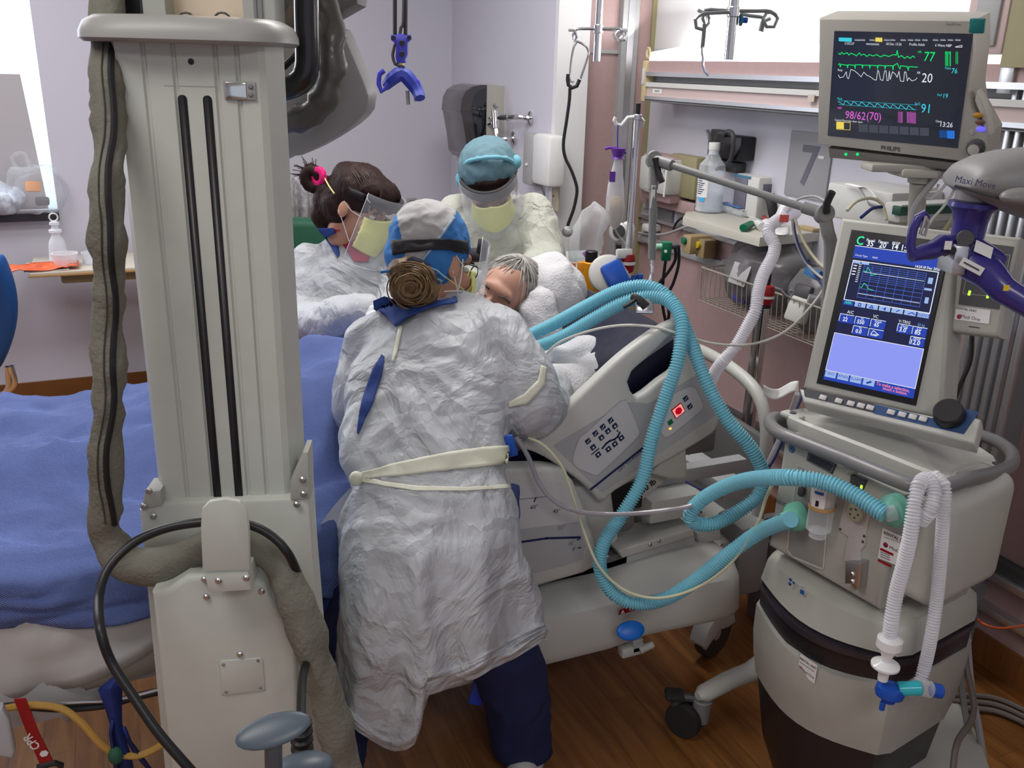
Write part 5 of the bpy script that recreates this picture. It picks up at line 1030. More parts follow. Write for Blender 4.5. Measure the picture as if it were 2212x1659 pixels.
b = MB(); q = [atz(x, y, .27) for x, y in ((1895, 1672), (2010, 1560), (2046, 1512), (2075, 1515), (2120, 1590), (2140, 1650), (2120, 1700), (2000, 1745), (1905, 1745))]
b.prism([(p.x, p.y) for p in q], .20, .27, M_vl, None, .015, 3); b.cyl((q[5].x-.02, q[5].y, .09), (q[5].x-.02, q[5].y, .21), .025, M_grey); b.build('foot_cover', root, label='pale foot cover of the stand')
# ================================================================ HOSPITAL BED
root = thing('hospital_bed', 'large white hospital bed with raised head section and button panel side rail', 'bed', (.5, 2.2, 0))
M_bed = mat('bed white plastic', (.56, .57, .545), .38, var=.02); M_bedg = mat('bed light grey', (.42, .43, .45), .4); M_bedd = mat('bed dark grey', (.15, .15, .155), .5)
YN, YF = 1.74, 2.68
PR = Pl((0, 1.715, 0), (1, 0, 0), (0, 0, 1))   # side rail face, normal towards the camera side
def PXZ(b, L, d, m, r=.01, seg=3, y=1.715, P=None):
    P = P or Pl((0, y, 0), (1, 0, 0), (0, 0, 1)); b.prism([P.uv(*q) for q in L], -d, 0, m, P.M(), r, seg)
# base
b = MB()
prof = [(.90, .27), (.90, .42), (-.9, .42), (-.9, .27)]
b.loft([[V((x, yy, zz)) for yy, zz in ((1.70, .255), (1.685, .285), (1.70, .385), (1.76, .42), (1.86, .42), (1.86, .255))] for x in (.26, .5, .98, 1.05)] +
       [[V((x, 1.775+(yy-1.775)*sc_, zz*1.0+dz)) for (yy, zz) in ((1.70, .265), (1.685, .295), (1.70, .385), (1.76, .42), (1.86, .42), (1.86, .265))] for x, sc_, dz in ((1.15, 1.1, .01), (1.23, 1.3, .018), (1.32, 1.42, .02), (1.39, 1.32, .012), (1.435, 1.0, .0), (1.455, .5, -.01))], M_bed)
b.build('base_cover', root, sharp=50)
b = MB(); b.bx((.26, 2.55, .23), (1.5, 2.68, .36), M_bed, .02); b.bx((.28, 1.80, .24), (.40, 2.6, .33), M_bedd, .01); b.bx((1.15, 1.8, .24), (1.35, 2.6, .33), M_bedd, .01); b.bx((.3, 1.88, .28), (1.2, 2.5, .31), M_bedd, .01); b.build('base_frame', root)
b = MB(); b.ell((1.12, 1.98, .44), (.20, .12, .07), M_bedg); b.ell((1.16, 1.93, .48), (.07, .05, .025), mat('mid bed grey', (.3, .31, .31), .45)); b.build('motor_cover', root, label='grey rounded motor cover')
b = MB(); b.bx((.3, 1.80, .40), (1.15, 1.90, .46), M_bedd, .006); b.build('lift_beam', root)
b = MB(); q = [(1170, 1275), (1500, 1170), (1505, 1200), (1510, 1225), (1165, 1330), (1160, 1300)]
PXZ(b, [(1140, 1262), (1290, 1220), (1440, 1170), (1500, 1150), (1505, 1195), (1430, 1225), (1160, 1310)], .07, M_bed, .006, y=1.80); b.bx((-.9, 1.78, .50), (.85, 1.85, .56), M_bed, .008); b.build('deck_rail', root)
b = MB(); PXZ(b, [(1335, 1190), (1498, 1142), (1500, 1158), (1345, 1206)], .10, M_bed, .004, y=1.775); b.bx((1.20, 1.79, .535), (1.36, 1.95, .60), M_bed, .006); PXZ(b, [(1506, 1153), (1556, 1136), (1560, 1166), (1510, 1178)], .06, M_bed, .006, y=1.82); b.build('linkage', root)
for px, py in ((1423, 1168), (1404, 1176), (1312, 1203), (1556, 1176)): bolt(b2 := MB(), aty(px, py, 1.775), (0, -1, 0), .006, M_steel); b2.build('bolt', root)
b = MB(); PXZ(b, [(1383, 1098), (1440, 1078), (1452, 1098), (1452, 1120), (1392, 1142)], .10, M_bed, .008, y=1.86); b.build('actuator_box', root)
b = MB(); b.cyl((1.05, 2.0, .64), (1.45, 1.95, .50), .016, M_bedg); b.cyl((1.10, 2.3, .64), (1.5, 2.3, .50), .02, M_bedg); b.bx((1.0, 1.86, .60), (1.55, 1.90, .64), M_bedg, .005); b.bx((1.48, 1.86, .52), (1.56, 2.55, .57), M_bedg, .006); b.bx((1.0, 2.5, .55), (1.5, 2.56, .62), M_bedg, .006); b.build('deck_frame', root)
b = MB(); sp_ = [V((1.40+.0006*k+.012*math.cos(k*.9), 1.86+.012*math.sin(k*.9), .50-.0035*k)) for k in range(40)]; b.tube(sp_, .004, M_rubber, n=6, smooth=False); b.build('coiled_cord', root)
b = MB(); PXZ(b, [(1158, 1245), (1210, 1222), (1200, 1240), (1175, 1262)], .01, M_bedg, .002, y=1.73); b.bx((.6, 1.79, .46), (1.0, 1.83, .50), M_bedd, .004); b.build('deck_bracket', root)
# caution sticker
b = MB(); Pb = Pl((0, 1.684, 0), (1, 0, 0), (0, 0, 1)); Ls = [(1338, 1316), (1364, 1309), (1400, 1300), (1400, 1309), (1364, 1320), (1334, 1328)]; b.poly([Pb.uv(*q) for q in Ls], M_red, Pb.M(0, 0, .002)); g = Pb.uv(1362, 1316, .002); b.text('CAUTION', .013, Pb.M(g[0]-.004, g[1]-.004, .003, .0), M_paper, 'l', True); g = Pb.uv(1344, 1320); b.add([(-.006, -.005, 0), (.006, -.005, 0), (0, .006, 0)], [(0, 1, 2)], M_paper, Pb.M(g[0], g[1], .003)); b.build('caution_sticker', root, label='red CAUTION sticker', sharp=0)
# pedal
q = aty(1362, 1362, 1.64); b = MB(); Mq = fr(q, (-.25, -.75, .65), (1, 0, -.1)); b.ell((0, 0, 0), (.036, .024, .007), mat('bright blue pedal', (.0, .14, .62), .35), Mq); b.build('brake_pedal', root, label='bright blue oval pedal')
b = MB(); b.bx((1.09, 1.70, .21), (1.16, 1.73, .24), M_bed, .006); b.cyl((1.14, 1.70, .225), (1.18, 1.70, .235), .010, M_bed); b.bx((1.12, 1.70, .22), (1.15, 1.74, .26), M_bedg, .003); b.build('pedal_mount', root)
b = MB(); b.box(fr(aty(1040, 1470, 1.68), (-.2, -1, .3), (.3, 0, .9)), (.12, .035, .012), mat('deep blue pedal', (.01, .04, .40), .4), .006); b.build('foot_pedal', root, label='deep blue hanging pedal by the leg')
# casters
def bedcaster(x, y, yaw=.4):
    ax = V((math.sin(yaw), -math.cos(yaw), 0)); r = .075
    c = V((x, y, r)); b = MB()
    b.lathe([(r*.72, -.016), (r*.94, -.018), (r, -.01), (r, .01), (r*.94, .018), (r*.72, .016)], fr(c, ax), mat('dark tyre', (.05, .045, .04), .6), 32); b.lathe([(0, .017), (r*.74, .014)], fr(c, ax), mat('hub grey', (.42, .42, .42), .45), 28, cap=False); b.lathe([(r*.74, -.014), (0, -.017)], fr(c, ax), M_bedg, 28, cap=False); b.build('wheel', root)
    b = MB(); L = []
    for k in range(10): a = math.radians(10+170*k/9); L.append((math.cos(a)*r*1.08, math.sin(a)*r*1.08))
    L += [(-r*.9, -.02), (-r*.5, .0), (0, .02), (r*.6, .01)]
    Mx = Matrix(((-ax.y, 0, ax.x, c.x), (ax.x, 0, ax.y, c.y), (0, 1, 0, c.z), (0, 0, 0, 1)))
    b.prism(L, -.026, .026, M_bed, Mx, .006); b.cyl(c+UP*.06, c+UP*.20, .022, M_bedg); b.build('caster_hood', root)
cw = atz(1548, 1424, 0)
bedcaster(cw.x, cw.y+.03, .35); bedcaster(1.46, 2.58, .2); bedcaster(.36, 1.82, .3); bedcaster(.36, 2.56, .3)
# head side rail (tilts with the backrest)
b = MB()
outer = [(1455, 697), (1480, 688), (1492, 694), (1520, 760), (1556, 905), (1548, 930), (1510, 958), (1330, 1062), (1302, 1088), (1262, 1048), (1180, 990), (1128, 968), (1132, 952), (1200, 905), (1270, 840), (1345, 770), (1420, 715)]
hole = [(1467, 730), (1468, 770), (1460, 800), (1428, 824), (1396, 850), (1376, 862), (1364, 845), (1358, 826), (1367, 804), (1398, 776), (1430, 746), (1452, 726)]
def railmesh(outer, hole, d, m, y, name, r=.008):
    P = Pl((0, y, 0), (1, 0, 0), (0, 0, 1)); A = [P.uv(*q) for q in outer]; Hh = [P.uv(*q) for q in hole]
    A = [(p.x, p.y) for p in cr([V((*a, 0)) for a in A], .02, True)]; Hh = [(p.x, p.y) for p in cr([V((*a, 0)) for a in Hh], .015, True)]
    bm = bmesh.new(); va = [bm.verts.new((*a, 0)) for a in A]; vh = [bm.verts.new((*a, 0)) for a in Hh]
    ed = [bm.edges.new((va[i], va[(i+1) % len(va)])) for i in range(len(va))] + [bm.edges.new((vh[i], vh[(i+1) % len(vh)])) for i in range(len(vh))]
    bmesh.ops.triangle_fill(bm, use_beauty=True, use_dissolve=False, edges=ed)
    g = bmesh.ops.extrude_face_region(bm, geom=bm.faces[:])
    for v in g['geom']:
        if isinstance(v, bmesh.types.BMVert): v.co.z = -d
    bmesh.ops.recalc_face_normals(bm, faces=bm.faces[:])
    ed = [e for e in bm.edges if len(e.link_faces) == 2 and e.calc_face_angle(0) > 1.2]
    bmesh.ops.bevel(bm, geom=ed, offset=r, segments=3, profile=.5, affect='EDGES')
    b = MB(); b.addbm(bm, m, P.M()); return b
PR = Pl((0, 1.715, 0), (1, 0, 0), (0, 0, 1))
b = railmesh(outer, hole, .034, M_bed, 1.715, 'r', .010); rail = b.build('side_rail', root, label='head side rail with a grip opening', sharp=45)
b = MB()
pan = [(1232, 930), (1350, 868), (1366, 868), (1392, 868), (1470, 826), (1535, 800), (1548, 860), (1548, 895), (1400, 985), (1316, 1040), (1290, 1056), (1222, 955)]
b.poly([PR.uv(*q) for q in [(1195, 962), (1345, 872), (1366, 868), (1400, 872), (1520, 800), (1546, 896), (1300, 1062), (1276, 1040)]], M_bedg, PR.M(0, 0, .001))
b.build('face_panel', rail, sharp=0)
RA = math.atan2(PR.uv(1330, 940)[1]-PR.uv(1238, 1000)[1], PR.uv(1330, 940)[0]-PR.uv(1238, 1000)[0])
RA = math.radians(33)
b = MB(); 
b.line([PR.uv(*q) for q in [(1275, 1057), (1403, 955)]], .006, M_navy, PR.M(0, 0, .0018)); g = PR.uv(1371, 988); b.text('LIFT TO RELEASE', .0115, PR.M(g[0]-.006, g[1]-.006, .0018, math.radians(36)), M_navy, 'c', False, 1)
b.build('lettering', rail, label='navy stripe and LIFT TO RELEASE print', sharp=0)
M_nb = mat('button navy', (.012, .02, .07), .45); M_pb2 = mat('button panel pale', (.58, .58, .60), .45)
b = MB()
for L in ([(1238, 1000), (1250, 948), (1265, 935), (1340, 866), (1352, 864), (1382, 935), (1376, 945), (1290, 1026), (1278, 1024)], [(1410, 880), (1432, 862), (1490, 834), (1502, 838), (1518, 876), (1514, 886), (1448, 940), (1436, 944), (1428, 935)]):
    L2 = [(p.x, p.y) for p in cr([V((*PR.uv(*q), 0)) for q in L], .01, True)]; b.poly(L2, M_pb2, PR.M(0, 0, .0016)); b.line(L2+[L2[0]], .0015, M_bedg, PR.M(0, 0, .0018))
b.build('button_panel', rail, label='pale raised button panels', sharp=0)
def rb(px, py, kind, m=None, s=.0125):
    g = PR.uv(px, py, .002); Mx = PR.M(g[0], g[1], .0022, math.radians(33)); b = MB(); b.box(Mx, (s*1.05, s, .002), m or M_nb, .0006); z = .0012
    T = Mx @ Matrix.Translation((0, 0, .0014)); a = s*.26
    if kind == 'u': b.add([(-a, -a*.8, 0), (a, -a*.8, 0), (0, a, 0)], [(0, 1, 2)], M_paper, T)
    if kind == 'd': b.add([(-a, a*.8, 0), (0, -a, 0), (a, a*.8, 0)], [(0, 1, 2)], M_paper, T)
    if kind == 'l': b.line([(-a*1.2, -a*.6), (a*.2, -a*.2), (a*1.2, a*.7)], .0016, M_paper, T)
    b.build('button', rail)
for px, py, k in [(1270, 953, 'l'), (1286, 936, 'l'), (1302, 922, 'l'), (1319, 908, 'l'), (1281, 966, 'u'), (1299, 945, 'u'), (1313, 931, 'u'), (1328, 920, 'u'), (1292, 982, 'd'), (1314, 970, 'd'), (1328, 959, 'd'), (1342, 946, 'd')]: rb(px, py, k)
rb(1481, 861, 'l'); rb(1490, 878, 'l')
b = MB(); g = PR.uv(1465, 887, .002); Mx = PR.M(g[0], g[1], .002, math.radians(33)); b.box(Mx, (.031, .029, .003), M_red, .001); b.rect(-.0135, -.0125, .0135, .0125, mat('lit red pad', (.9, .3, .3), .5, emit=(1, .28, .26), es=.85), Mx, .0016); b.poly([(.010*math.cos(math.pi/8+k*PI/4), .010*math.sin(math.pi/8+k*PI/4), .002) for k in range(8)], mat('red stop', (.6, .0, .02), .4, emit=(.5, 0, .01), es=.5), Mx); b.build('stop_button', rail, label='glowing red octagon button')
rb(1448, 912, 'x', M_green, .0125); b = MB(); g = PR.uv(1448, 926, .002); b.ell((0, 0, 0), (.004, .003, .0015), mat('amber lamp', (.9, .5, .1), .4, emit=(1, .55, .12), es=1.2), PR.M(g[0], g[1], .002)); b.build('lamp', rail, label='amber lamp')
b = MB(); b.line([PR.uv(*q) for q in [(1300, 968), (1309, 957), (1316, 952), (1327, 948), (1333, 943), (1338, 933)]], .005, M_nb, PR.M(0, 0, .0022)); b.line([PR.uv(*q) for q in [(1277, 981), (1293, 968)]], .003, M_nb, PR.M(0, 0, .0022)); g = PR.uv(1333, 930); b.lathe([(.0025, 0), (0, .0002)], PR.M(g[0], g[1], .0022), M_nb, 10); b.build('figure_symbol', rail, label='small reclining figure symbol', sharp=0)
b = MB(); PXZ(b, [(1436, 985), (1484, 940), (1486, 1000), (1488, 1030), (1478, 1038), (1448, 1038), (1408, 1026), (1420, 1010)], .05, M_bed, .012, y=1.75); PXZ(b, [(1486, 950), (1528, 928), (1532, 945), (1490, 985)], .03, M_bed, .006, y=1.78); b.build('rail_arm', root)
b = MB(); b.bx((1.13, 1.76, .73), (1.36, 1.80, .80), M_bedd, .01); b.bx((1.0, 1.77, .60), (1.16, 1.82, .68), M_black, .006); b.build('rail_hinge', root)
g = Pl((0, 1.79, 0), (1, 0, 0), (0, 0, 1)); b = MB(); q = g.uv(1402, 1050); b.box(g.M(q[0], q[1], -.004, math.radians(33)), (.16, .045, .004), M_bed, .002); q = g.uv(1404, 1050, .002); b.text('550 lb', .024, g.M(q[0]-.005, q[1]-.010, .001, math.radians(33)), M_black, 'c', True); b.build('weight_plate', root, label='white plate reading 550 lb')
# middle rail with the angle scale
mid = [(1075, 1012), (1180, 1010), (1215, 1014), (1240, 1040), (1262, 1090), (1290, 1180), (1292, 1205), (1284, 1228), (1262, 1240), (1150, 1272), (1075, 1290)]
PD = Pl((0, 1.70, 0), (1, 0, 0), (0, 0, 1))
b = MB(); PXZ(b, mid, .04, M_bed, .012, y=1.70); mr = b.build('side_rail', root, label='middle side rail with a bed angle scale')
b = MB(); b.poly([PD.uv(*q) for q in [(1085, 1040), (1170, 1036), (1215, 1045), (1232, 1070), (1262, 1160), (1266, 1190), (1258, 1206), (1235, 1216), (1085, 1256)]], M_pb2, PD.M(0, 0, .001)); b.poly([PD.uv(*q) for q in [(1085, 1148), (1252, 1126), (1264, 1180), (1258, 1206), (1235, 1216), (1085, 1256)]], M_bedg, PD.M(0, 0, .0015))
b.line([PD.uv(*q) for q in [(1085, 1176), (1180, 1162), (1252, 1160)]], .006, M_navy, PD.M(0, 0, .002)); b.line([PD.uv(*q) for q in [(1085, 1082), (1180, 1072)]], .001, M_navy, PD.M(0, 0, .002))
for t, px, py, h, rot in (('60°', 1153, 1094, .014, -.05), ('45°', 1201, 1103, .014, -.15), ('30°', 1212, 1140, .017, .05), ('15°', 1234, 1172, .012, .1), ('0°', 1240, 1184, .012, .1)): g = PD.uv(px, py); b.text(t, h, PD.M(g[0], g[1]-.005, .0022, rot), M_grey if t == '30°' else M_navy)
for L in ([(1153, 1083), (1157, 1074)], [(1206, 1093), (1212, 1086)], [(1246, 1166), (1253, 1162)], [(1248, 1183), (1254, 1182)]): b.line([PD.uv(*q) for q in L], .003, M_navy, PD.M(0, 0, .0022))
b.build('angle_scale', mr, label='printed angle scale with navy stripe', sharp=0)
b = MB(); PXZ(b, [(1232, 1052), (1300, 1048), (1322, 1060), (1330, 1120), (1338, 1165), (1326, 1178), (1280, 1180), (1262, 1120)], .035, M_bed, .01, y=1.75); b.build('rail_arm', root)
b = MB(); b.bx((1.02, 1.76, .54), (1.14, 1.84, .60), M_bedd, .02); b.build('rail_hinge', root)
# far rail bits
b = MB(); L = [(1212, 640), (1222, 618), (1240, 612), (1262, 625), (1285, 655), (1300, 690), (1230, 690)]; Pq = Pl((0, YF+.02, 0), (1, 0, 0), (0, 0, 1)); b.prism([Pq.uv(*q) for q in L], -.04, 0, mat('rail grey', (.24, .25, .24), .45), Pq.M(), .01); b.build('side_rail', root, label='grey far side rail end')
b = MB(); g = Pq.uv(1238, 652); b.rect(-.015, -.01, .015, .01, mat('green label', (.05, .4, .15), .5), Pq.M(g[0], g[1], .002, -.6)); b.build('green_label', root, sharp=0)
# headboard
XH = 1.66
b = MB(); arch = [(XH, 2.50, .30), (XH, 2.50, .70), (XH, 2.44, .79), (XH, 2.30, .82), (XH, 2.12, .815), (XH, 1.99, .78), (XH, 1.93, .70), (XH, 1.915, .58), (XH, 1.92, .44), (XH, 1.95, .33)]
b.tube(arch, .019, M_bed, n=16); b.build('headboard_frame', root, label='white tubular headboard arch')
b = MB(); Ph_ = Pl((XH+.01, 0, 0), (0, -1, 0), (0, 0, 1)); b.prism([(-2.49, .30), (-1.93, .30), (-1.92, .55), (-1.93, .62), (-1.97, .65), (-2.2, .66), (-2.47, .65), (-2.49, .62)], -.02, 0, mat('headboard grey', (.20, .20, .205), .5), Ph_.M(), .006); b.build('headboard_panel', root, label='grey headboard panel')
b = MB(); b.bx((1.46, 1.90, .30), (1.68, 2.5, .36), M_bed, .02); b.bx((1.56, 1.86, .18), (1.68, 2.0, .42), mat('mid bed grey', (0, 0, 0)), .03); b.build('head_crossbar', root)
# mattress: flat foot part and raised back part
M_nv = mat('navy vinyl', (.009, .012, .032), .40, bump=1, bscale=7, spec=.3)
tb = math.radians(30)
def deck(x):   # top surface height of the mattress along the bed
    x0 = .62
    if x < x0-.12: return .72
    if x > x0+.12: return .72+(x-x0)*math.tan(tb)
    t = (x-(x0-.12))/.24; return .72+.24*math.tan(tb)*t*t/2
def nvr(x, y0, y1, dz=0, th=.15):
    z = deck(x)+dz; n = 7; o = []
    for k in range(n): t = k/(n-1); o.append(V((x, y0+(y1-y0)*t, z-.02*(abs(2*t-1)**6) + .006*nz((x*3, y0+(y1-y0)*t*3, 0), 2))))
    o += [V((x, y1, z-th*.5)), V((x, y1-.02, z-th)), V((x, y0+.02, z-th)), V((x, y0, z-th*.5))]
    return o
b = MB(); xs = [-.95+.06*k for k in range(38) if -.95+.06*k <= 1.26]
rings = [nvr(x, YN+.03, YF-.03) for x in xs]; xe = xs[-1]
for k in range(1, 5): a = k/4; rings.append([V((p.x+.07*math.sin(a*PI/2), p.y, (deck(xe)-.07)+(p.z-(deck(xe)-.07))*math.cos(a*PI/2)*.98)) for p in rings[len(xs)-1]])
b.loft(rings, M_nv); b.build('mattress', root, label='navy vinyl mattress', sharp=60)
b = MB(); rr = lambda x: [V((x, y, deck(x)-.15+dz)) for y, dz in ((YN+.03, -.01), (YF-.03, -.01), (YF-.03, -.05), (YN+.03, -.05))]
b.loft([rr(x) for x in (-.93, .4, .5, .62, .74, 1.2)], M_bedd); b.build('deck', root)
b = MB(); b.bx((.0, YN+.06, .56), (.3, YF-.06, .60), M_bedd); b.bx((-.30, 1.72, .40), (-.12, 1.80, .52), M_bedg, .008); b.bx((-.25, 1.9, .46), (-.05, 2.4, .52), M_bedg, .006); b.build('under_frame', root)
# bits under the foot end (seen at the lower left)
b = MB()
for k in range(7): b.bx((-.30+.05*k, 1.80, .405), (-.275+.05*k, 1.84, .425), M_bedg, .002)
b.bx((-.34, 1.80, .395), (.1, 1.812, .41), M_bedg, .002); b.bx((-.34, 1.80, .42), (.1, 1.812, .435), M_bedg, .002); b.build('slotted_bar', root)
PQ = Pl(aty(90, 1580, 1.66), (1, 0, 0), (0, 0, 1))
b = MB(); L = [PQ.uv(*q) for q in [(30, 1512), (56, 1510), (85, 1585), (115, 1645), (88, 1656), (60, 1590)]]; b.prism(L, -.004, 0, M_red, PQ.M()); g = PQ.uv(72, 1592, .002); b.text('CPR', .022, PQ.M(g[0]+.002, g[1]-.008, .001, math.radians(-68+180)), M_paper, 'c', True); g = PQ.uv(95, 1628, .001); b.lathe([(.008, 0), (0, .0003)], PQ.M(g[0], g[1], .001), M_paper, 6); b.build('cpr_strap', root, label='red strap lettered CPR')
b = MB(); b.tube([PQ.p(80, 1658), PQ.p(118, 1648), PQ.p(132, 1652), PQ.p(128, 1668)], .006, M_black); b.build('strap_buckle', root)
b = MB(); PXZ(b, [(-30, 1530), (5, 1532), (20, 1560), (33, 1625), (28, 1642), (-30, 1630)], .02, M_bedg, .006, y=1.62); b.build('foot_bracket', root)
b = MB(); b.ell((-.20, 1.85, .36), (.02, .04, .06), M_bedg); b.build('bumper', root)
b = MB(); b.tube([aty(-20, 1532, 1.70), aty(40, 1525, 1.70), aty(130, 1530, 1.70), aty(220, 1524, 1.70), aty(290, 1506, 1.70), aty(350, 1492, 1.70)], .008, M_black); b.tube([aty(130, 1519, 1.69), aty(180, 1516, 1.69), aty(250, 1512, 1.69), aty(350, 1488, 1.69)], .0035, M_steel); b.build('power_cable', root)
b = MB(); b.tube([aty(0, 1533, 1.68), aty(60, 1523, 1.68), aty(130, 1530, 1.67), aty(175, 1560, 1.66), aty(215, 1605, 1.65), aty(250, 1628, 1.65), aty(300, 1632, 1.64), aty(345, 1612, 1.64), aty(380, 1590, 1.64)], .007, clear('amber tubing', (.65, .40, .10), .6)); b.build('amber_tube', None, 'amber drainage tube hanging under the left foot of the bed', 'tube')
root2 = thing('restraint_strap', 'dark blue knotted fabric strap hanging below the white sheet', 'strap', aty(250, 1500, 1.66))
M_st = mat('dark blue strap', (.01, .025, .16), .7, bump=.3, bscale=80)
def ribbon(b, L, m, y=None, w=None):
    """L: (px left, px right, py, y)"""
    g = [[aty(a, py, yy), aty((a+c_)/2, py, yy-.006), aty(c_, py, yy)] for a, c_, py, yy in L]; b.loft(g, m, cap=False, closed=False); return b
b = MB(); ribbon(b, [(255, 262, 1452, 1.655), (213, 263, 1488, 1.65), (228, 262, 1528, 1.65), (238, 262, 1560, 1.65), (246, 268, 1590, 1.65), (258, 282, 1630, 1.65), (255, 290, 1672, 1.65)], M_st); b.build('strap_body', root2, mods=solid(.006))
for L in ([(240, 248, 1555, 1.645), (237, 243, 1585, 1.645), (242, 249, 1620, 1.645), (248, 256, 1660, 1.645)], [(264, 270, 1570, 1.645), (275, 282, 1600, 1.645), (292, 304, 1630, 1.645), (318, 326, 1660, 1.645)]):
    b = MB(); ribbon(b, L, M_st); b.build('strap_end', root2, mods=solid(.004))
b = MB(); c = aty(250, 1632, 1.64); b.ell(c, (.014, .012, .02), mat('green knot', (.02, .10, .06), .7)); b.build('knot', root2)
# bedding
def blanket_h(x, y):
    yc = (y-2.2)/.5
    h = max(.72, deck(x))+.03
    leg = .085*math.exp(-((y-2.10)/.13)**2) + .075*math.exp(-((y-2.36)/.13)**2)
    hip = .11*math.exp(-((x-.50)/.24)**2)*math.exp(-((y-2.28)/.25)**2)
    h = .727 + leg*(.5+.5*min(1, max(0, (x+.9)/1.0))) + hip + .05*min(1, max(0, x-.1))
    h += .022*ridge((x*1.5, y*2.2, 3), 2.2) + .014*ridge((x*3+y*2, y*4, 1), 2.0) + .006*ridge((x*5-y*3, y*6, 4), 2.4) + .004*ridge((x*16, y*11, 2), 1) + .003*ridge((x*9+y*14, y*22, 7), 1)
    return h
def cover(x0, x1, hemf, near, m, name, lab, cat, dz=0, far=YF+.02, ny=80, nx=110, farz=.60):
    def f(u, v):
        x = x0+(x1-x0)*u
        if v < .28:
            t = v/.28; hz_ = hemf(x); zt = blanket_h(x, near+.05)+dz-.01
            y = near - .012*math.sin(t*PI) + .014*math.sin(x*14+2*t)*(1-t) + .016*ridge((x*4, t*1.6, 5), 1.6)*(1-t*.5) + .003*ridge((x*11, t*2, 9), 1.4); z = hz_+(zt-hz_)*t
            if t > .8: y += .04*((t-.8)/.2)**2
            return (x, y, z)
        if v < .9:
            t = (v-.28)/.62; y = near+.04+(far-near-.05)*t; return (x, y, blanket_h(x, y)+dz)
        t = (v-.9)/.1; return (x, far+.01, (blanket_h(x, far)+dz)*(1-t)+farz*t)
    b = MB(); b.grid(f, nx, ny, m); return b.build(name, None, lab, cat, sharp=0, mods=solid(.006))
M_blk = mat('periwinkle blanket', (.135, .195, .49), .85, bump=.8, bscale=140, kind='weave', var=.08, vscale=6)
M_sht = mat('white sheet', (.50, .495, .485), .8, bump=.2, bscale=30, var=.03)
M_sht2 = mat('cream sheet', (.40, .37, .31), .8, bump=.2, bscale=30)
cover(-.95, .78, lambda x: .625-.03*math.sin(x*5+1)+.10*max(0, x-.2)+ -(.10*min(1, max(0, x-.25)*6)), 1.70, M_blk, 'blanket', 'periwinkle blue woven blanket spread over the patient and the bed', 'blanket')
cover(-.95, .20, lambda x: .50+.045*math.sin(x*7+.5), 1.716, M_sht, 'bed_sheet', 'white bed sheet hanging below the blue blanket edge', 'sheet', dz=-.02, ny=30)
cover(-.95, .22, lambda x: .43+.03*math.sin(x*9+2.2), 1.732, M_sht2, 'draw_sheet', 'cream draw sheet hanging lowest below the white sheet', 'sheet', dz=-.032, ny=30)
# white towel, pillow, padding on the raised part
M_tow = mat('white terry towel', (.60, .60, .63), .9, bump=.8, bscale=160)
M_pil = mat('white pillow linen', (.54, .54, .57), .8, bump=.2, bscale=20)
def lumpy(b0, amp=.02, s=7, vox=.008, zmin=None):
    return fuse(b0, vox, 3, lambda p, n: p + n*(amp*ridge(p, s)+amp*.5*ridge(p+V((3, 1, 2)), s*2.2)))
b = MB(); q = at(1180, 690, 2.50); 
b.ell((0, 0, 0), (.09, .12, .13), M_tow, fr(at(1178, 655, 2.52), (0.3, 0, 1))); b.ell((0, 0, 0), (.05, .09, .12), M_tow, fr(at(1160, 720, 2.42), (0, 0, 1))); b.ell((0, 0, 0), (.06, .07, .05), M_tow, fr(at(1205, 650, 2.50), (1, 0, .2)))
lumpy(b, .014, 8).build('towel', None, 'white towel bunched beside the head of the patient', 'towel', sharp=0)
b = MB(); b.ell((0, 0, 0), (.20, .26, .055), M_pil, fr((1.02, 2.38, .955), (-.42, 0, .9)))
lumpy(b, .010, 5, .012).build('pillow', None, 'white pillow under the head of the patient', 'pillow', sharp=0)
b = MB(); b.ell((0, 0, 0), (.11, .10, .05), M_tow, fr(at(1240, 830, 2.18), (-.45, 0, .9))); b.ell((0, 0, 0), (.13, .07, .045), M_tow, fr(at(1205, 800, 2.22), (-.45, 0, .9)))
b.ell((0, 0, 0), (.09, .05, .07), M_tow, fr(at(1215, 860, 2.08), (-.4, 0, .9)))
lumpy(b, .014, 9).build('draw_towel', None, 'white cloth tucked between the gowned elbow and the raised side rail', 'cloth', sharp=0)
# ================================================================ WASTE BIN behind
root = thing('waste_bin', 'dark grey waste bin standing behind the head of the bed', 'bin', (1.86, 1.93, 0))
b = MB(); b.lathe([(.10, 0), (.12, .3), (.10, .295), (.09, .01)], fr((1.85, 1.98, 0)), M_grey, 24); b.build('bin_body', root)
# ================================================================ PEOPLE
from mathutils.bvhtree import BVHTree
M_gown = mat('white isolation gown', (.46, .48, .515), .5, bump=.9, bscale=13, kind='crinkle', var=.05, vscale=9, sub=.05)
M_gowny = mat('pale yellow isolation gown', (.44, .455, .40), .5, bump=.9, bscale=13, kind='crinkle', var=.08, vscale=9)
M_gowny2 = mat('cream isolation gown', (.60, .60, .50), .5, bump=.9, bscale=13, kind='crinkle', var=.08, vscale=9)
M_tie = mat('gown tie cream', (.66, .67, .56), .5, bump=.4, bscale=40)
M_scrub = mat('navy scrubs', (.012, .020, .085), .8, bump=.3, bscale=60)
M_scrub2 = mat('blue scrubs', (.015, .045, .21), .75, bump=.3, bscale=60)
M_mask = mat('yellow surgical mask', (.74, .74, .27), .7, bump=.3, bscale=50)
M_shield = clear('face shield', (.93, .95, 1), .15, .05)
M_foam = mat('dark foam band', (.035, .033, .037), .8)
M_strap = mat('black elastic', (.008, .006, .01), .6)
M_hairb = mat('dark brown hair', (.020, .008, .007), .6, spec=.25, bump=.9, bscale=120, kind='hair')
M_glove = mat('pale glove', (.60, .62, .66), .45)
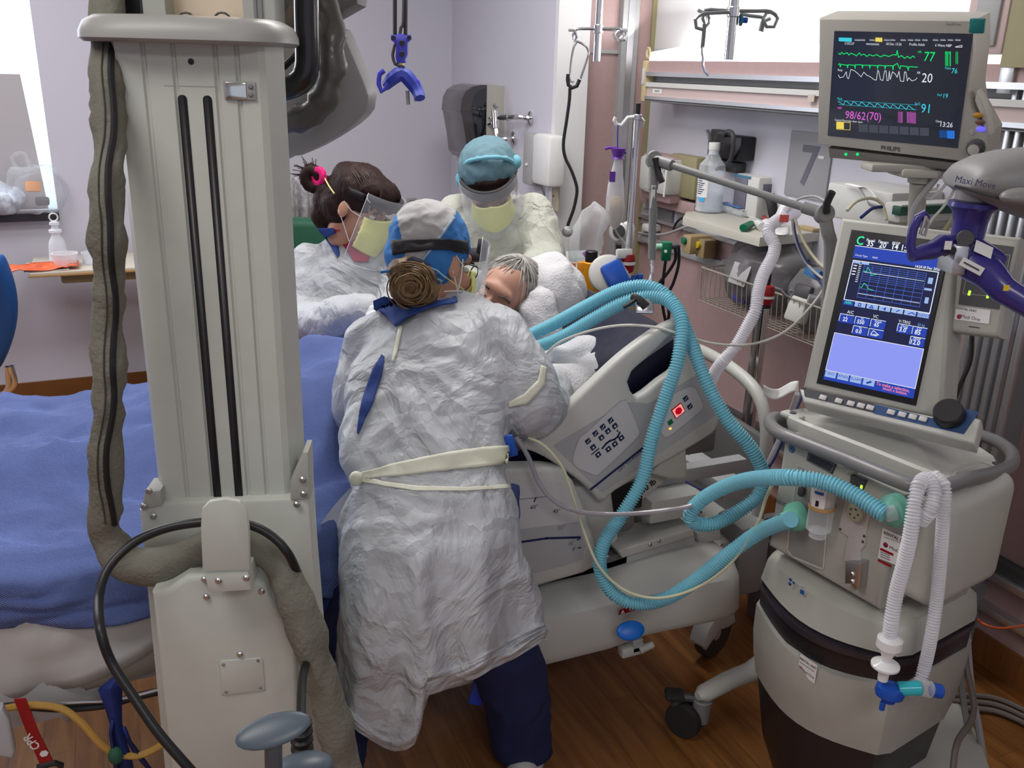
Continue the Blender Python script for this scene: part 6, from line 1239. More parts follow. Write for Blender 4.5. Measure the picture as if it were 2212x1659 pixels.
def torso(rings, m, n=32):
    """rings: (pxL, pxR, py, F, half depth)"""
    out = []
    for R_ in rings:
        a, c_, py, F, t = R_[:5]; ph = math.radians(R_[5]) if len(R_) > 5 else 0
        L, R = at(a, py, F), at(c_, py, F); m_ = (L+R)/2; hx = (R-L).length/2/math.cos(ph)
        dx = RT*math.cos(ph)+FW*math.sin(ph); dy = FW*math.cos(ph)-RT*math.sin(ph); o = []
        hx = max(.03, math.sqrt(max(1e-4, hx*hx-(t*math.tan(ph))**2)) if ph else hx)
        for k in range(n):
            q = 2*PI*k/n; cs, sn = math.cos(q), math.sin(q); e = .86
            o.append(V(m_) + dx*hx*math.copysign(abs(cs)**e, cs) + dy*t*math.copysign(abs(sn)**e, sn))
        out.append(o)
    return out
def bvh(mb): return BVHTree.FromPolygons(mb.v, mb.f)
def drape(bv, px, py, off=.004, F=2):
    r = ray(px, py).normalized(); h = bv.ray_cast(CC, r)
    if h[0] is None: return at(px, py, F)
    n = h[1] if h[1].dot(r) < 0 else -h[1]
    return h[0] - r*off*.4 + n*off
def sheet(bv, L, m, off=.004, F=2, nu=10, nv=6):
    """cloth strip over a body; L: (pxa, pya, pxb, pyb) cross lines"""
    b = MB(); g = []
    for i in range(len(L)-1):
        for s in range(nu):
            t = s/nu; q = [L[i][k]+(L[i+1][k]-L[i][k])*t for k in range(4)]
            g.append([drape(bv, q[0]+(q[2]-q[0])*j/nv, q[1]+(q[3]-q[1])*j/nv, off, F) for j in range(nv+1)])
    q = L[-1]; g.append([drape(bv, q[0]+(q[2]-q[0])*j/nv, q[1]+(q[3]-q[1])*j/nv, off, F) for j in range(nv+1)])
    b.loft(g, m, cap=False, closed=False); return b
def wr(amp, s=7, vs=(1, 1, .45)):
    def f(p, n):
        q = V((p.x*vs[0], p.y*vs[1], p.z*vs[2]))
        return p + n*(amp*ridge(q, s)*1.0 + amp*.7*ridge(q+V((7, 3, 1)), s*2.1) + amp*.35*ridge(q+V((2, 8, 5)), s*4.5) + amp*.9*nz(q, s*.5))
    return f
def hframe(c, face, up):
    y = V(face).normalized(); z = V(up); z = (z-y*z.dot(y)).normalized(); x = y.cross(z); c = V(c)
    return Matrix(((x.x, y.x, z.x, c.x), (x.y, y.y, z.y, c.y), (x.z, y.z, z.z, c.z), (0, 0, 0, 1)))
def head(M, root, m, neck=None, s=1.0, closed=False, name='head', brow=None):
    b = MB(); M = M @ Matrix.Scale(s, 4)
    b.ell((0, -.012, .035), (.074, .094, .082), m, M, 24, 16); b.ell((0, .025, -.030), (.060, .062, .075), m, M, 24, 14); b.ell((0, .045, -.078), (.034, .036, .030), m, M)
    b.ell((0, .078, .030), (.048, .016, .020), m, M); b.ell((0, .094, -.018), (.0125, .018, .026), m, M); b.ell((0, .106, -.034), (.015, .013, .011), m, M)
    for sx in (-1, 1): b.ell((sx*.040, .066, -.028), (.022, .022, .022), m, M); b.ell((sx*.076, -.008, -.010), (.010, .020, .030), m, M)
    b.ell((0, .086, -.062), (.022, .010, .006), m, M); b.ell((0, .083, -.073), (.020, .010, .007), m, M)
    if neck: b.tube([M @ V((0, -.015, -.04)), M @ V((0, -.025, -.11)), V(neck)], .052*s, m, n=18)
    h = fuse(b, .0055, 2).build(name, root, sharp=0)
    e = MB(); w_ = mat('eye white', (.7, .68, .66), .3)
    for sx in (-1, 1):
        if closed: e.tube([M @ V((sx*.046, .078, .001)), M @ V((sx*.032, .0885, -.004)), M @ V((sx*.018, .082, .0))], .0018, M_hairb)
        else: e.ell((sx*.031, .074, .002), (.013, .012, .008), w_, M); e.ell((sx*.031, .0835, .001), (.0055, .004, .0055), M_black, M)
        e.tube([M @ V((sx*.050, .083, .020)), M @ V((sx*.034, .095, .026)), M @ V((sx*.016, .094, .021))], .0026, brow or M_hairb)
    e.build('eyes_and_brows', h, sharp=0)
    return h, M
def mask(M, root, m=M_mask, drop=0):
    def f(u, v):
        a = (u-.5)*2; r = 1-.12*abs(2*v-1); x = .075*math.sin(a*1.25)*r; y = .030+.100*math.cos(a*1.15)*(1-.06*(1-v))-.008*abs(2*v-1)**2 + .0015*math.sin(v*34)
        z = -.108+.112*v - .010*a*a*(v-.5) + (.012*(1-abs(a))**2 if v > .85 else 0)-drop*(1-v)*(1-abs(a))
        return M @ V((x, y, z))
    b = MB(); b.grid(f, 22, 16, m); mk = b.build('surgical_mask', root, label='yellow pleated mask', mods=solid(.0015))
    b = MB()
    for sx in (-1, 1): b.tube([M @ V((sx*.066, .055, -.005)), M @ V((sx*.078, .02, .0)), M @ V((sx*.082, -.012, .016))], .0013, M_paper, n=6); b.tube([M @ V((sx*.064, .045, -.095)), M @ V((sx*.076, .01, -.05)), M @ V((sx*.084, -.018, -.020))], .0013, M_paper, n=6)
    b.pieces('mask_strap', mk)
def shield(M, root, z1=.085, z0=-.17, r=.112, half=1.35, strap=True, tilt=.0):
    def f(u, v):
        a = (u-.5)*2*half; R = r*(1+.06*(1-v)); return M @ V((R*math.sin(a)*.86, .012+R*math.cos(a)*1.12+tilt*(1-v), z0+(z1-z0)*v))
    b = MB(); b.grid(f, 24, 8, M_shield)
    for L in ([f(0, k/8) for k in range(9)], [f(1, k/8) for k in range(9)], [f(k/24, 0) for k in range(25)]): b.tube(L, .0010, clear('shield edge', (.95, .97, 1), .6), n=5, smooth=False)
    sh = b.build('face_shield', root, label='clear plastic face shield', sharp=0)
    b = MB(); b.grid(lambda u, v: (lambda a: M @ V(((r-.006-.010*v*0)*math.sin(a)*.85, .010+(r-.008)*math.cos(a)*1.10, z1-.038+.034*v)))((u-.5)*2*(half-.05)), 22, 2, M_foam); b.build('foam_band', sh, label='dark foam forehead band', mods=solid(.010))
    if strap:
        b = MB(); b.grid(lambda u, v: (lambda a: M @ V((.096*math.sin(a)*.93, -.008+.116*math.cos(a), z1-.040+.024*v+.006*math.sin(a*2))))(half-.1+(2*PI-2*half+.2)*u), 30, 2, M_strap); b.build('head_strap', sh, label='black elastic strap', mods=solid(.003))
    return sh
def strands(M, root, m, start, ends, rad, ctr=(0, -.02, .03), n=7, r=.0022, lab=None, name='hair_strands', jit=.05, seed=1):
    """fine locks running over the head from one point to many"""
    g = random.Random(seed); b = MB(); c = V(ctr); s0 = V(start).normalized()
    for e in ends:
        e = V(e).normalized(); q = []; w_ = V([g.uniform(-jit, jit) for _ in range(3)])
        for k in range(n):
            t = k/(n-1); d = s0.lerp(e, t) + w_*math.sin(PI*t); d.normalize(); k_ = 1+.03*math.sin(t*9+w_.x*80)
            q.append(M @ (c + V((d.x*rad[0], d.y*rad[1], d.z*rad[2]))*k_))
        b.tube(q, r*g.uniform(.7, 1.3), m, n=5, step=.008, prof=lambda t: 1-.6*t*t)
    b.build(name, root, label=lab, sharp=0)
def hand(root, wrist, d, palm_n, m, s=1, curl=.5, side=1):
    """palm, five separate bent fingers"""
    d = V(d).normalized(); n = V(palm_n); n = (n-d*n.dot(d)).normalized(); x = d.cross(n)*side; w = V(wrist)
    b = MB(); b.ell((0, 0, 0), (.040*s, .046*s, .015*s), m, Matrix(((x.x, d.x, n.x, (w+d*.05*s).x), (x.y, d.y, n.y, (w+d*.05*s).y), (x.z, d.z, n.z, (w+d*.05*s).z), (0, 0, 0, 1)))); b.tube([w-d*.03*s, w+d*.03*s], .026*s, m, flat=.75, n=12)
    for k, (ln_, off) in enumerate(((.070, -.030), (.080, -.010), (.074, .010), (.058, .029))):
        p0 = w+d*.075*s+x*off*s; p1 = p0+(d*math.cos(curl*.5)+n*math.sin(curl*.5))*ln_*.45*s; p2 = p1+(d*math.cos(curl*1.3)+n*math.sin(curl*1.3))*ln_*.33*s; p3 = p2+(d*math.cos(curl*2)+n*math.sin(curl*2))*ln_*.26*s
        b.tube([p0-d*.01, p0, p1, p2, p3], .0085*s, m, n=8, step=.006, prof=lambda t: 1-.25*t); b.ell(p3, (.0065*s,)*3, m, n=8, k=6)
    p0 = w+d*.035*s-x*.030*s; p1 = p0+(d*.6-x*.7+n*.3).normalized()*.032*s; p2 = p1+(d*.9-x*.2+n*.5).normalized()*.030*s
    b.tube([w+d*.02*s-x*.01*s, p0, p1, p2], .010*s, m, n=8, step=.006, prof=lambda t: 1-.2*t); b.ell(p2, (.008*s,)*3, m, n=8, k=6)
    fuse(b, .0035, 1).build('hand', root, sharp=0)
# ---------------------------------------------------------------- NURSE IN FRONT (seen from behind)
n1 = thing('person', 'nurse in a white gown and blue grey cap seen from behind, standing beside the bed', 'person', (.60, 1.60, 0))
R1 = [(912, 985, 640, 2.08, .06), (868, 1045, 660, 2.06, .08), (815, 1092, 684, 2.03, .10), (785, 1112, 722, 2.0, .115), (770, 1112, 780, 1.95, .12), (760, 1104, 850, 1.89, .12, 6), (752, 1098, 930, 1.83, .12, 12), (758, 1096, 1005, 1.775, .12, 16), (762, 1098, 1050, 1.745, .12, 18), (750, 1114, 1120, 1.72, .14, 22), (740, 1136, 1220, 1.70, .155, 24), (736, 1150, 1320, 1.69, .16, 24), (738, 1154, 1420, 1.685, .16, 24), (746, 1154, 1520, 1.68, .155, 24), (765, 1146, 1640, 1.68, .14, 24)]
b = MB(); b.loft(torso(R1, M_gown), M_gown)
limb(b, [at(1068, 738, 1.99), at(1118, 812, 1.93), at(1140, 872, 1.90), at(1170, 866, 1.98), at(1196, 842, 2.10), at(1212, 815, 2.22)], [.078, .074, .070, .062, .052, .042], M_gown)
limb(b, [at(818, 742, 2.02), at(794, 820, 1.99), at(784, 880, 2.0), at(810, 870, 2.2), at(850, 850, 2.35)], [.072, .066, .060, .052, .045], M_gown)
HEM = [(700, 1440), (733, 1500), (775, 1545), (830, 1588), (852, 1596), (880, 1592), (900, 1575), (912, 1530), (920, 1460), (960, 1448), (1020, 1425), (1060, 1400), (1100, 1385), (1156, 1350), (1250, 1320)]
def hemy(px):
    for (a, ya), (c_, yb_) in zip(HEM, HEM[1:]):
        if px <= c_: return ya+(yb_-ya)*max(0, (px-a))/(c_-a)
    return HEM[-1][1]
base_w = wr(.0085, 6)
def fn1(p, n):
    p = base_w(p, n); x, y, z = proj(p); py0 = 1032 + (x-930)*-.10
    d = (y-py0)/34; pinch = math.exp(-d*d)*.012; p = p - V((n.x, n.y, 0))*pinch
    if y > 1080:   # vertical soft folds of the skirt
        a = min(1, (y-1080)/200); p = p + V((n.x, n.y, 0))*a*.013*math.sin(x*.05+2*noise.noise(V((x*.01, y*.004, 0))))
    x, y, z = proj(p); hy = hemy(x)
    if y > hy:
        dz = (y-hy)*z/CF/math.cos(CTH)*.97; p = V((p.x, p.y, p.z+dz))
    return p
g1 = fuse(b, .009, 3, fn1); bv1 = bvh(g1); GN = g1.build('gown', n1, label='white wrinkled isolation gown', sharp=0)
# flap on the left of the waist
b = MB()
def flap(u, v):
    A = V((778+(-98)*v, 1032+118*v, 0)).lerp(V((778+0*v-30*v, 1040+ 240*v, 0)), u); return at(A.x-6*math.sin(v*PI), A.y, 1.70+.03*u+.012*math.sin(u*9))
b.grid(flap, 10, 12, clear('thin gown layer', (.80, .82, .84), .62, .5)); b.build('gown_flap', GN, label='see-through loose gown panel at the waist', sharp=0)
b = sheet(bv1, [(776, 1022, 778, 1036), (850, 1002, 855, 1030), (950, 980, 955, 1018), (1040, 966, 1045, 1010), (1096, 962, 1098, 1000)], M_tie, .005, 1.65); b.build('waist_tie', GN, label='broad cream waist tie', mods=solid(.002))
b = sheet(bv1, [(776, 1030, 778, 1040), (830, 1042, 830, 1052), (900, 1052, 900, 1062), (1000, 1054, 1000, 1062), (1098, 1048, 1100, 1056)], M_tie, .005, 1.65); b.build('waist_tie', GN, label='thin lower cream waist tie', mods=solid(.002))
b = MB(); c = drape(bv1, 779, 1034, .012, 1.65); b.ell(c, (.014, .012, .016), M_tie); b.build('tie_knot', GN)
b = sheet(bv1, [(862, 706, 870, 708), (856, 740, 864, 742), (846, 780, 852, 784)], M_tie, .004, 1.9, nv=2); b.build('back_edge', GN, mods=solid(.001))
b = sheet(bv1, [(1100, 868, 1100, 880), (1130, 852, 1140, 872), (1160, 822, 1176, 832), (1168, 790, 1180, 795)], M_tie, .003, 1.8, nv=3); b.build('sleeve_crease', GN, mods=solid(.001))
# scrubs at the neck and in the open back
b = sheet(bv1, [(806, 650, 808, 668), (830, 640, 838, 690), (866, 652, 858, 712), (905, 660, 884, 692), (950, 658, 930, 672), (985, 650, 985, 660)], M_scrub2, .010, 2.0, 14, 8); b.build('scrub_collar', n1, label='blue scrub collar showing at the neck', mods=solid(.004))
b = sheet(bv1, [(826, 768, 832, 772), (806, 800, 826, 812), (788, 850, 808, 868), (776, 900, 786, 915), (772, 935, 775, 940)], M_scrub2, .004, 1.9); b.build('scrub_top', n1, label='blue scrub strip in the gown opening', mods=solid(.002))
# legs
b = MB(); hipc = at(940, 1180, 1.95)
knee = aty(1110, 1420, 1.80); foot = atz(1128, 1648, .05); anl = V((foot.x+.005, foot.y+.03, .09))
hipR = V((.80, 1.86, .72)); hipL = V((.56, 1.92, .72))
limb(b, [at(1020, 1230, 1.70), at(1070, 1370, 1.75), at(1112, 1480, 1.80), at(1122, 1560, 1.83), at(1130, 1620, 1.85)], [.085, .080, .073, .068, .066], M_scrub, 18)
limb(b, [at(850, 1230, 1.72), at(790, 1340, 1.72), at(748, 1430, 1.73), V((.27, 1.56, .09))], [.10, .085, .072, .066], M_scrub, 18)
b.ell(at(950, 1200, 1.72), (.17, .11, .12), M_scrub)
def fnl(p, n):
    p = p + n*(.009*ridge(V((p.x, p.y, p.z*.6)), 9)+.004*ridge(p, 21)); 
    if p.z < .05: p = V((p.x, p.y, .05))
    return p
fuse(b, .012, 3, fnl).build('trousers', n1, label='dark navy scrub trousers', sharp=0)
b = sheet(bv1, [(690, 1240, 730, 1200), (690, 1300, 735, 1290), (700, 1400, 735, 1400)], M_scrub, .0, 2.02) if False else MB()
b = MB(); limb(b, [at(742, 1250, 1.74), at(736, 1330, 1.74), at(742, 1410, 1.74), at(758, 1460, 1.74)], [.045, .05, .04, .02], M_scrub2); fuse(b, .012, 2, wr(.006, 9)).build('scrub_tunic', n1, label='blue tunic hem beside the gown', sharp=0)
M_shoe = mat('white shoe', (.55, .55, .54), .6)
for fx in (V((foot.x, foot.y, 0)), V((.27, 1.57, 0))):
    b = MB(); b.ell((0, 0, .032), (.047, .12, .040), M_shoe, fr(fx+FW*.06+RT*.01, UP, RT)); b.ell((0, -.07, .04), (.038, .05, .042), M_shoe, fr(fx+FW*.06, UP, RT))
    sh = fuse(b, .007, 2, lambda p, n: V((p.x, p.y, max(p.z, 0)))).build('shoe', n1, label='white shoe', sharp=0)
# head
hc = at(936, 570, 2.12)
HM = hframe(hc, FW*.72+RT*.66-UP*.38, UP+FW*.25)
hd, HMs = head(HM, n1, M_skin, neck=at(945, 665, 2.10))
M_capb = mat('bright blue cap cloth', (.03, .17, .47), .75, bump=.4, bscale=40); M_capg = mat('grey cap cloth', (.42, .41, .41), .75, bump=.4, bscale=40, var=.06)
def capf(p, n): return p + n*(.005*ridge(p, 16)+.003*ridge(p, 34))
b = MB(); cc = hc+V((0, 0, .0)); up_ = V((HM[0][2], HM[1][2], HM[2][2])); bk = -V((HM[0][1], HM[1][1], HM[2][1])); rt_ = V((HM[0][0], HM[1][0], HM[2][0]))
b.ell((0, -.024, .050), (.086, .098, .088), M_capb, HM, 28, 18); b.ell((0, -.038, .004), (.081, .086, .070), M_capb, HM, 28, 18)
capm = fuse(b, .0042, 3, capf)
fpix = [proj(sum((capm.v[i] for i in f), V((0, 0, 0)))/len(f))[:2] for f in capm.f]
gi = capm.mi(M_capg)
def ingrey(x, y):
    # big grey back panel with a slanted right edge, plus the crown
    if y < 464: return x < 985
    return x > 858+(y-470)*.22 and x < 982-(y-464)*.74
capm.fm = [gi if ingrey(x, y) else 0 for x, y in fpix]
CP = capm.build('surgical_cap', n1, label='tied surgical cap, grey back panel and bright blue sides', sharp=0); bvc = bvh(capm)
b = sheet(bvc, [(848, 522, 850, 552), (880, 518, 882, 546), (930, 516, 930, 540), (970, 516, 970, 540), (1008, 522, 1008, 548)], M_strap, .004, 2.0); b.build('head_strap', n1, label='broad black shield strap round the cap', mods=solid(.003))
b = sheet(bvc, [(978, 468, 983, 471), (958, 496, 963, 499), (934, 530, 938, 533), (908, 564, 912, 567)], mat('cap seam', (.35, .45, .55), .8), .0015, 2.0, nv=1); b.build('cap_seam', CP, mods=solid(.001))
shield(HM, n1, z1=.075, z0=-.15, half=1.3, strap=False, r=.120)
mask(HM, n1)
# bun
rgb = random.Random(11); M_hair1b = mat('golden brown lock', (.22, .135, .06), .5, bump=.6, bscale=90)
M_hair1 = mat('light brown hair', (.13, .072, .030), .5, bump=1, bscale=90, kind='hair', var=.5, vscale=55)
bc = at(892, 612, 1.99); b = MB(); b.ell(bc, (.052, .046, .050), M_hair1); b.ell(bc+RT*-.018+UP*.02, (.036, .036, .036), M_hair1); b.ell(bc+RT*.015-UP*.015, (.038, .038, .034), M_hair1)
fuse(b, .005, 2, lambda p, n: p + n*(.0025*math.sin(math.atan2((p-bc).dot(UP)+.01, (p-bc).dot(RT))*2+(p-bc).length*260)+.003*ridge(p, 50)+.004*nz(p, 30))).build('hair_bun', n1, label='light brown hair bun', sharp=0)
b = MB()
for k in range(44):
    a0 = rgb.uniform(0, 6.28); rr0 = rgb.uniform(.012, .046); off = V((rgb.uniform(-.006, .006), 0, rgb.uniform(-.006, .006))); q = []
    for j in range(12):
        a = a0+j*.22; r_ = rr0*(1+.02*j); dd = math.sqrt(max(0, 1-(r_/.056)**2))*.050
        q.append(bc + RT*(r_*math.cos(a)*1.05+off.x) + UP*(r_*math.sin(a)+off.z) - FW*(dd+.001))
    b.tube(q, .0018*rgb.uniform(.7, 1.4), M_hair1b if k % 3 else M_hair1, n=5, step=.006)
b.build('hair_strands', n1, sharp=0)
b = MB(); b.tube([at(862, 594, 2.0), at(872, 574, 1.985), at(892, 566, 1.985), at(912, 574, 1.99), at(922, 585, 2.0)], .014, mat('black hair tie', (.01, .01, .025), .9), flat=.8); b.build('hair_tie', n1, label='black hair tie')
b = MB(); b.tube([at(905, 585, 2.0), at(925, 592, 2.0), at(948, 590, 2.02)], .003, M_capb); b.tube([at(920, 575, 2.0), at(945, 585, 2.0), at(962, 600, 2.0), at(955, 608, 2.0), at(940, 600, 2.0), at(930, 582, 2.0)], .0022, mat('pale blue tie', (.2, .42, .7), .7)); b.tube([at(866, 580, 1.99), at(845, 585, 1.97), at(822, 588, 1.96)], .003, M_capb, flat=.5); b.pieces('cap_tie', CP)
b = MB(); b.tube([at(918, 570, 2.0), at(950, 590, 2.02), at(985, 615, 2.06), at(1002, 625, 2.1)], .0014, mat('yellow elastic', (.7, .6, .2), .6)); b.tube([at(960, 630, 2.02), at(985, 628, 2.06), at(1003, 630, 2.1)], .0014, M_paper); b.tube([at(1000, 560, 2.06), at(996, 600, 2.06), at(990, 625, 2.06)], .0014, M_paper); b.build('mask_elastic', n1)
b = MB(); e = [HM @ V(q) for q in ((.078, .0, .004), (.078, .05, .008), (.060, .098, .010))]; b.tube(e, .0016, M_dgrey); cl = HM @ V((.038, .112, .0)); b.tube([HM @ V((.036+.024*math.cos(a), .104-.012*math.cos(a), .002+.018*math.sin(a))) for a in [k*PI/6 for k in range(12)]], .0016, M_dgrey, closed=True); b.tube([HM @ V((-.036+.024*math.cos(a), .104+.012*math.cos(a), .002+.018*math.sin(a))) for a in [k*PI/6 for k in range(12)]], .0016, M_dgrey, closed=True); b.build('glasses', n1)
b = MB(); limb(b, [hc-UP*.05, at(950, 650, 2.12), at(945, 690, 2.08)], [.055, .056, .07], M_skin); b.build('neck', n1, sharp=0)
hand(n1, at(1226, 810, 2.25), (RT*.1+FW*.8-UP*.1), -UP, M_glove, curl=.4)
hand(n1, at(852, 848, 2.37), (RT*.3+FW*.9-UP*.1), -UP, M_glove, curl=.4, side=-1)
# ---------------------------------------------------------------- NURSE ON THE LEFT (pink hair tie)
n2 = thing('person', 'woman with dark hair in a pink tie and yellow mask, leaning over the bed', 'person', (.50, 3.1, 0))
b = MB()
R2 = [(742, 806, 505, 3.02, .06), (704, 842, 528, 3.02, .09), (668, 864, 558, 3.0, .12), (646, 872, 610, 2.99, .13), (622, 872, 670, 2.98, .15), (618, 860, 740, 2.98, .15), (612, 850, 840, 3.0, .155), (605, 850, 960, 3.02, .17), (610, 850, 1060, 3.03, .17)]
b.loft(torso(R2, M_gown), M_gown)
limb(b, [at(668, 570, 2.96), at(652, 640, 2.90), at(655, 695, 2.84), at(720, 690, 2.70), at(790, 672, 2.60)], [.062, .060, .060, .052, .042], M_gown)
limb(b, [at(850, 575, 2.96), at(862, 640, 2.88), at(850, 690, 2.78), at(880, 690, 2.60), at(930, 680, 2.5)], [.062, .058, .056, .05, .042], M_gown)
g2 = fuse(b, .012, 3, wr(.010, 6.5, (1, 1, .7))); bv2 = bvh(g2); g2.build('gown', n2, label='white isolation gown with yellowish folds', sharp=0)
b = sheet(bv2, [(716, 492, 812, 520), (728, 512, 806, 532), (748, 540, 800, 550), (764, 566, 796, 568)], mat('crimson top', (.33, .008, .05), .7), .006, 2.9); b.build('crimson_top', n2, label='crimson top in the neckline', mods=solid(.003))
b = sheet(bv2, [(686, 494, 720, 492), (700, 512, 730, 520), (716, 536, 734, 550), (728, 554, 730, 558)], M_scrub2, .005, 2.9); b.build('scrub_top', n2, label='navy scrub collar', mods=solid(.003))
b = MB(); hpv = V((.62, 3.12, .5)); limb(b, [at(690, 960, 3.03), V((.50, 3.13, .45)), V((.48, 3.18, .09))], [.12, .085, .06], M_scrub, 14); limb(b, [at(780, 960, 3.03), V((.68, 3.10, .45)), V((.70, 3.16, .09))], [.12, .085, .06], M_scrub, 14); fuse(b, .014, 2).build('trousers', n2, sharp=0)
for q in (V((.48, 3.16, 0)), V((.70, 3.14, 0))):
    b = MB(); b.ell((0, -.04, .035), (.045, .12, .038), M_shoe, fr(q, UP, RT)); fuse(b, .009, 1, lambda p, n: V((p.x, p.y, max(p.z, 0)))).build('shoe', n2, sharp=0)
hc = at(778, 448, 2.95); HM = hframe(hc, RT*.80-FW*.42-UP*.36, UP+RT*.30)
head(HM, n2, M_skin, neck=at(768, 530, 3.0)); mask(HM, n2, drop=.01); shield(HM, n2, z1=.080, z0=-.15, half=1.15)
b = MB(); b.ell((0, -.030, .045), (.090, .104, .088), M_hairb, HM, 24, 16); b.ell((0, -.060, -.015), (.082, .072, .085), M_hairb, HM, 24, 16); b.ell((-.03, .035, .078), (.050, .050, .036), M_hairb, HM); b.ell((.03, .035, .078), (.050, .050, .036), M_hairb, HM)
b.ell(at(712, 430, 2.99), (.055, .055, .075), M_hairb); b.ell(at(704, 462, 2.99), (.045, .04, .05), M_hairb)
def cutear(p, n):
    p = p + n*(.004*math.sin(60*(p-hc).dot(RT)+40*(p-hc).z)+.003*ridge(p, 40)); return p
fuse(b, .007, 2, cutear).build('hair', n2, label='dark brown hair', sharp=0)
g_ = random.Random(4); M_hairs = mat('dark hair lock', (.035, .015, .012), .4, spec=.4)
strands(HM, n2, M_hairs, (.1, -1, .75), [(g_.uniform(-1, 1), g_.uniform(-.1, 1.0), g_.uniform(.35, 1.0)) for _ in range(150)], (.093, .110, .100), r=.0022, seed=2)
strands(HM, n2, M_hairs, (.0, .25, 1), [(g_.uniform(-.55, .75), 1, g_.uniform(.22, .5)) for _ in range(46)], (.090, .108, .096), r=.0024, seed=3, lab='fringe over the forehead', name='fringe')
b = MB(); b.tube([at(694, 392, 2.98), at(684, 372, 2.98), at(672, 366, 2.98), at(660, 380, 2.98), at(668, 400, 2.98), at(684, 404, 2.98)], .022, M_hairb, n=12)
rg2 = random.Random(5)
for k in range(26):
    a = rg2.uniform(-.3, 1.9); L_ = rg2.uniform(18, 42); x0, y0 = 672+rg2.uniform(-6, 8), 374+rg2.uniform(-6, 8); b.tube([at(x0, y0, 2.97), at(x0-L_*.5*math.cos(a), y0-L_*.5*math.sin(a), 2.97), at(x0-L_*math.cos(a)-3, y0-L_*math.sin(a)*.8, 2.97)], .0012, M_hairb, n=4)
for k in range(30):
    x0 = 730+k*3.9; y0 = 352+abs(k-12)*.9; b.tube([at(x0, y0, 2.86), at(x0+2, y0-7-4*rg2.random(), 2.87), at(x0+rg2.uniform(-3, 9), y0-3, 2.87)], .0011, M_hairb, n=4) if False else None
for k in range(16):   # bangs
    u_ = -.055+.11*k/15; b.tube([HM @ V((u_*.8, .055, .110)), HM @ V((u_, .088, .082)), HM @ V((u_*1.15+rg2.uniform(-.006, .006), .100-abs(u_)*.45, .045-rg2.uniform(0, .018)))], .0052, M_hairb, n=6)
b.build('ponytail', n2, label='loose ponytail and fringe', sharp=0)
b = MB(); b.tube([at(689+9*math.cos(a), 382+15*math.sin(a), 2.965-.01*math.cos(a)) for a in [k*PI/5 for k in range(10)]], .0125, mat('hot pink fabric', (.75, .01, .17), .8, bump=.6, bscale=90), closed=True); b.build('hair_tie', n2, label='hot pink scrunchie')
b = MB(); b.tube([at(702, 386, 2.90), at(712, 404, 2.86), at(722, 418, 2.84)], .0022, mat('yellow elastic', (0, 0, 0))); b.tube([at(793, 421, 2.85), at(794, 432, 2.84), at(800, 438, 2.84)], .0016, M_steel); b.pieces('mask_elastic', n2)
hand(n2, at(796, 672, 2.58), (RT*.6-FW*.5-UP*.1), -UP, M_glove, curl=.3)
hand(n2, at(934, 682, 2.48), (RT*.6-FW*.5-UP*.1), -UP, M_glove, curl=.3, side=-1)
# ---------------------------------------------------------------- NURSE BEHIND (blue cap, head bowed)
n3 = thing('person', 'man with pale blue cap, yellow mask and shield, head bowed over the patient', 'person', (1.12, 3.0, 0))
b = MB()
R3 = [(1028, 1112, 432, 3.08, .07), (1010, 1140, 432, 3.06, .09), (988, 1172, 452, 3.04, .12), (974, 1188, 490, 3.02, .13), (976, 1184, 550, 3.0, .13), (980, 1184, 640, 2.98, .13), (970, 1200, 760, 2.98, .155), (960, 1205, 900, 3.0, .17), (960, 1205, 1000, 3.0, .17)]
b.loft(torso(R3, M_gowny), M_gowny)
limb(b, [at(1148, 470, 3.0), at(1166, 530, 2.93), at(1174, 575, 2.86), at(1150, 602, 2.74), at(1112, 622, 2.66)], [.066, .062, .060, .05, .04], M_gowny)
limb(b, [at(990, 465, 3.02), at(968, 530, 2.98), at(975, 590, 2.9), at(1020, 620, 2.75)], [.060, .058, .055, .042], M_gowny)
g3 = fuse(b, .0105, 4, wr(.010, 5, (1, 1, .45))); g3.build('gown', n3, label='pale yellow isolation gown', sharp=0)
b = MB(); limb(b, [V((1.02, 3.08, .75)), V((1.0, 3.10, .45)), V((.98, 3.14, .09))], [.11, .085, .06], M_scrub); limb(b, [V((1.26, 3.02, .75)), V((1.27, 3.05, .45)), V((1.28, 3.08, .09))], [.11, .085, .06], M_scrub); fuse(b, .014, 2).build('trousers', n3, sharp=0)
for q in (V((.98, 3.12, 0)), V((1.28, 3.06, 0))):
    b = MB(); b.ell((0, -.04, .035), (.048, .13, .038), M_shoe, fr(q, UP, RT)); fuse(b, .009, 1, lambda p, n: V((p.x, p.y, max(p.z, 0)))).build('shoe', n3, sharp=0)
hc = at(1060, 402, 2.95); HM = hframe(hc, -FW*.84+RT*.06-UP*.50, UP*.8-FW*.5-RT*.13)
head(HM, n3, M_skin2, neck=at(1068, 445, 3.05), closed=True, s=1.02); mask(HM, n3, drop=.034); shield(HM, n3, z1=.078, z0=-.15, half=1.25)
M_cap3 = mat('pale blue cap', (.11, .205, .25), .75, bump=.5, bscale=60, var=.08, vscale=60)
b = MB(); b.ell((0, -.022, .062), (.092, .104, .084), M_cap3, HM, 28, 18); b.ell((0, -.045, .035), (.090, .090, .070), M_cap3, HM)
c3 = fuse(b, .0065, 2, lambda p, n: p + n*(.004*ridge(p, 22))); c3.build('surgical_cap', n3, label='pale blue bouffant cap', sharp=0)
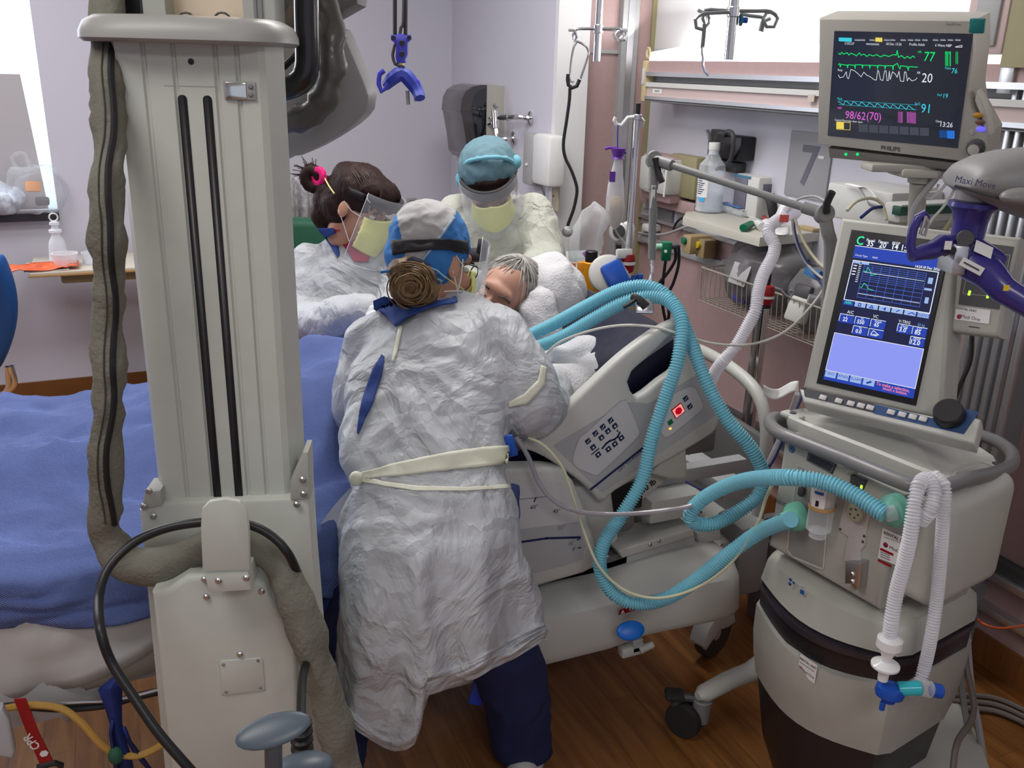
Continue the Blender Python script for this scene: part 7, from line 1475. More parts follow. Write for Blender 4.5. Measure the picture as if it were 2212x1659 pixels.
b = MB(); b.tube([at(992, 372, 2.93), at(1010, 350, 2.87), at(1040, 342, 2.84), at(1075, 340, 2.84), at(1100, 345, 2.87), at(1116, 362, 2.92)], .007, mat('cap elastic edge', (.16, .42, .52), .8), prof=lambda t: 1+.2*math.sin(t*80)); b.ell(at(1115, 350, 2.92), (.016, .02, .022), mat('cap elastic edge', (0, 0, 0))); b.ell(at(994, 388, 2.94), (.014, .02, .024), mat('cap elastic edge', (0, 0, 0))); b.build('cap_edge', n3, label='frilled light blue cap edge', sharp=0)
b = MB(); b.ell((0, .062, .070), (.046, .026, .016), M_hairb, HM); b.ell((0, .01, .055), (.078, .080, .040), M_hairb, HM); fuse(b, .006, 1, lambda p, n: p+n*.003*ridge(p, 60)).build('hair', n3, sharp=0)
hand(n3, at(1114, 624, 2.62), (-RT*.6-FW*.5-UP*.3), -UP, M_glove, curl=.5, side=-1)
hand(n3, at(1026, 622, 2.73), (RT*.3-FW*.8-UP*.3), -UP, M_glove, curl=.5)
# ---------------------------------------------------------------- PATIENT
pt_ = thing('person', 'grey haired patient lying on the bed with eyes closed, head on the white pillow', 'person', (.6, 2.3, .8))
hc = at(1080, 650, 2.46); HM = hframe(hc, V((-.62, -.72, .26)), V((.60, .0, .80)))
M_skp = mat('patient skin', (.47, .25, .18), .5, sub=.1, var=.08, vscale=25)
b = MB(); tz_ = lambda x: deck(x)+.10
limb(b, [hc+V((-.08, .02, -.06)), V((.82, 2.36, .89)), V((.62, 2.32, .82)), V((.35, 2.26, .78)), V((.15, 2.24, .76))], [.055, .12, .12, .09, .08], M_skp, 16)
limb(b, [V((.84, 2.22, .92)), V((.72, 2.10, .80)), V((.55, 2.12, .80))], [.05, .042, .032], M_skp, 12)
fuse(b, .012, 3).build('body', pt_, sharp=0)
b = MB(); limb(b, [V((.90, 2.36, .93)), V((.80, 2.36, .90)), V((.62, 2.32, .83)), V((.45, 2.29, .75))], [.08, .125, .125, .11], M_pil, 16); fuse(b, .012, 2, wr(.006, 8)).build('patient_gown', pt_, label='white patient gown', sharp=0)
head(HM, pt_, M_skp, neck=V((.86, 2.35, .95)), closed=True, brow=mat('dark grey brow', (.06, .05, .045), .8))
M_hairg = mat('grey hair', (.21, .195, .18), .6, bump=1, bscale=130, kind='hair', var=.5, vscale=70)
b = MB(); b.ell((0, -.035, .052), (.084, .092, .080), M_hairg, HM, 24, 16); b.ell((0, -.050, .000), (.082, .076, .080), M_hairg, HM); b.ell((.066, .005, .012), (.018, .030, .050), M_hairg, HM); b.ell((-.066, .005, .012), (.018, .030, .050), M_hairg, HM)
fuse(b, .006, 2, lambda p, n: p+n*(.004*ridge(p, 26)+.003*ridge(p, 60))).build('hair', pt_, label='wavy grey hair', sharp=0)
g_ = random.Random(8); M_hairg2 = mat('pale grey lock', (.42, .40, .38), .5)
strands(HM, pt_, M_hairg2, (.1, .35, .95), [(g_.uniform(-1, 1), g_.uniform(-1, .45), g_.uniform(-.5, .9)) for _ in range(170)], (.090, .108, .104), (0, -.035, .035), r=.0014, seed=5, jit=.10)
b = MB()
for k in range(0):
    a = rg2.uniform(0, 2*PI); q = V((.080*math.cos(a), -.03+.06*rg2.uniform(-1, 1), .062+.060*rg2.random())); o = q.normalized()*.014
    b.tube([HM @ q, HM @ (q+o+V((0, .01, .006))), HM @ (q+o*1.2+V((rg2.uniform(-.012, .012), .026, .008)))], .0012, M_hairg, n=4)
hand(pt_, V((.53, 2.12, .79)), (-1, .1, 0), (0, 0, 1), M_skp, curl=.3)
# ================================================================ HOSES, ARM, SMALL ITEMS
M_hose = mat('light blue hose', (.24, .62, .76), .35, alpha=.88, sub=.1)
PV = PF
pA = PF.p(1945, 1105, .045); pBq = PF.p(1726, 1116, .045)
M_mint = mat('mint filter', (.20, .58, .44), .35, alpha=.93)
hA = [(1150, 722, 2.22), (1200, 698, 2.20), (1260, 665, 2.17), (1335, 628, 2.14), (1388, 618, 2.12), (1430, 632, 2.09), (1462, 668, 2.06), (1492, 740, 2.01), (1528, 830, 1.96), (1570, 905, 1.93), (1620, 965, 1.91), (1648, 1020, 1.90), (1640, 1068, 1.89), (1595, 1105, 1.88), (1540, 1132, 1.86), (1498, 1128, 1.85), (1492, 1105, 1.84), (1530, 1070, 1.82), (1600, 1040, 1.74)]
hB = [(1165, 748, 2.18), (1215, 728, 2.16), (1280, 690, 2.14), (1345, 655, 2.12), (1400, 640, 2.10), (1448, 652, 2.06), (1474, 700, 2.01), (1464, 780, 1.97), (1436, 865, 1.95), (1408, 950, 1.93), (1388, 1035, 1.91), (1345, 1110, 1.89), (1306, 1170, 1.88), (1296, 1225, 1.87), (1322, 1280, 1.86), (1372, 1304, 1.85), (1435, 1294, 1.83), (1500, 1256, 1.80), (1570, 1200, 1.77), (1640, 1150, 1.74)]
for nm, L, end, lab in (('A', hA, PF.p(1912, 1112, .05), 'light blue corrugated hose looping over the rail to the right mint filter'), ('B', hB, PF.p(1708, 1122, .05), 'light blue corrugated hose drooping low before the bed to the left mint filter')):
    b = MB(); b.tube([at(*q) for q in L]+([PF.p(1690, 1031, .10), PF.p(1780, 1042, .07), PF.p(1850, 1072, .055)] if nm == 'A' else [])+[end], .0146, M_hose, n=18, ridge=(.0066, .0018)); b.build('breathing_hose', None, lab, 'hose')
root = thing('mint_filter', 'round mint green filter at the left of the ventilator front', 'filter', pBq)
b = MB(); b.lathe([(.010, .05), (.014, .035), (.028, .025), (.030, .012), (.030, .006), (.020, 0)], fr(PF.p(1732, 1114, .0), NX-UX*.3), M_mint, 28); b.build('filter_body', root)
root = thing('mint_filter', 'mint green filter at the right of the ventilator front, behind the white hose', 'filter', pA)
b = MB(); b.lathe([(.010, .05), (.014, .035), (.029, .025), (.031, .012), (.031, .006), (.02, 0)], fr(PF.p(1946, 1100, .0), NX-UX*.2), M_mint, 28); b.build('filter_body', root)
b = MB(); b.cyl(PF.p(1912, 1112, .05), PF.p(1935, 1106, .035), .014, M_bag); b.build('elbow', root, label='clear elbow connector')
# white hoses over the handle
ph = lambda x, y, d: at(x, y, d)
M_ch2 = clear('white ventilator tubing', (.92, .92, .96), .5, .25)
root = thing('hanging_circuit', 'pair of white corrugated hoses draped over the grey handle, ending in a blue valve', 'hose', at(1990, 1060, 1.44))
b = MB(); b.tube([at(x, y, d) for x, y, d in [(1990, 1125, 1.42), (2008, 1105, 1.41), (2018, 1070, 1.42), (2012, 1040, 1.44), (1998, 1034, 1.45), (1984, 1050, 1.43), (1974, 1100, 1.41), (1966, 1160, 1.40), (1952, 1220, 1.40), (1936, 1280, 1.40), (1926, 1340, 1.39), (1922, 1378, 1.39)]], .0115, M_ch2, n=16, ridge=(.0055, .0016)); b.build('front_tube', root)
b = MB(); b.tube([at(x, y, d) for x, y, d in [(2002, 1036, 1.46), (2024, 1030, 1.46), (2040, 1050, 1.44), (2038, 1110, 1.43), (2032, 1200, 1.43), (2024, 1290, 1.43), (2014, 1360, 1.42), (2000, 1430, 1.42), (1985, 1475, 1.41), (1960, 1495, 1.40)]], .0105, M_ch2, n=16, ridge=(.0055, .0013)); b.build('rear_tube', root)
b = MB(); c = at(1921, 1392, 1.39); b.lathe([(.010, .022), (.022, .012), (.0225, -.004), (.014, -.016), (.009, -.026), (.009, -.034), (.025, -.042), (.025, -.046), (.010, -.056), (.009, -.075)], fr(c), clear('white filter dome', (.95, .95, .97), .75), 24); b.build('filter_dome', root, label='white domed filter with a flat disc')
b = MB(); c = at(1922, 1494, 1.39); b.lathe([(.009, .018), (.024, .01), (.026, 0), (.024, -.008), (.012, -.012), (.012, -.020)], fr(c, (.1, .1, 1)), M_blue, 26); b.cyl(c+V((-.012, 0, -.02)), c+V((-.012, 0, -.036)), .005, M_blue); b.build('valve', root, label='blue round valve')
b = MB(); b.cyl(at(1940, 1488, 1.385), at(1990, 1486, 1.38), .013, clear('teal connector', (.05, .6, .7), .7)); b.cyl(at(1990, 1486, 1.38), at(2012, 1490, 1.38), .015, M_bag); b.build('teal_connector', root); b = MB(); b.cyl(at(2012, 1490, 1.38), at(2034, 1494, 1.38), .013, M_blue); b.build('end_cap', root, label='blue end cap')
# cables and tubes
def cab_(L, r, m, lab, nm='tube', cat='tube'):
    b = MB(); b.tube([at(*q) for q in L], r, m, n=8); b.build(nm, None, lab, cat)
cab_([(1168, 780, 2.15), (1205, 742, 2.13), (1270, 716, 2.1), (1340, 703, 2.07), (1410, 706, 2.03), (1470, 722, 2.02), (1540, 742, 2.04), (1620, 744, 2.08), (1690, 720, 2.1), (1745, 670, 2.12), (1782, 620, 2.13), (1800, 575, 2.12)], .0032, mat('thin white lead', (.58, .57, .52), .5), 'thin white lead sagging across the navy mattress towards the ventilator')
cab_([(1140, 945, 1.86), (1175, 962, 1.86), (1215, 1010, 1.86), (1240, 1080, 1.86), (1262, 1150, 1.86), (1295, 1225, 1.84), (1350, 1275, 1.83), (1420, 1292, 1.80), (1500, 1272, 1.78), (1575, 1220, 1.76), (1632, 1140, 1.74), (1655, 1075, 1.73), (1672, 1040, 1.72)], .0034, mat('cream thin tube', (.62, .63, .45), .4), 'thin cream tube drooping in front of the bed rail')
cab_([(1115, 945, 1.84), (1140, 985, 1.84), (1165, 1045, 1.84), (1200, 1085, 1.83), (1250, 1105, 1.83), (1320, 1111, 1.83), (1400, 1107, 1.82), (1470, 1098, 1.82), (1495, 1092, 1.82)], .0055, clear('grey suction tube', (.42, .40, .45), .65), 'grey suction tube crossing the angle scale rail')
root = thing('suction_clip', 'blue clip on the grey suction tube at the waist of the front nurse', 'clip', at(1110, 950, 1.8)); b = MB(); b.box(fr(at(1104, 962, 1.80), -FW, (.3, 0, -1)), (.05, .020, .012), M_blue, .004); b.build('clip_body', root)
for L, r, m, lab in (([(1714, 478, 2.28), (1722, 520, 2.25), (1740, 560, 2.22), (1765, 600, 2.18), (1786, 640, 2.12), (1782, 700, 2.05), (1762, 770, 1.98), (1735, 850, 1.93), (1700, 930, 1.9), (1660, 1010, 1.9), (1600, 1048, 1.9), (1530, 1060, 1.92), (1480, 1040, 1.94)], .0028, mat('navy lead', (.02, .03, .14), .5), 'navy lead running down behind the left side of the ventilator screen'), ([(1716, 470, 2.28), (1735, 520, 2.24), (1762, 560, 2.2), (1790, 585, 2.15), (1815, 600, 2.1)], .0035, mat('cream lead', (.55, .53, .38), .5), 'cream lead hanging from the shelf edge'), ([(1712, 474, 2.28), (1716, 510, 2.26), (1740, 565, 2.22), (1775, 600, 2.16), (1808, 612, 2.1)], .0035, M_mid, 'grey lead hanging from the shelf edge'), ([(1700, 460, 2.3), (1722, 432, 2.3), (1760, 424, 2.25), (1790, 440, 2.2)], .003, M_mid, 'grey lead looping by the arm joint'), ([(1830, 455, 2.18), (1850, 435, 2.2), (1880, 428, 2.22), (1905, 440, 2.22), (1915, 475, 2.2)], .004, mat('cream lead', (0, 0, 0)), 'cream lead arching over the ventilator screen'), ([(1860, 470, 2.15), (1885, 450, 2.18), (1905, 447, 2.2)], .004, mat('navy lead', (0, 0, 0)), 'navy lead above the ventilator screen'), ([(2100, 725, 1.75), (2096, 780, 1.8), (2075, 830, 1.85), (2060, 870, 1.88)], .0045, M_black, 'black cable curving down right of the ventilator screen')):
    cab_(L, r, m, lab, 'cable', 'cable')
cab_([(1660, 1000, 2.0), (1690, 935, 2.0), (1712, 880, 1.98), (1722, 850, 1.95)], .006, clear('clear drip tube', (.8, .8, .85), .4), 'clear tube slanting up beside the left end of the grey handle')
b = MB(); b.grid(lambda u, v: at(1650+75*u, 832+22*v+9*math.sin(u*5), 1.93+.02*math.sin(u*4+v)), 10, 5, M_paper); b.build('paper_strip', None, 'crumpled white paper strip by the lower left corner of the ventilator screen', 'paper', mods=solid(.002))
# ventilator support arm
root = thing('hose_support_arm', 'grey jointed support arm reaching over the bed to hold the blue hoses', 'support arm', at(1790, 460, 1.95))
j1, j2 = at(1780, 462, 1.98), at(1413, 345, 2.28)
M_arm = mat('arm grey', (.20, .205, .205), .4, coat=.1)
b = MB(); b.cyl(j1, j2, .0085, M_arm); b.cyl(j1, j1.lerp(j2, .11), .013, M_arm); b.cyl(j2, j2.lerp(j1, .12), .014, M_arm); b.build('boom', root)
for j in (j1, j2):
    b = MB(); b.cyl(j-_fw*.014, j+_fw*.014, .020, M_arm, n=24); b.build('joint', root)
b = MB(); b.tube([j1-_fw*.016, at(1786, 440, 1.96), at(1798, 414, 1.95)], .008, M_black); b.tube([j2-_fw*.02, at(1422, 372, 2.26), at(1430, 393, 2.25)], .008, M_black); b.build('lever', root)
pv = at(1800, 560, 1.96); b = MB(); b.tube([j1, at(1788, 500, 1.97), at(1794, 560, 1.97), V((at(1800, 640, 1.97).x, at(1800, 640, 1.97).y, 1.0)), at(1760, 900, 1.97)], .014, M_arm); b.build('upright', root)
e2 = at(1408, 560, 2.26); b = MB(); b.cyl(j2, at(1411, 410, 2.27), .012, M_arm); b.cyl(at(1411, 405, 2.27), e2, .0095, M_arm); b.box(fr(at(1410, 425, 2.26), -FW), (.010, .055, .001), M_paper); b.build('drop_arm', root)
b = MB(); b.tube([e2, at(1408, 590, 2.25), at(1402, 612, 2.22), at(1400, 632, 2.18)], .0048, M_chrome, ridge=(.004, .0006), n=10); b.build('gooseneck', root)
b = MB(); b.box(fr(at(1392, 662, 2.08), (-.3, -.8, .4), (.8, -.3, 0)), (.042, .035, .012), M_chrome, .003); b.tube([at(1366, 640, 2.08), at(1380, 646, 2.07), at(1398, 662, 2.06)], .009, M_black); b.tube([at(1372, 648, 2.07), at(1358, 658, 2.06), at(1346, 664, 2.06)], .005, M_black); b.build('hose_clip', root, label='chrome and black hose clip')
# small items behind the bed head, left of the pole
root = thing('nurse_light_device', 'white and blue tilted device clipped by the steel pole', 'device', at(1320, 590, 2.7))
Md = fr(at(1316, 592, 2.72), (-.25, -.8, .35), (.8, -.3, .45)); b = MB(); b.lathe([(.048, -.03), (.062, -.01), (.06, .0), (.05, .006)], Md, M_offw, 30); b.build('shell', root)
b = MB(); b.box(Md, (.070, .085, .03), M_blue, .012, c=(.012, -.012, .012)); b.build('cover', root, label='clear blue cover'); b = MB(); b.box(fr(at(1348, 548, 2.74), (-.2, -.9, .1)), (.05, .03, .02), M_white, .006); b.build('label_plate', root)
root = thing('orange_bottle', 'orange bottle with black cap standing behind the raised mattress', 'bottle', at(1273, 640, 2.9))
q = at(1273, 640, 2.9); tq = at(1277, 565, 2.9); b = MB(); b.cyl(q, tq, .026, mat('orange bottle plastic', (.80, .33, .01), .4), n=20); b.build('bottle_body', root); b = MB(); b.cyl(tq, tq+V((0, 0, .035)), .020, M_black); b.build('cap', root)
b = MB(); b.box(fr(at(1256, 595, 2.92), -FW), (.03, .09, .02), mat('amber pack', (.7, .28, .02), .5), .004); b.build('amber_pack', None, 'small amber packet left of the orange bottle', 'packet')
root = thing('supply_cart', 'pale green grey cart box between the yellow gowned nurse and the orange bottle', 'cart', (1.5, 2.95, 0))
cq = at(1238, 590, 3.0); b = MB(); b.bx((cq.x-.06, cq.y-.06, .05), (cq.x+.17, cq.y+.22, cq.z+.03), mat('pale cart', (.42, .46, .44), .5), .01); b.build('cart_body', root)
b = MB(); b.box(fr(at(1234, 575, 2.93), -FW), (.03, .02, .004), mat('orange tag', (.75, .3, .15), .5)); b.build('sticker', root); b = MB(); b.box(fr(at(1218, 628, 2.85), -FW), (.04, .06, .03), M_dgrey, .006); b.build('latch_box', root)
b = MB(); b.ell((0, 0, 0), (.05, .05, .13), M_bag, fr(at(1268, 520, 3.05), (.2, 0, 1))); q = MB(); q.ms = b.ms; q.f = b.f; q.fm = b.fm; q.v = [v+V((.02*ridge(v, 12), .02*ridge(v+V((2, 2, 2)), 12), 0)) for v in b.v]; q.build('plastic_bag', None, 'tall clear bag standing on the pale cart by the pink wall', 'bag', sharp=0)
b = MB(); b.tube([at(1262, 553, 2.95), at(1272, 546, 2.95), at(1286, 556, 2.95)], .012, mat('purple item', (.16, .05, .25), .5)); b.build('purple_clip', None, 'purple clip on top of the pale cart', 'clip')
# pipes and leads behind the ventilator
for L, r, m, lab, nm in (([(1990, 1300, 1.66), (1996, 1330, 1.62), (2020, 1350, 1.60), (2060, 1352, 1.62), (2085, 1340, 1.66)], .009, mat('cream gas hose', (.55, .54, .36), .45), 'cream gas hose looping under the ventilator side', 'gas_hose'), ([(1985, 1275, 1.70), (2040, 1270, 1.72), (2080, 1290, 1.72), (2082, 1320, 1.70), (2062, 1330, 1.66)], .006, M_black, 'black cable ring under the ventilator side', 'cable'), ([(2082, 1245, 1.74), (2086, 1320, 1.72), (2092, 1420, 1.70), (2100, 1500, 1.68), (2112, 1560, 1.66), (2125, 1640, 1.64)], .0075, M_mid, 'grey hose falling down the rear corner of the ventilator', 'gas_hose'), ([(2052, 1310, 1.68), (2080, 1360, 1.66), (2088, 1440, 1.6), (2104, 1520, 1.56), (2096, 1560, 1.52), (2066, 1610, 1.46), (2056, 1700, 1.42)], .0065, mat('grey brown cable', (.14, .12, .11), .5), 'grey brown power cable curling past the ventilator base', 'cable'), ([(2075, 1450, 1.72), (2082, 1520, 1.70), (2095, 1590, 1.68), (2110, 1650, 1.66)], .007, M_mid, 'second grey hose beside the rear corner of the ventilator', 'gas_hose')):
    cab_(L, r, m, lab, nm, 'hose' if 'hose' in nm else 'cable')
for k in range(3):
    b = MB(); y0 = 1500+k*14; b.tube([atz(2030, y0, .02+.0*k), atz(2100, y0+2, .012), atz(2150, y0+8, .012), atz(2200, y0+28, .012), atz(2260, y0+60, .012)], .0075, mat('grey brown cable', (0, 0, 0))); b.build('floor_cable', None, ['grey brown floor cable nearest the wall at the right edge', 'middle grey brown floor cable at the right edge', 'nearest grey brown floor cable at the right edge'][k], 'cable', group='cables lying on the floor at the right')
# ================================================================ PATIENT LIFT AT THE RIGHT EDGE
root = thing('patient_lift', 'grey patient lift arm with violet swivel and sling bar at the right edge', 'patient lift', at(2200, 500, 1.3))
LF = 1.30
M_lift = mat('lift grey', (.23, .23, .235), .45, var=.03); M_vio = mat('lift violet', (.035, .028, .20), .3, coat=.3)
b = MB()
def lr(px, y0, y1, F_, t): c0, c1 = at(px, y0, F_), at(px, y1, F_); m_ = (c0+c1)/2; h = (c0-c1).length/2; return [m_+UP*h*math.copysign(abs(math.cos(a))**.75, math.cos(a))+FW*t*math.copysign(abs(math.sin(a))**.75, math.sin(a)) for a in [2*PI*k/24 for k in range(24)]]
b.loft([lr(2064, 398, 404, LF, .03), lr(2070, 372, 408, LF, .05), (lr(2090, 352, 420, LF, .062)), lr(2120, 336, 436, LF, .068), lr(2160, 326, 450, LF, .07), lr(2215, 320, 468, LF, .072), lr(2330, 316, 500, LF, .074)], M_lift); b.build('arm_housing', root, sharp=60)
b = MB(); b.tube([at(2062, 402, LF-.052), at(2090, 408, LF-.062), at(2150, 425, LF-.071), at(2230, 448, LF-.074), at(2300, 466, LF-.074)], .0022, M_dgrey, n=6); b.build('seam', root)
b = MB(); Pt = Pl(at(2106, 390, LF-.073), at(2140, 396, LF-.073)-at(2106, 390, LF-.073), UP); g = Pt.uv(2106, 392); b.text('Maxi Move', .0125, Pt.M(g[0], g[1]-.005, .003), mat('dark violet print', (.05, .045, .12), .5), 'c', False, 1); b.build('lettering', root, label='Maxi Move in dark print', sharp=0)
b = MB(); b.ell(at(2208, 425, LF-.085), (.035, .02, .012), M_lift); b.build('side_button', root)
b = MB(); c = at(2104, 436, LF); b.lathe([(.033, .0), (.034, -.006), (.026, -.014), (.023, -.03), (.021, -.068)], fr(c), M_vio, 28); b.cyl(c, c+UP*.03, .026, M_lift); b.build('swivel_column', root, label='violet swivel column')
b = MB(); b.box(fr(at(2082, 548, LF), -FW-RT*.15, RT), (.044, .036, .05), M_steel, .007); b.box(fr(at(2058, 556, LF-.01), -FW, RT), (.020, .042, .05), M_alu, .003); b.cyl(at(2058, 541, LF-.035), at(2058, 541, LF-.03), .005, M_black); b.cyl(at(2085, 515, LF-.03), at(2085, 515, LF+.03), .012, M_dgrey); b.build('hinge_bracket', root, label='grey steel hinge bracket')
b = MB(); b.tube([at(2060, 535, LF), at(2035, 528, LF-.01), at(2012, 542, LF-.02), at(1990, 545, LF-.03), at(1968, 552, LF-.035)], .0155, M_vio, prof=lambda t: 1.15-.55*t, n=18)
b.tube([at(1972, 552, LF-.035), at(1966, 530, LF-.035), at(1972, 495, LF-.035), at(1984, 470, LF-.035), at(1994, 462, LF-.035), at(2000, 472, LF-.035)], .0065, M_vio, n=12); b.build('hook_arm', root, label='violet hook arm')
b = MB(); b.tube([at(2000, 466, LF-.04), at(1996, 480, LF-.04), at(1988, 505, LF-.04), at(1997, 510, LF-.04), at(2005, 482, LF-.04), at(2000, 468, LF-.04)], .0022, M_steel); b.build('spring_clip', root)
b = MB(); b.tube([at(2088, 552, LF), at(2110, 575, LF-.02), at(2135, 590, LF-.03), at(2150, 606, LF-.04), at(2168, 626, LF-.05), at(2200, 645, LF-.06), at(2240, 668, LF-.07)], .024, M_vio, prof=lambda t: 1.1-.5*t if t < .7 else .75, n=20)
b.box(fr(at(2112, 560, LF-.01), -FW, (.8, -.35, -.45)), (.07, .052, .04), M_vio, .015, seg=3); b.build('sling_bar', root, label='violet sling bar')
b = MB(); Ps = Pl(at(2098, 575, LF-.046), at(2130, 592, LF-.046)-at(2098, 575, LF-.046), UP); b.rect(-.018, -.006, .018, .006, M_paper, Ps.M(0, 0, .002)); b.rect(-.014, -.001, .012, .001, M_dgrey, Ps.M(0, 0, .003)); Ps2 = Pl(at(2120, 542, LF-.032), at(2150, 556, LF-.032)-at(2120, 542, LF-.032), UP+FW*.6); b.rect(-.014, -.008, .014, .010, M_paper, Ps2.M(0, 0, .004)); Ps3 = Pl(at(2174, 622, LF-.085), RT, UP); b.rect(-.004, -.004, .004, .004, M_yel, Ps3.M()); Ps4 = Pl(at(2048, 530, LF-.04), RT, UP); b.rect(-.005, -.006, .005, .006, M_paper, Ps4.M()); b.build('label', root, sharp=0)
# lift mast out of view carries the arm down to the floor
b = MB(); mp_ = at(2600, 480, LF); b.tube([at(2300, 410, LF), mp_], .045, M_lift, n=14); b.cyl((mp_.x, mp_.y, .05), (mp_.x, mp_.y, mp_.z+.05), .04, M_lift); b.bx((mp_.x-.25, mp_.y-.3, 0), (mp_.x+.1, mp_.y+.3, .08), M_lift, .02); b.build('mast', root)
# ================================================================ PORTABLE X-RAY MACHINE
root = thing('mobile_xray_machine', 'tall off white mobile x-ray column with two black slots, cloth hose and black cable', 'x-ray machine', (.13, 1.35, 0))
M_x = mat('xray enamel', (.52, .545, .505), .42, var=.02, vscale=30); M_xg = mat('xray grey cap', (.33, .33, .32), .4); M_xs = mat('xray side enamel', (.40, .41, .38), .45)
X0, X1 = V((.021, 1.528, 0)), V((.257, 1.445, 0)); XU = (X1-X0).normalized(); PX = Pl(V((.021, 1.528, 1.0)), XU, UP); XN = PX.z
zT = PX.uv(416, 90)[1]
XM = PX.M()
b = MB()
# plan outline of the extruded column (u, depth) with grooves, extruded in z
Wc = .25
def colpts():
    L = [(0, -.20), (0, -.02), (.012, 0)]
    for g_ in (.052, .095): L += [(g_-.004, 0), (g_-.0015, -.004), (g_+.0015, -.004), (g_+.004, 0)]
    for g_ in (.155, .186): L += [(g_-.004, 0), (g_-.0015, -.004), (g_+.0015, -.004), (g_+.004, 0)]
    L += [(.216, 0), (.226, -.006), (.246, -.05), (.19, -.20)]; return L
MZ = Matrix(((XU.x, XN.x, 0, PX.o.x), (XU.y, XN.y, 0, PX.o.y), (0, 0, 1, 0), (0, 0, 0, 1)))
b.prism(colpts(), .45, 1.0+zT, M_x, MZ); b.build('column', root, sharp=25)
for ua in (.41*.25, .555*.25):
    b = MB(); vt_ = PX.uv(400, 205)[1]; b.prism(rrect(ua-.0065, -.42, ua+.0065, vt_, .006), .0, .0012, M_black, PX.M()); b.build('slot', root, label='long black slot', sharp=0)
b = MB(); g = PX.uv(413, 133); b.lathe([(.0045, 0), (0, .0005)], PX.M(g[0], g[1], .001), M_black, 14); g = PX.uv(414, 186); b.rect(-.04, -.0004, .04, .0004, M_mid, PX.M(g[0], g[1], .0008)); b.build('small_hole', root)
b = MB(); g = PX.uv(519, 196); b.box(PX.M(g[0], g[1], .002), (.046, .026, .004), M_xg, .001); g = PX.uv(511, 196); b.box(PX.M(g[0], g[1], .0045), (.030, .024, .003), mat('mirror plate', (.85, .9, .85), .12, 1), .001)
for py in (187, 204): g = PX.uv(543, py); bolt(b, PX.w(g[0], g[1], .004), XN, .004, M_grey)
b.build('latch_plate', root, label='bright metal latch plate')
# cap
def capring(k, z, ex=0): 
    o = []
    for a in range(28): t = 2*PI*a/28; cs, sn = math.cos(t), math.sin(t); o.append(PX.w(.105, 0, -.09) - UP*(0) + XU*(.153*k)*math.copysign(abs(cs)**.55, cs) + XN*(.135*k)*math.copysign(abs(sn)**.55, sn) + UP*z)
    return o
b = MB(); b.loft([capring(.96, zT-.003), capring(1.0, zT+.002), capring(.995, zT+.012), capring(.95, zT+.026), capring(.86, zT+.034), capring(.5, zT+.037)], M_xg); b.build('top_cap', root, sharp=50)
zc_ = 1.0+zT
b = MB()
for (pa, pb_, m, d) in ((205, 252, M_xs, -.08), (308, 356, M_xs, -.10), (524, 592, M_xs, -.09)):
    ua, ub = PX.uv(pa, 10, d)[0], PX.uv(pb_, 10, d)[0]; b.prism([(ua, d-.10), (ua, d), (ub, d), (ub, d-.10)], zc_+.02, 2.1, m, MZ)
for pa in (548, 560): ua = PX.uv(pa, 10, -.088)[0]; b.prism([(ua, -.095), (ua, -.086), (ua+.004, -.086), (ua+.004, -.095)], zc_+.03, 2.1, M_grey, MZ)
b.build('upper_posts', root)
b = MB(); ua, ub = PX.uv(254, 10, -.13)[0], PX.uv(306, 10, -.13)[0]; b.prism([(ua, -.16), (ua, -.12), (ub, -.12), (ub, -.16)], zc_+.02, 2.1, M_black, MZ); b.build('dark_gap', root)
b = MB(); ua, ub = PX.uv(356, 10, -.15)[0], PX.uv(524, 10, -.15)[0]; b.prism([(ua, -.16), (ua, -.15), (ub, -.15), (ub, -.16)], zc_+.02, 2.1, mat('warm metal plate', (.95, .78, .55), .25, .6), MZ)
b.build('brass_plate', root, label='warm shiny plate above the cap')
b = MB()
for px in (402, 480): c = PX.p(px, 36, -.10); b.tube([c+XU*(.012*math.cos(a))+UP*(.010*math.sin(a)-.004) for a in [PI*k/6 for k in range(7)]], .0018, M_dgrey, n=6)
b.build('ring', root)
# collar block and lower housing
b = MB()
def px2(P, L, n=0): return [P.uv(x, y, n) for x, y in L]
Pc1 = Pl(PX.w(0, 0, .02), XU, UP)
b.prism(px2(Pc1, [(300, 1102), (352, 1088), (640, 1078), (668, 1070), (676, 1200), (700, 1480), (735, 1720), (360, 1720)]), -.06, 0, M_x, Pc1.M(), .006); b.build('carriage', root)
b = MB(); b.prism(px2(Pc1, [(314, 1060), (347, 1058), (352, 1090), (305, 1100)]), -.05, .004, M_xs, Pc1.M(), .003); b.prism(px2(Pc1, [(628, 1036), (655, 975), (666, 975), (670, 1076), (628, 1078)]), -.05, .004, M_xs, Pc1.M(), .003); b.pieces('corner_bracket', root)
for px, py in ((331, 1115), (641, 1090), (322, 1060), (311, 1093), (654, 1036), (656, 1067)): b = MB(); g = Pc1.uv(px, py, .005); bolt(b, Pc1.w(g[0], g[1], .004 if px in (331, 641) else .005), XN, .006, M_steel); b.build('bolt', root)
Pl2 = Pl(PX.w(0, 0, .13), XU, UP)
b = MB(); b.prism(px2(Pl2, [(326, 1282), (362, 1272), (402, 1246), (530, 1238), (572, 1262), (592, 1300), (642, 1380), (644, 1470), (648, 1750), (372, 1750), (340, 1420)]), -.14, 0, M_x, Pl2.M(), .010, 3); b.build('lower_housing', root)
b = MB(); b.prism(px2(Pl2, [(437, 1236), (433, 1140), (436, 1100), (452, 1084), (485, 1078), (518, 1084), (533, 1102), (538, 1150), (540, 1232)], .05), .042, .05, M_x, Pl2.M(), .003); b.build('hose_bracket', root, label='rounded plate holding the cloth hose')
b = MB(); b.prism(px2(Pl2, [(447, 1228), (541, 1222), (548, 1262), (457, 1268)], .03), -.01, .048, M_x, Pl2.M(), .003); b.build('bracket_foot', root)
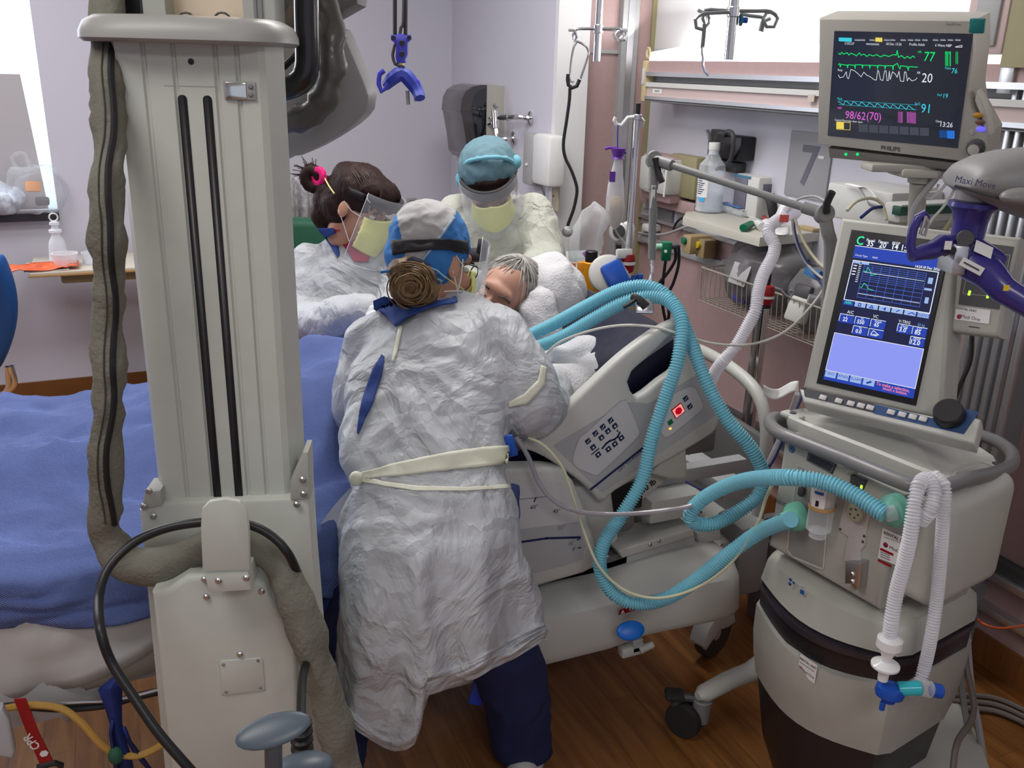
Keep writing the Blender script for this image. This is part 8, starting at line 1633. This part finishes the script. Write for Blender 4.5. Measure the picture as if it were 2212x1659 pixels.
for px, py in ((442, 1251), (472, 1254), (532, 1248), (446, 1289), (565, 1277), (518, 1413)): b = MB(); f_ = .048 if 460 < px < 540 and py < 1260 else .001; g = Pl2.uv(px, py, f_); bolt(b, Pl2.w(g[0], g[1], f_), XN, .0055, M_steel); b.build('bolt', root)
b = MB(); b.prism(px2(Pl2, [(474, 1432), (478, 1428), (562, 1422), (567, 1426), (572, 1488), (568, 1492), (484, 1502), (479, 1498)], .002), 0, .0022, M_x, Pl2.M(), .0006)
b.line([q for q in px2(Pl2, [(474, 1430), (566, 1422), (572, 1491), (480, 1502), (474, 1430)], .001)], .0008, M_mid, Pl2.M(0, 0, .001))
for px, py in ((482, 1436), (557, 1427), (562, 1486), (488, 1495)): g = Pl2.uv(px, py, .003); bolt(b, Pl2.w(g[0], g[1], .002), XN, .003, M_grey)
b.build('cover_plate', root, label='small square cover plate with four screws')
# cloth hose
M_cl = mat('khaki cloth sleeve', (.165, .160, .130), .8, bump=.7, bscale=120, var=.10, vscale=12)
M_zip = mat('black zip', (.01, .01, .012), .6)
def fold(amp, fr_): return lambda t: 1+amp*math.sin(t*fr_)+amp*.6*math.sin(t*fr_*2.3+1)
hs = [(205, -60, 1.50), (206, 60, 1.46), (205, 150, 1.41), (212, 300, 1.36), (205, 440, 1.31), (212, 560, 1.31), (214, 620, 1.31), (208, 720, 1.31), (214, 850, 1.30), (206, 960, 1.30), (205, 1060, 1.31), (216, 1150, 1.32), (262, 1215, 1.325), (340, 1228, 1.325), (430, 1190, 1.325), (500, 1172, 1.32), (575, 1200, 1.31), (632, 1290, 1.28), (668, 1400, 1.27), (705, 1520, 1.26), (745, 1680, 1.25)]
hp3 = [at(x+19, y, d) for x, y, d in hs[:11]] + [at(x+10, y, d) for x, y, d in hs[11:12]] + [at(x, y, d) for x, y, d in hs[12:]]
b = MB(); b.tube(hp3, .0235, M_cl, n=22, prof=lambda t: 1+.09*math.sin(t*55)+.06*math.sin(t*121+1)+(.22 if t > .60 else .22*max(0, (t-.45)/.15)))
b.v = [v + V((.006*ridge(v, 18), .006*ridge(v+V((3, 3, 3)), 18), .004*ridge(v, 26))) for v in b.v]
cs = b.build('cloth_sleeve', root, label='khaki cloth hose sleeve', sharp=0)
bvs = bvh(b)
for off_, m, w_, nm in ((24, M_zip, .0048, 'zip'), (5, mat('seam stitch', (.05, .05, .045), .8), .0012, 'seam'), (18, mat('seam stitch', (0, 0, 0)), .0010, 'seam')):
    q = []
    for k in range(80):
        y = 95+k*13.3; 
        for (x0, y0, d0), (x1, y1, d1) in zip(hs, hs[1:]):
            if y0 <= y <= y1: xx = x0+(x1-x0)*(y-y0)/(y1-y0)
        if y > 1140: break
        q.append(drape(bvs, xx+off_+8+3*math.sin(y*.03)+5*math.sin(y*.011), y, .001, 1.29))
    b2 = MB(); b2.tube(q, w_, m, n=6); b2.build(nm, cs)
# black cable
b = MB(); b.tube([at(x, y, d) for x, y, d in [(668, 1320, 1.34), (645, 1245, 1.30), (622, 1195, 1.27), (590, 1160, 1.275), (545, 1136, 1.275), (485, 1127, 1.275), (420, 1130, 1.272), (350, 1144, 1.265), (285, 1175, 1.25), (235, 1225, 1.22), (214, 1285, 1.18), (217, 1360, 1.11), (240, 1430, 1.10), (285, 1500, 1.08), (340, 1580, 1.06), (400, 1650, 1.05), (450, 1705, 1.05)]], .0072, M_black, n=12); b.build('power_cable', root, label='thick black cable loop')
# parts low right: disc handle
b = MB(); c = at(590, 1578, .96); b.ell((0, 0, 0), (.048, .022, .007), mat('blue grey plastic', (.085, .11, .14), .35), fr(c, (-.15, -.50, .85), V((.93, -.2, .34)))); b.build('release_handle', root, label='blue grey oval release handle')
b = MB(); b.cyl(c, at(592, 1720, .97), .0115, mat('blue grey plastic', (0, 0, 0)), n=16); b.build('handle_stem', root)
b = MB(); b.ell(at(650, 1662, 1.0), (.045, .03, .016), mat('blue grey plastic', (0, 0, 0))); b.build('lower_cap', root)
b = MB(); b.tube([at(650, 1560, 1.05), at(652, 1600, 1.05), at(655, 1665, 1.05)], .014, M_black, ridge=(.014, .002), n=16); b.tube([at(690, 1380, 1.33), at(656, 1450, 1.22), at(650, 1560, 1.08)], .007, M_black); b.build('cable_gland', root, label='ribbed black cable gland')
b = MB(); b.prism([(-.05, -.35), (.27, -.35), (.27, .06), (-.05, .06)], .10, .36, M_x, MZ, .03); b.build('machine_base', root)
for u_, n_ in ((.0, .02), (.22, .02), (.0, -.3), (.22, -.3)):
    b = MB(); q = MZ @ V((u_, n_, .055)); b.lathe([(.03, -.02), (.055, -.018), (.055, .018), (.03, .02)], fr(q, XU), M_rubber, 24); b.build('wheel', root)
# tube head and handle at the upper centre
Tf = 1.66
Pt_ = Pl(at(700, 200, Tf+.12), RT, UP)
b = MB(); b.prism([(p.x, p.y) for p in cr([V((*Pt_.uv(*q), 0)) for q in [(590, 60), (712, 52), (736, 62), (765, 125), (797, 208), (792, 240), (762, 272), (700, 312), (650, 336), (625, 338), (590, 330)]], .015, True)], -.10, 0, mat('collimator grey', (.27, .27, .28), .4), Pt_.M(), .006); b.build('tube_housing', root, label='grey angular tube housing')
Tq = lambda x, y, d=0: at(x, y, Tf+d)
b = MB(); b.tube([Tq(640, -60, .05), Tq(700, 20, .04), Tq(712, 70, .03), Tq(716, 120, .02), Tq(712, 170, .02), Tq(694, 220, .02), Tq(660, 252, .03), Tq(600, 262, .05)], .024, mat('dark sleeve', (.085, .080, .072), .40, bump=.6, bscale=30, coat=.15), n=18, prof=lambda t: 1+.10*math.sin(t*38)+.06*math.sin(t*80))
b.v = [v + V((.005*ridge(v, 20), .005*ridge(v+V((3, 3, 3)), 20), 0)) for v in b.v]; b.build('dark_sleeve', root, label='shiny dark grey cable sleeve', sharp=0)
b = MB(); b.tube([Tq(662, -80, -.03), Tq(662, 20, -.03), Tq(664, 110, -.03), Tq(662, 150, -.03), Tq(646, 178, -.03), Tq(606, 192, -.02), Tq(560, 196, 0)], .0205, mat('handle black', (.018, .018, .020), .25, coat=.3), n=20); b.build('yoke_handle', root, label='black curved yoke handle')
b = MB(); Pq_ = Pl(Tq(690, 20, .16), RT, UP); b.prism(px2(Pq_, [(575, -60), (780, -60), (772, 8), (705, 46), (655, 60), (640, 110), (610, 150), (575, 150)]), -.10, 0, mat('arm grey dark', (.12, .115, .115), .45), Pq_.M(), .006)
b.build('arm_carriage', root); b = MB(); Pq3 = Pl(Tq(600, 50, .12), RT, UP); b.prism(px2(Pq3, [(560, -40), (600, -40), (594, 30), (590, 60), (560, 60)]), -.05, 0, M_offw, Pq3.M(), .004); b.prism(px2(Pq3, [(620, 20), (640, 0), (660, 20), (640, 60), (612, 55)]), -.02, .01, mat('dark bronze', (.09, .075, .06), .4), Pq3.M(), .004); b.tube([Tq(612, 146, .06), Tq(640, 118, .06)], .006, M_black); b.build('arm_fittings', root)
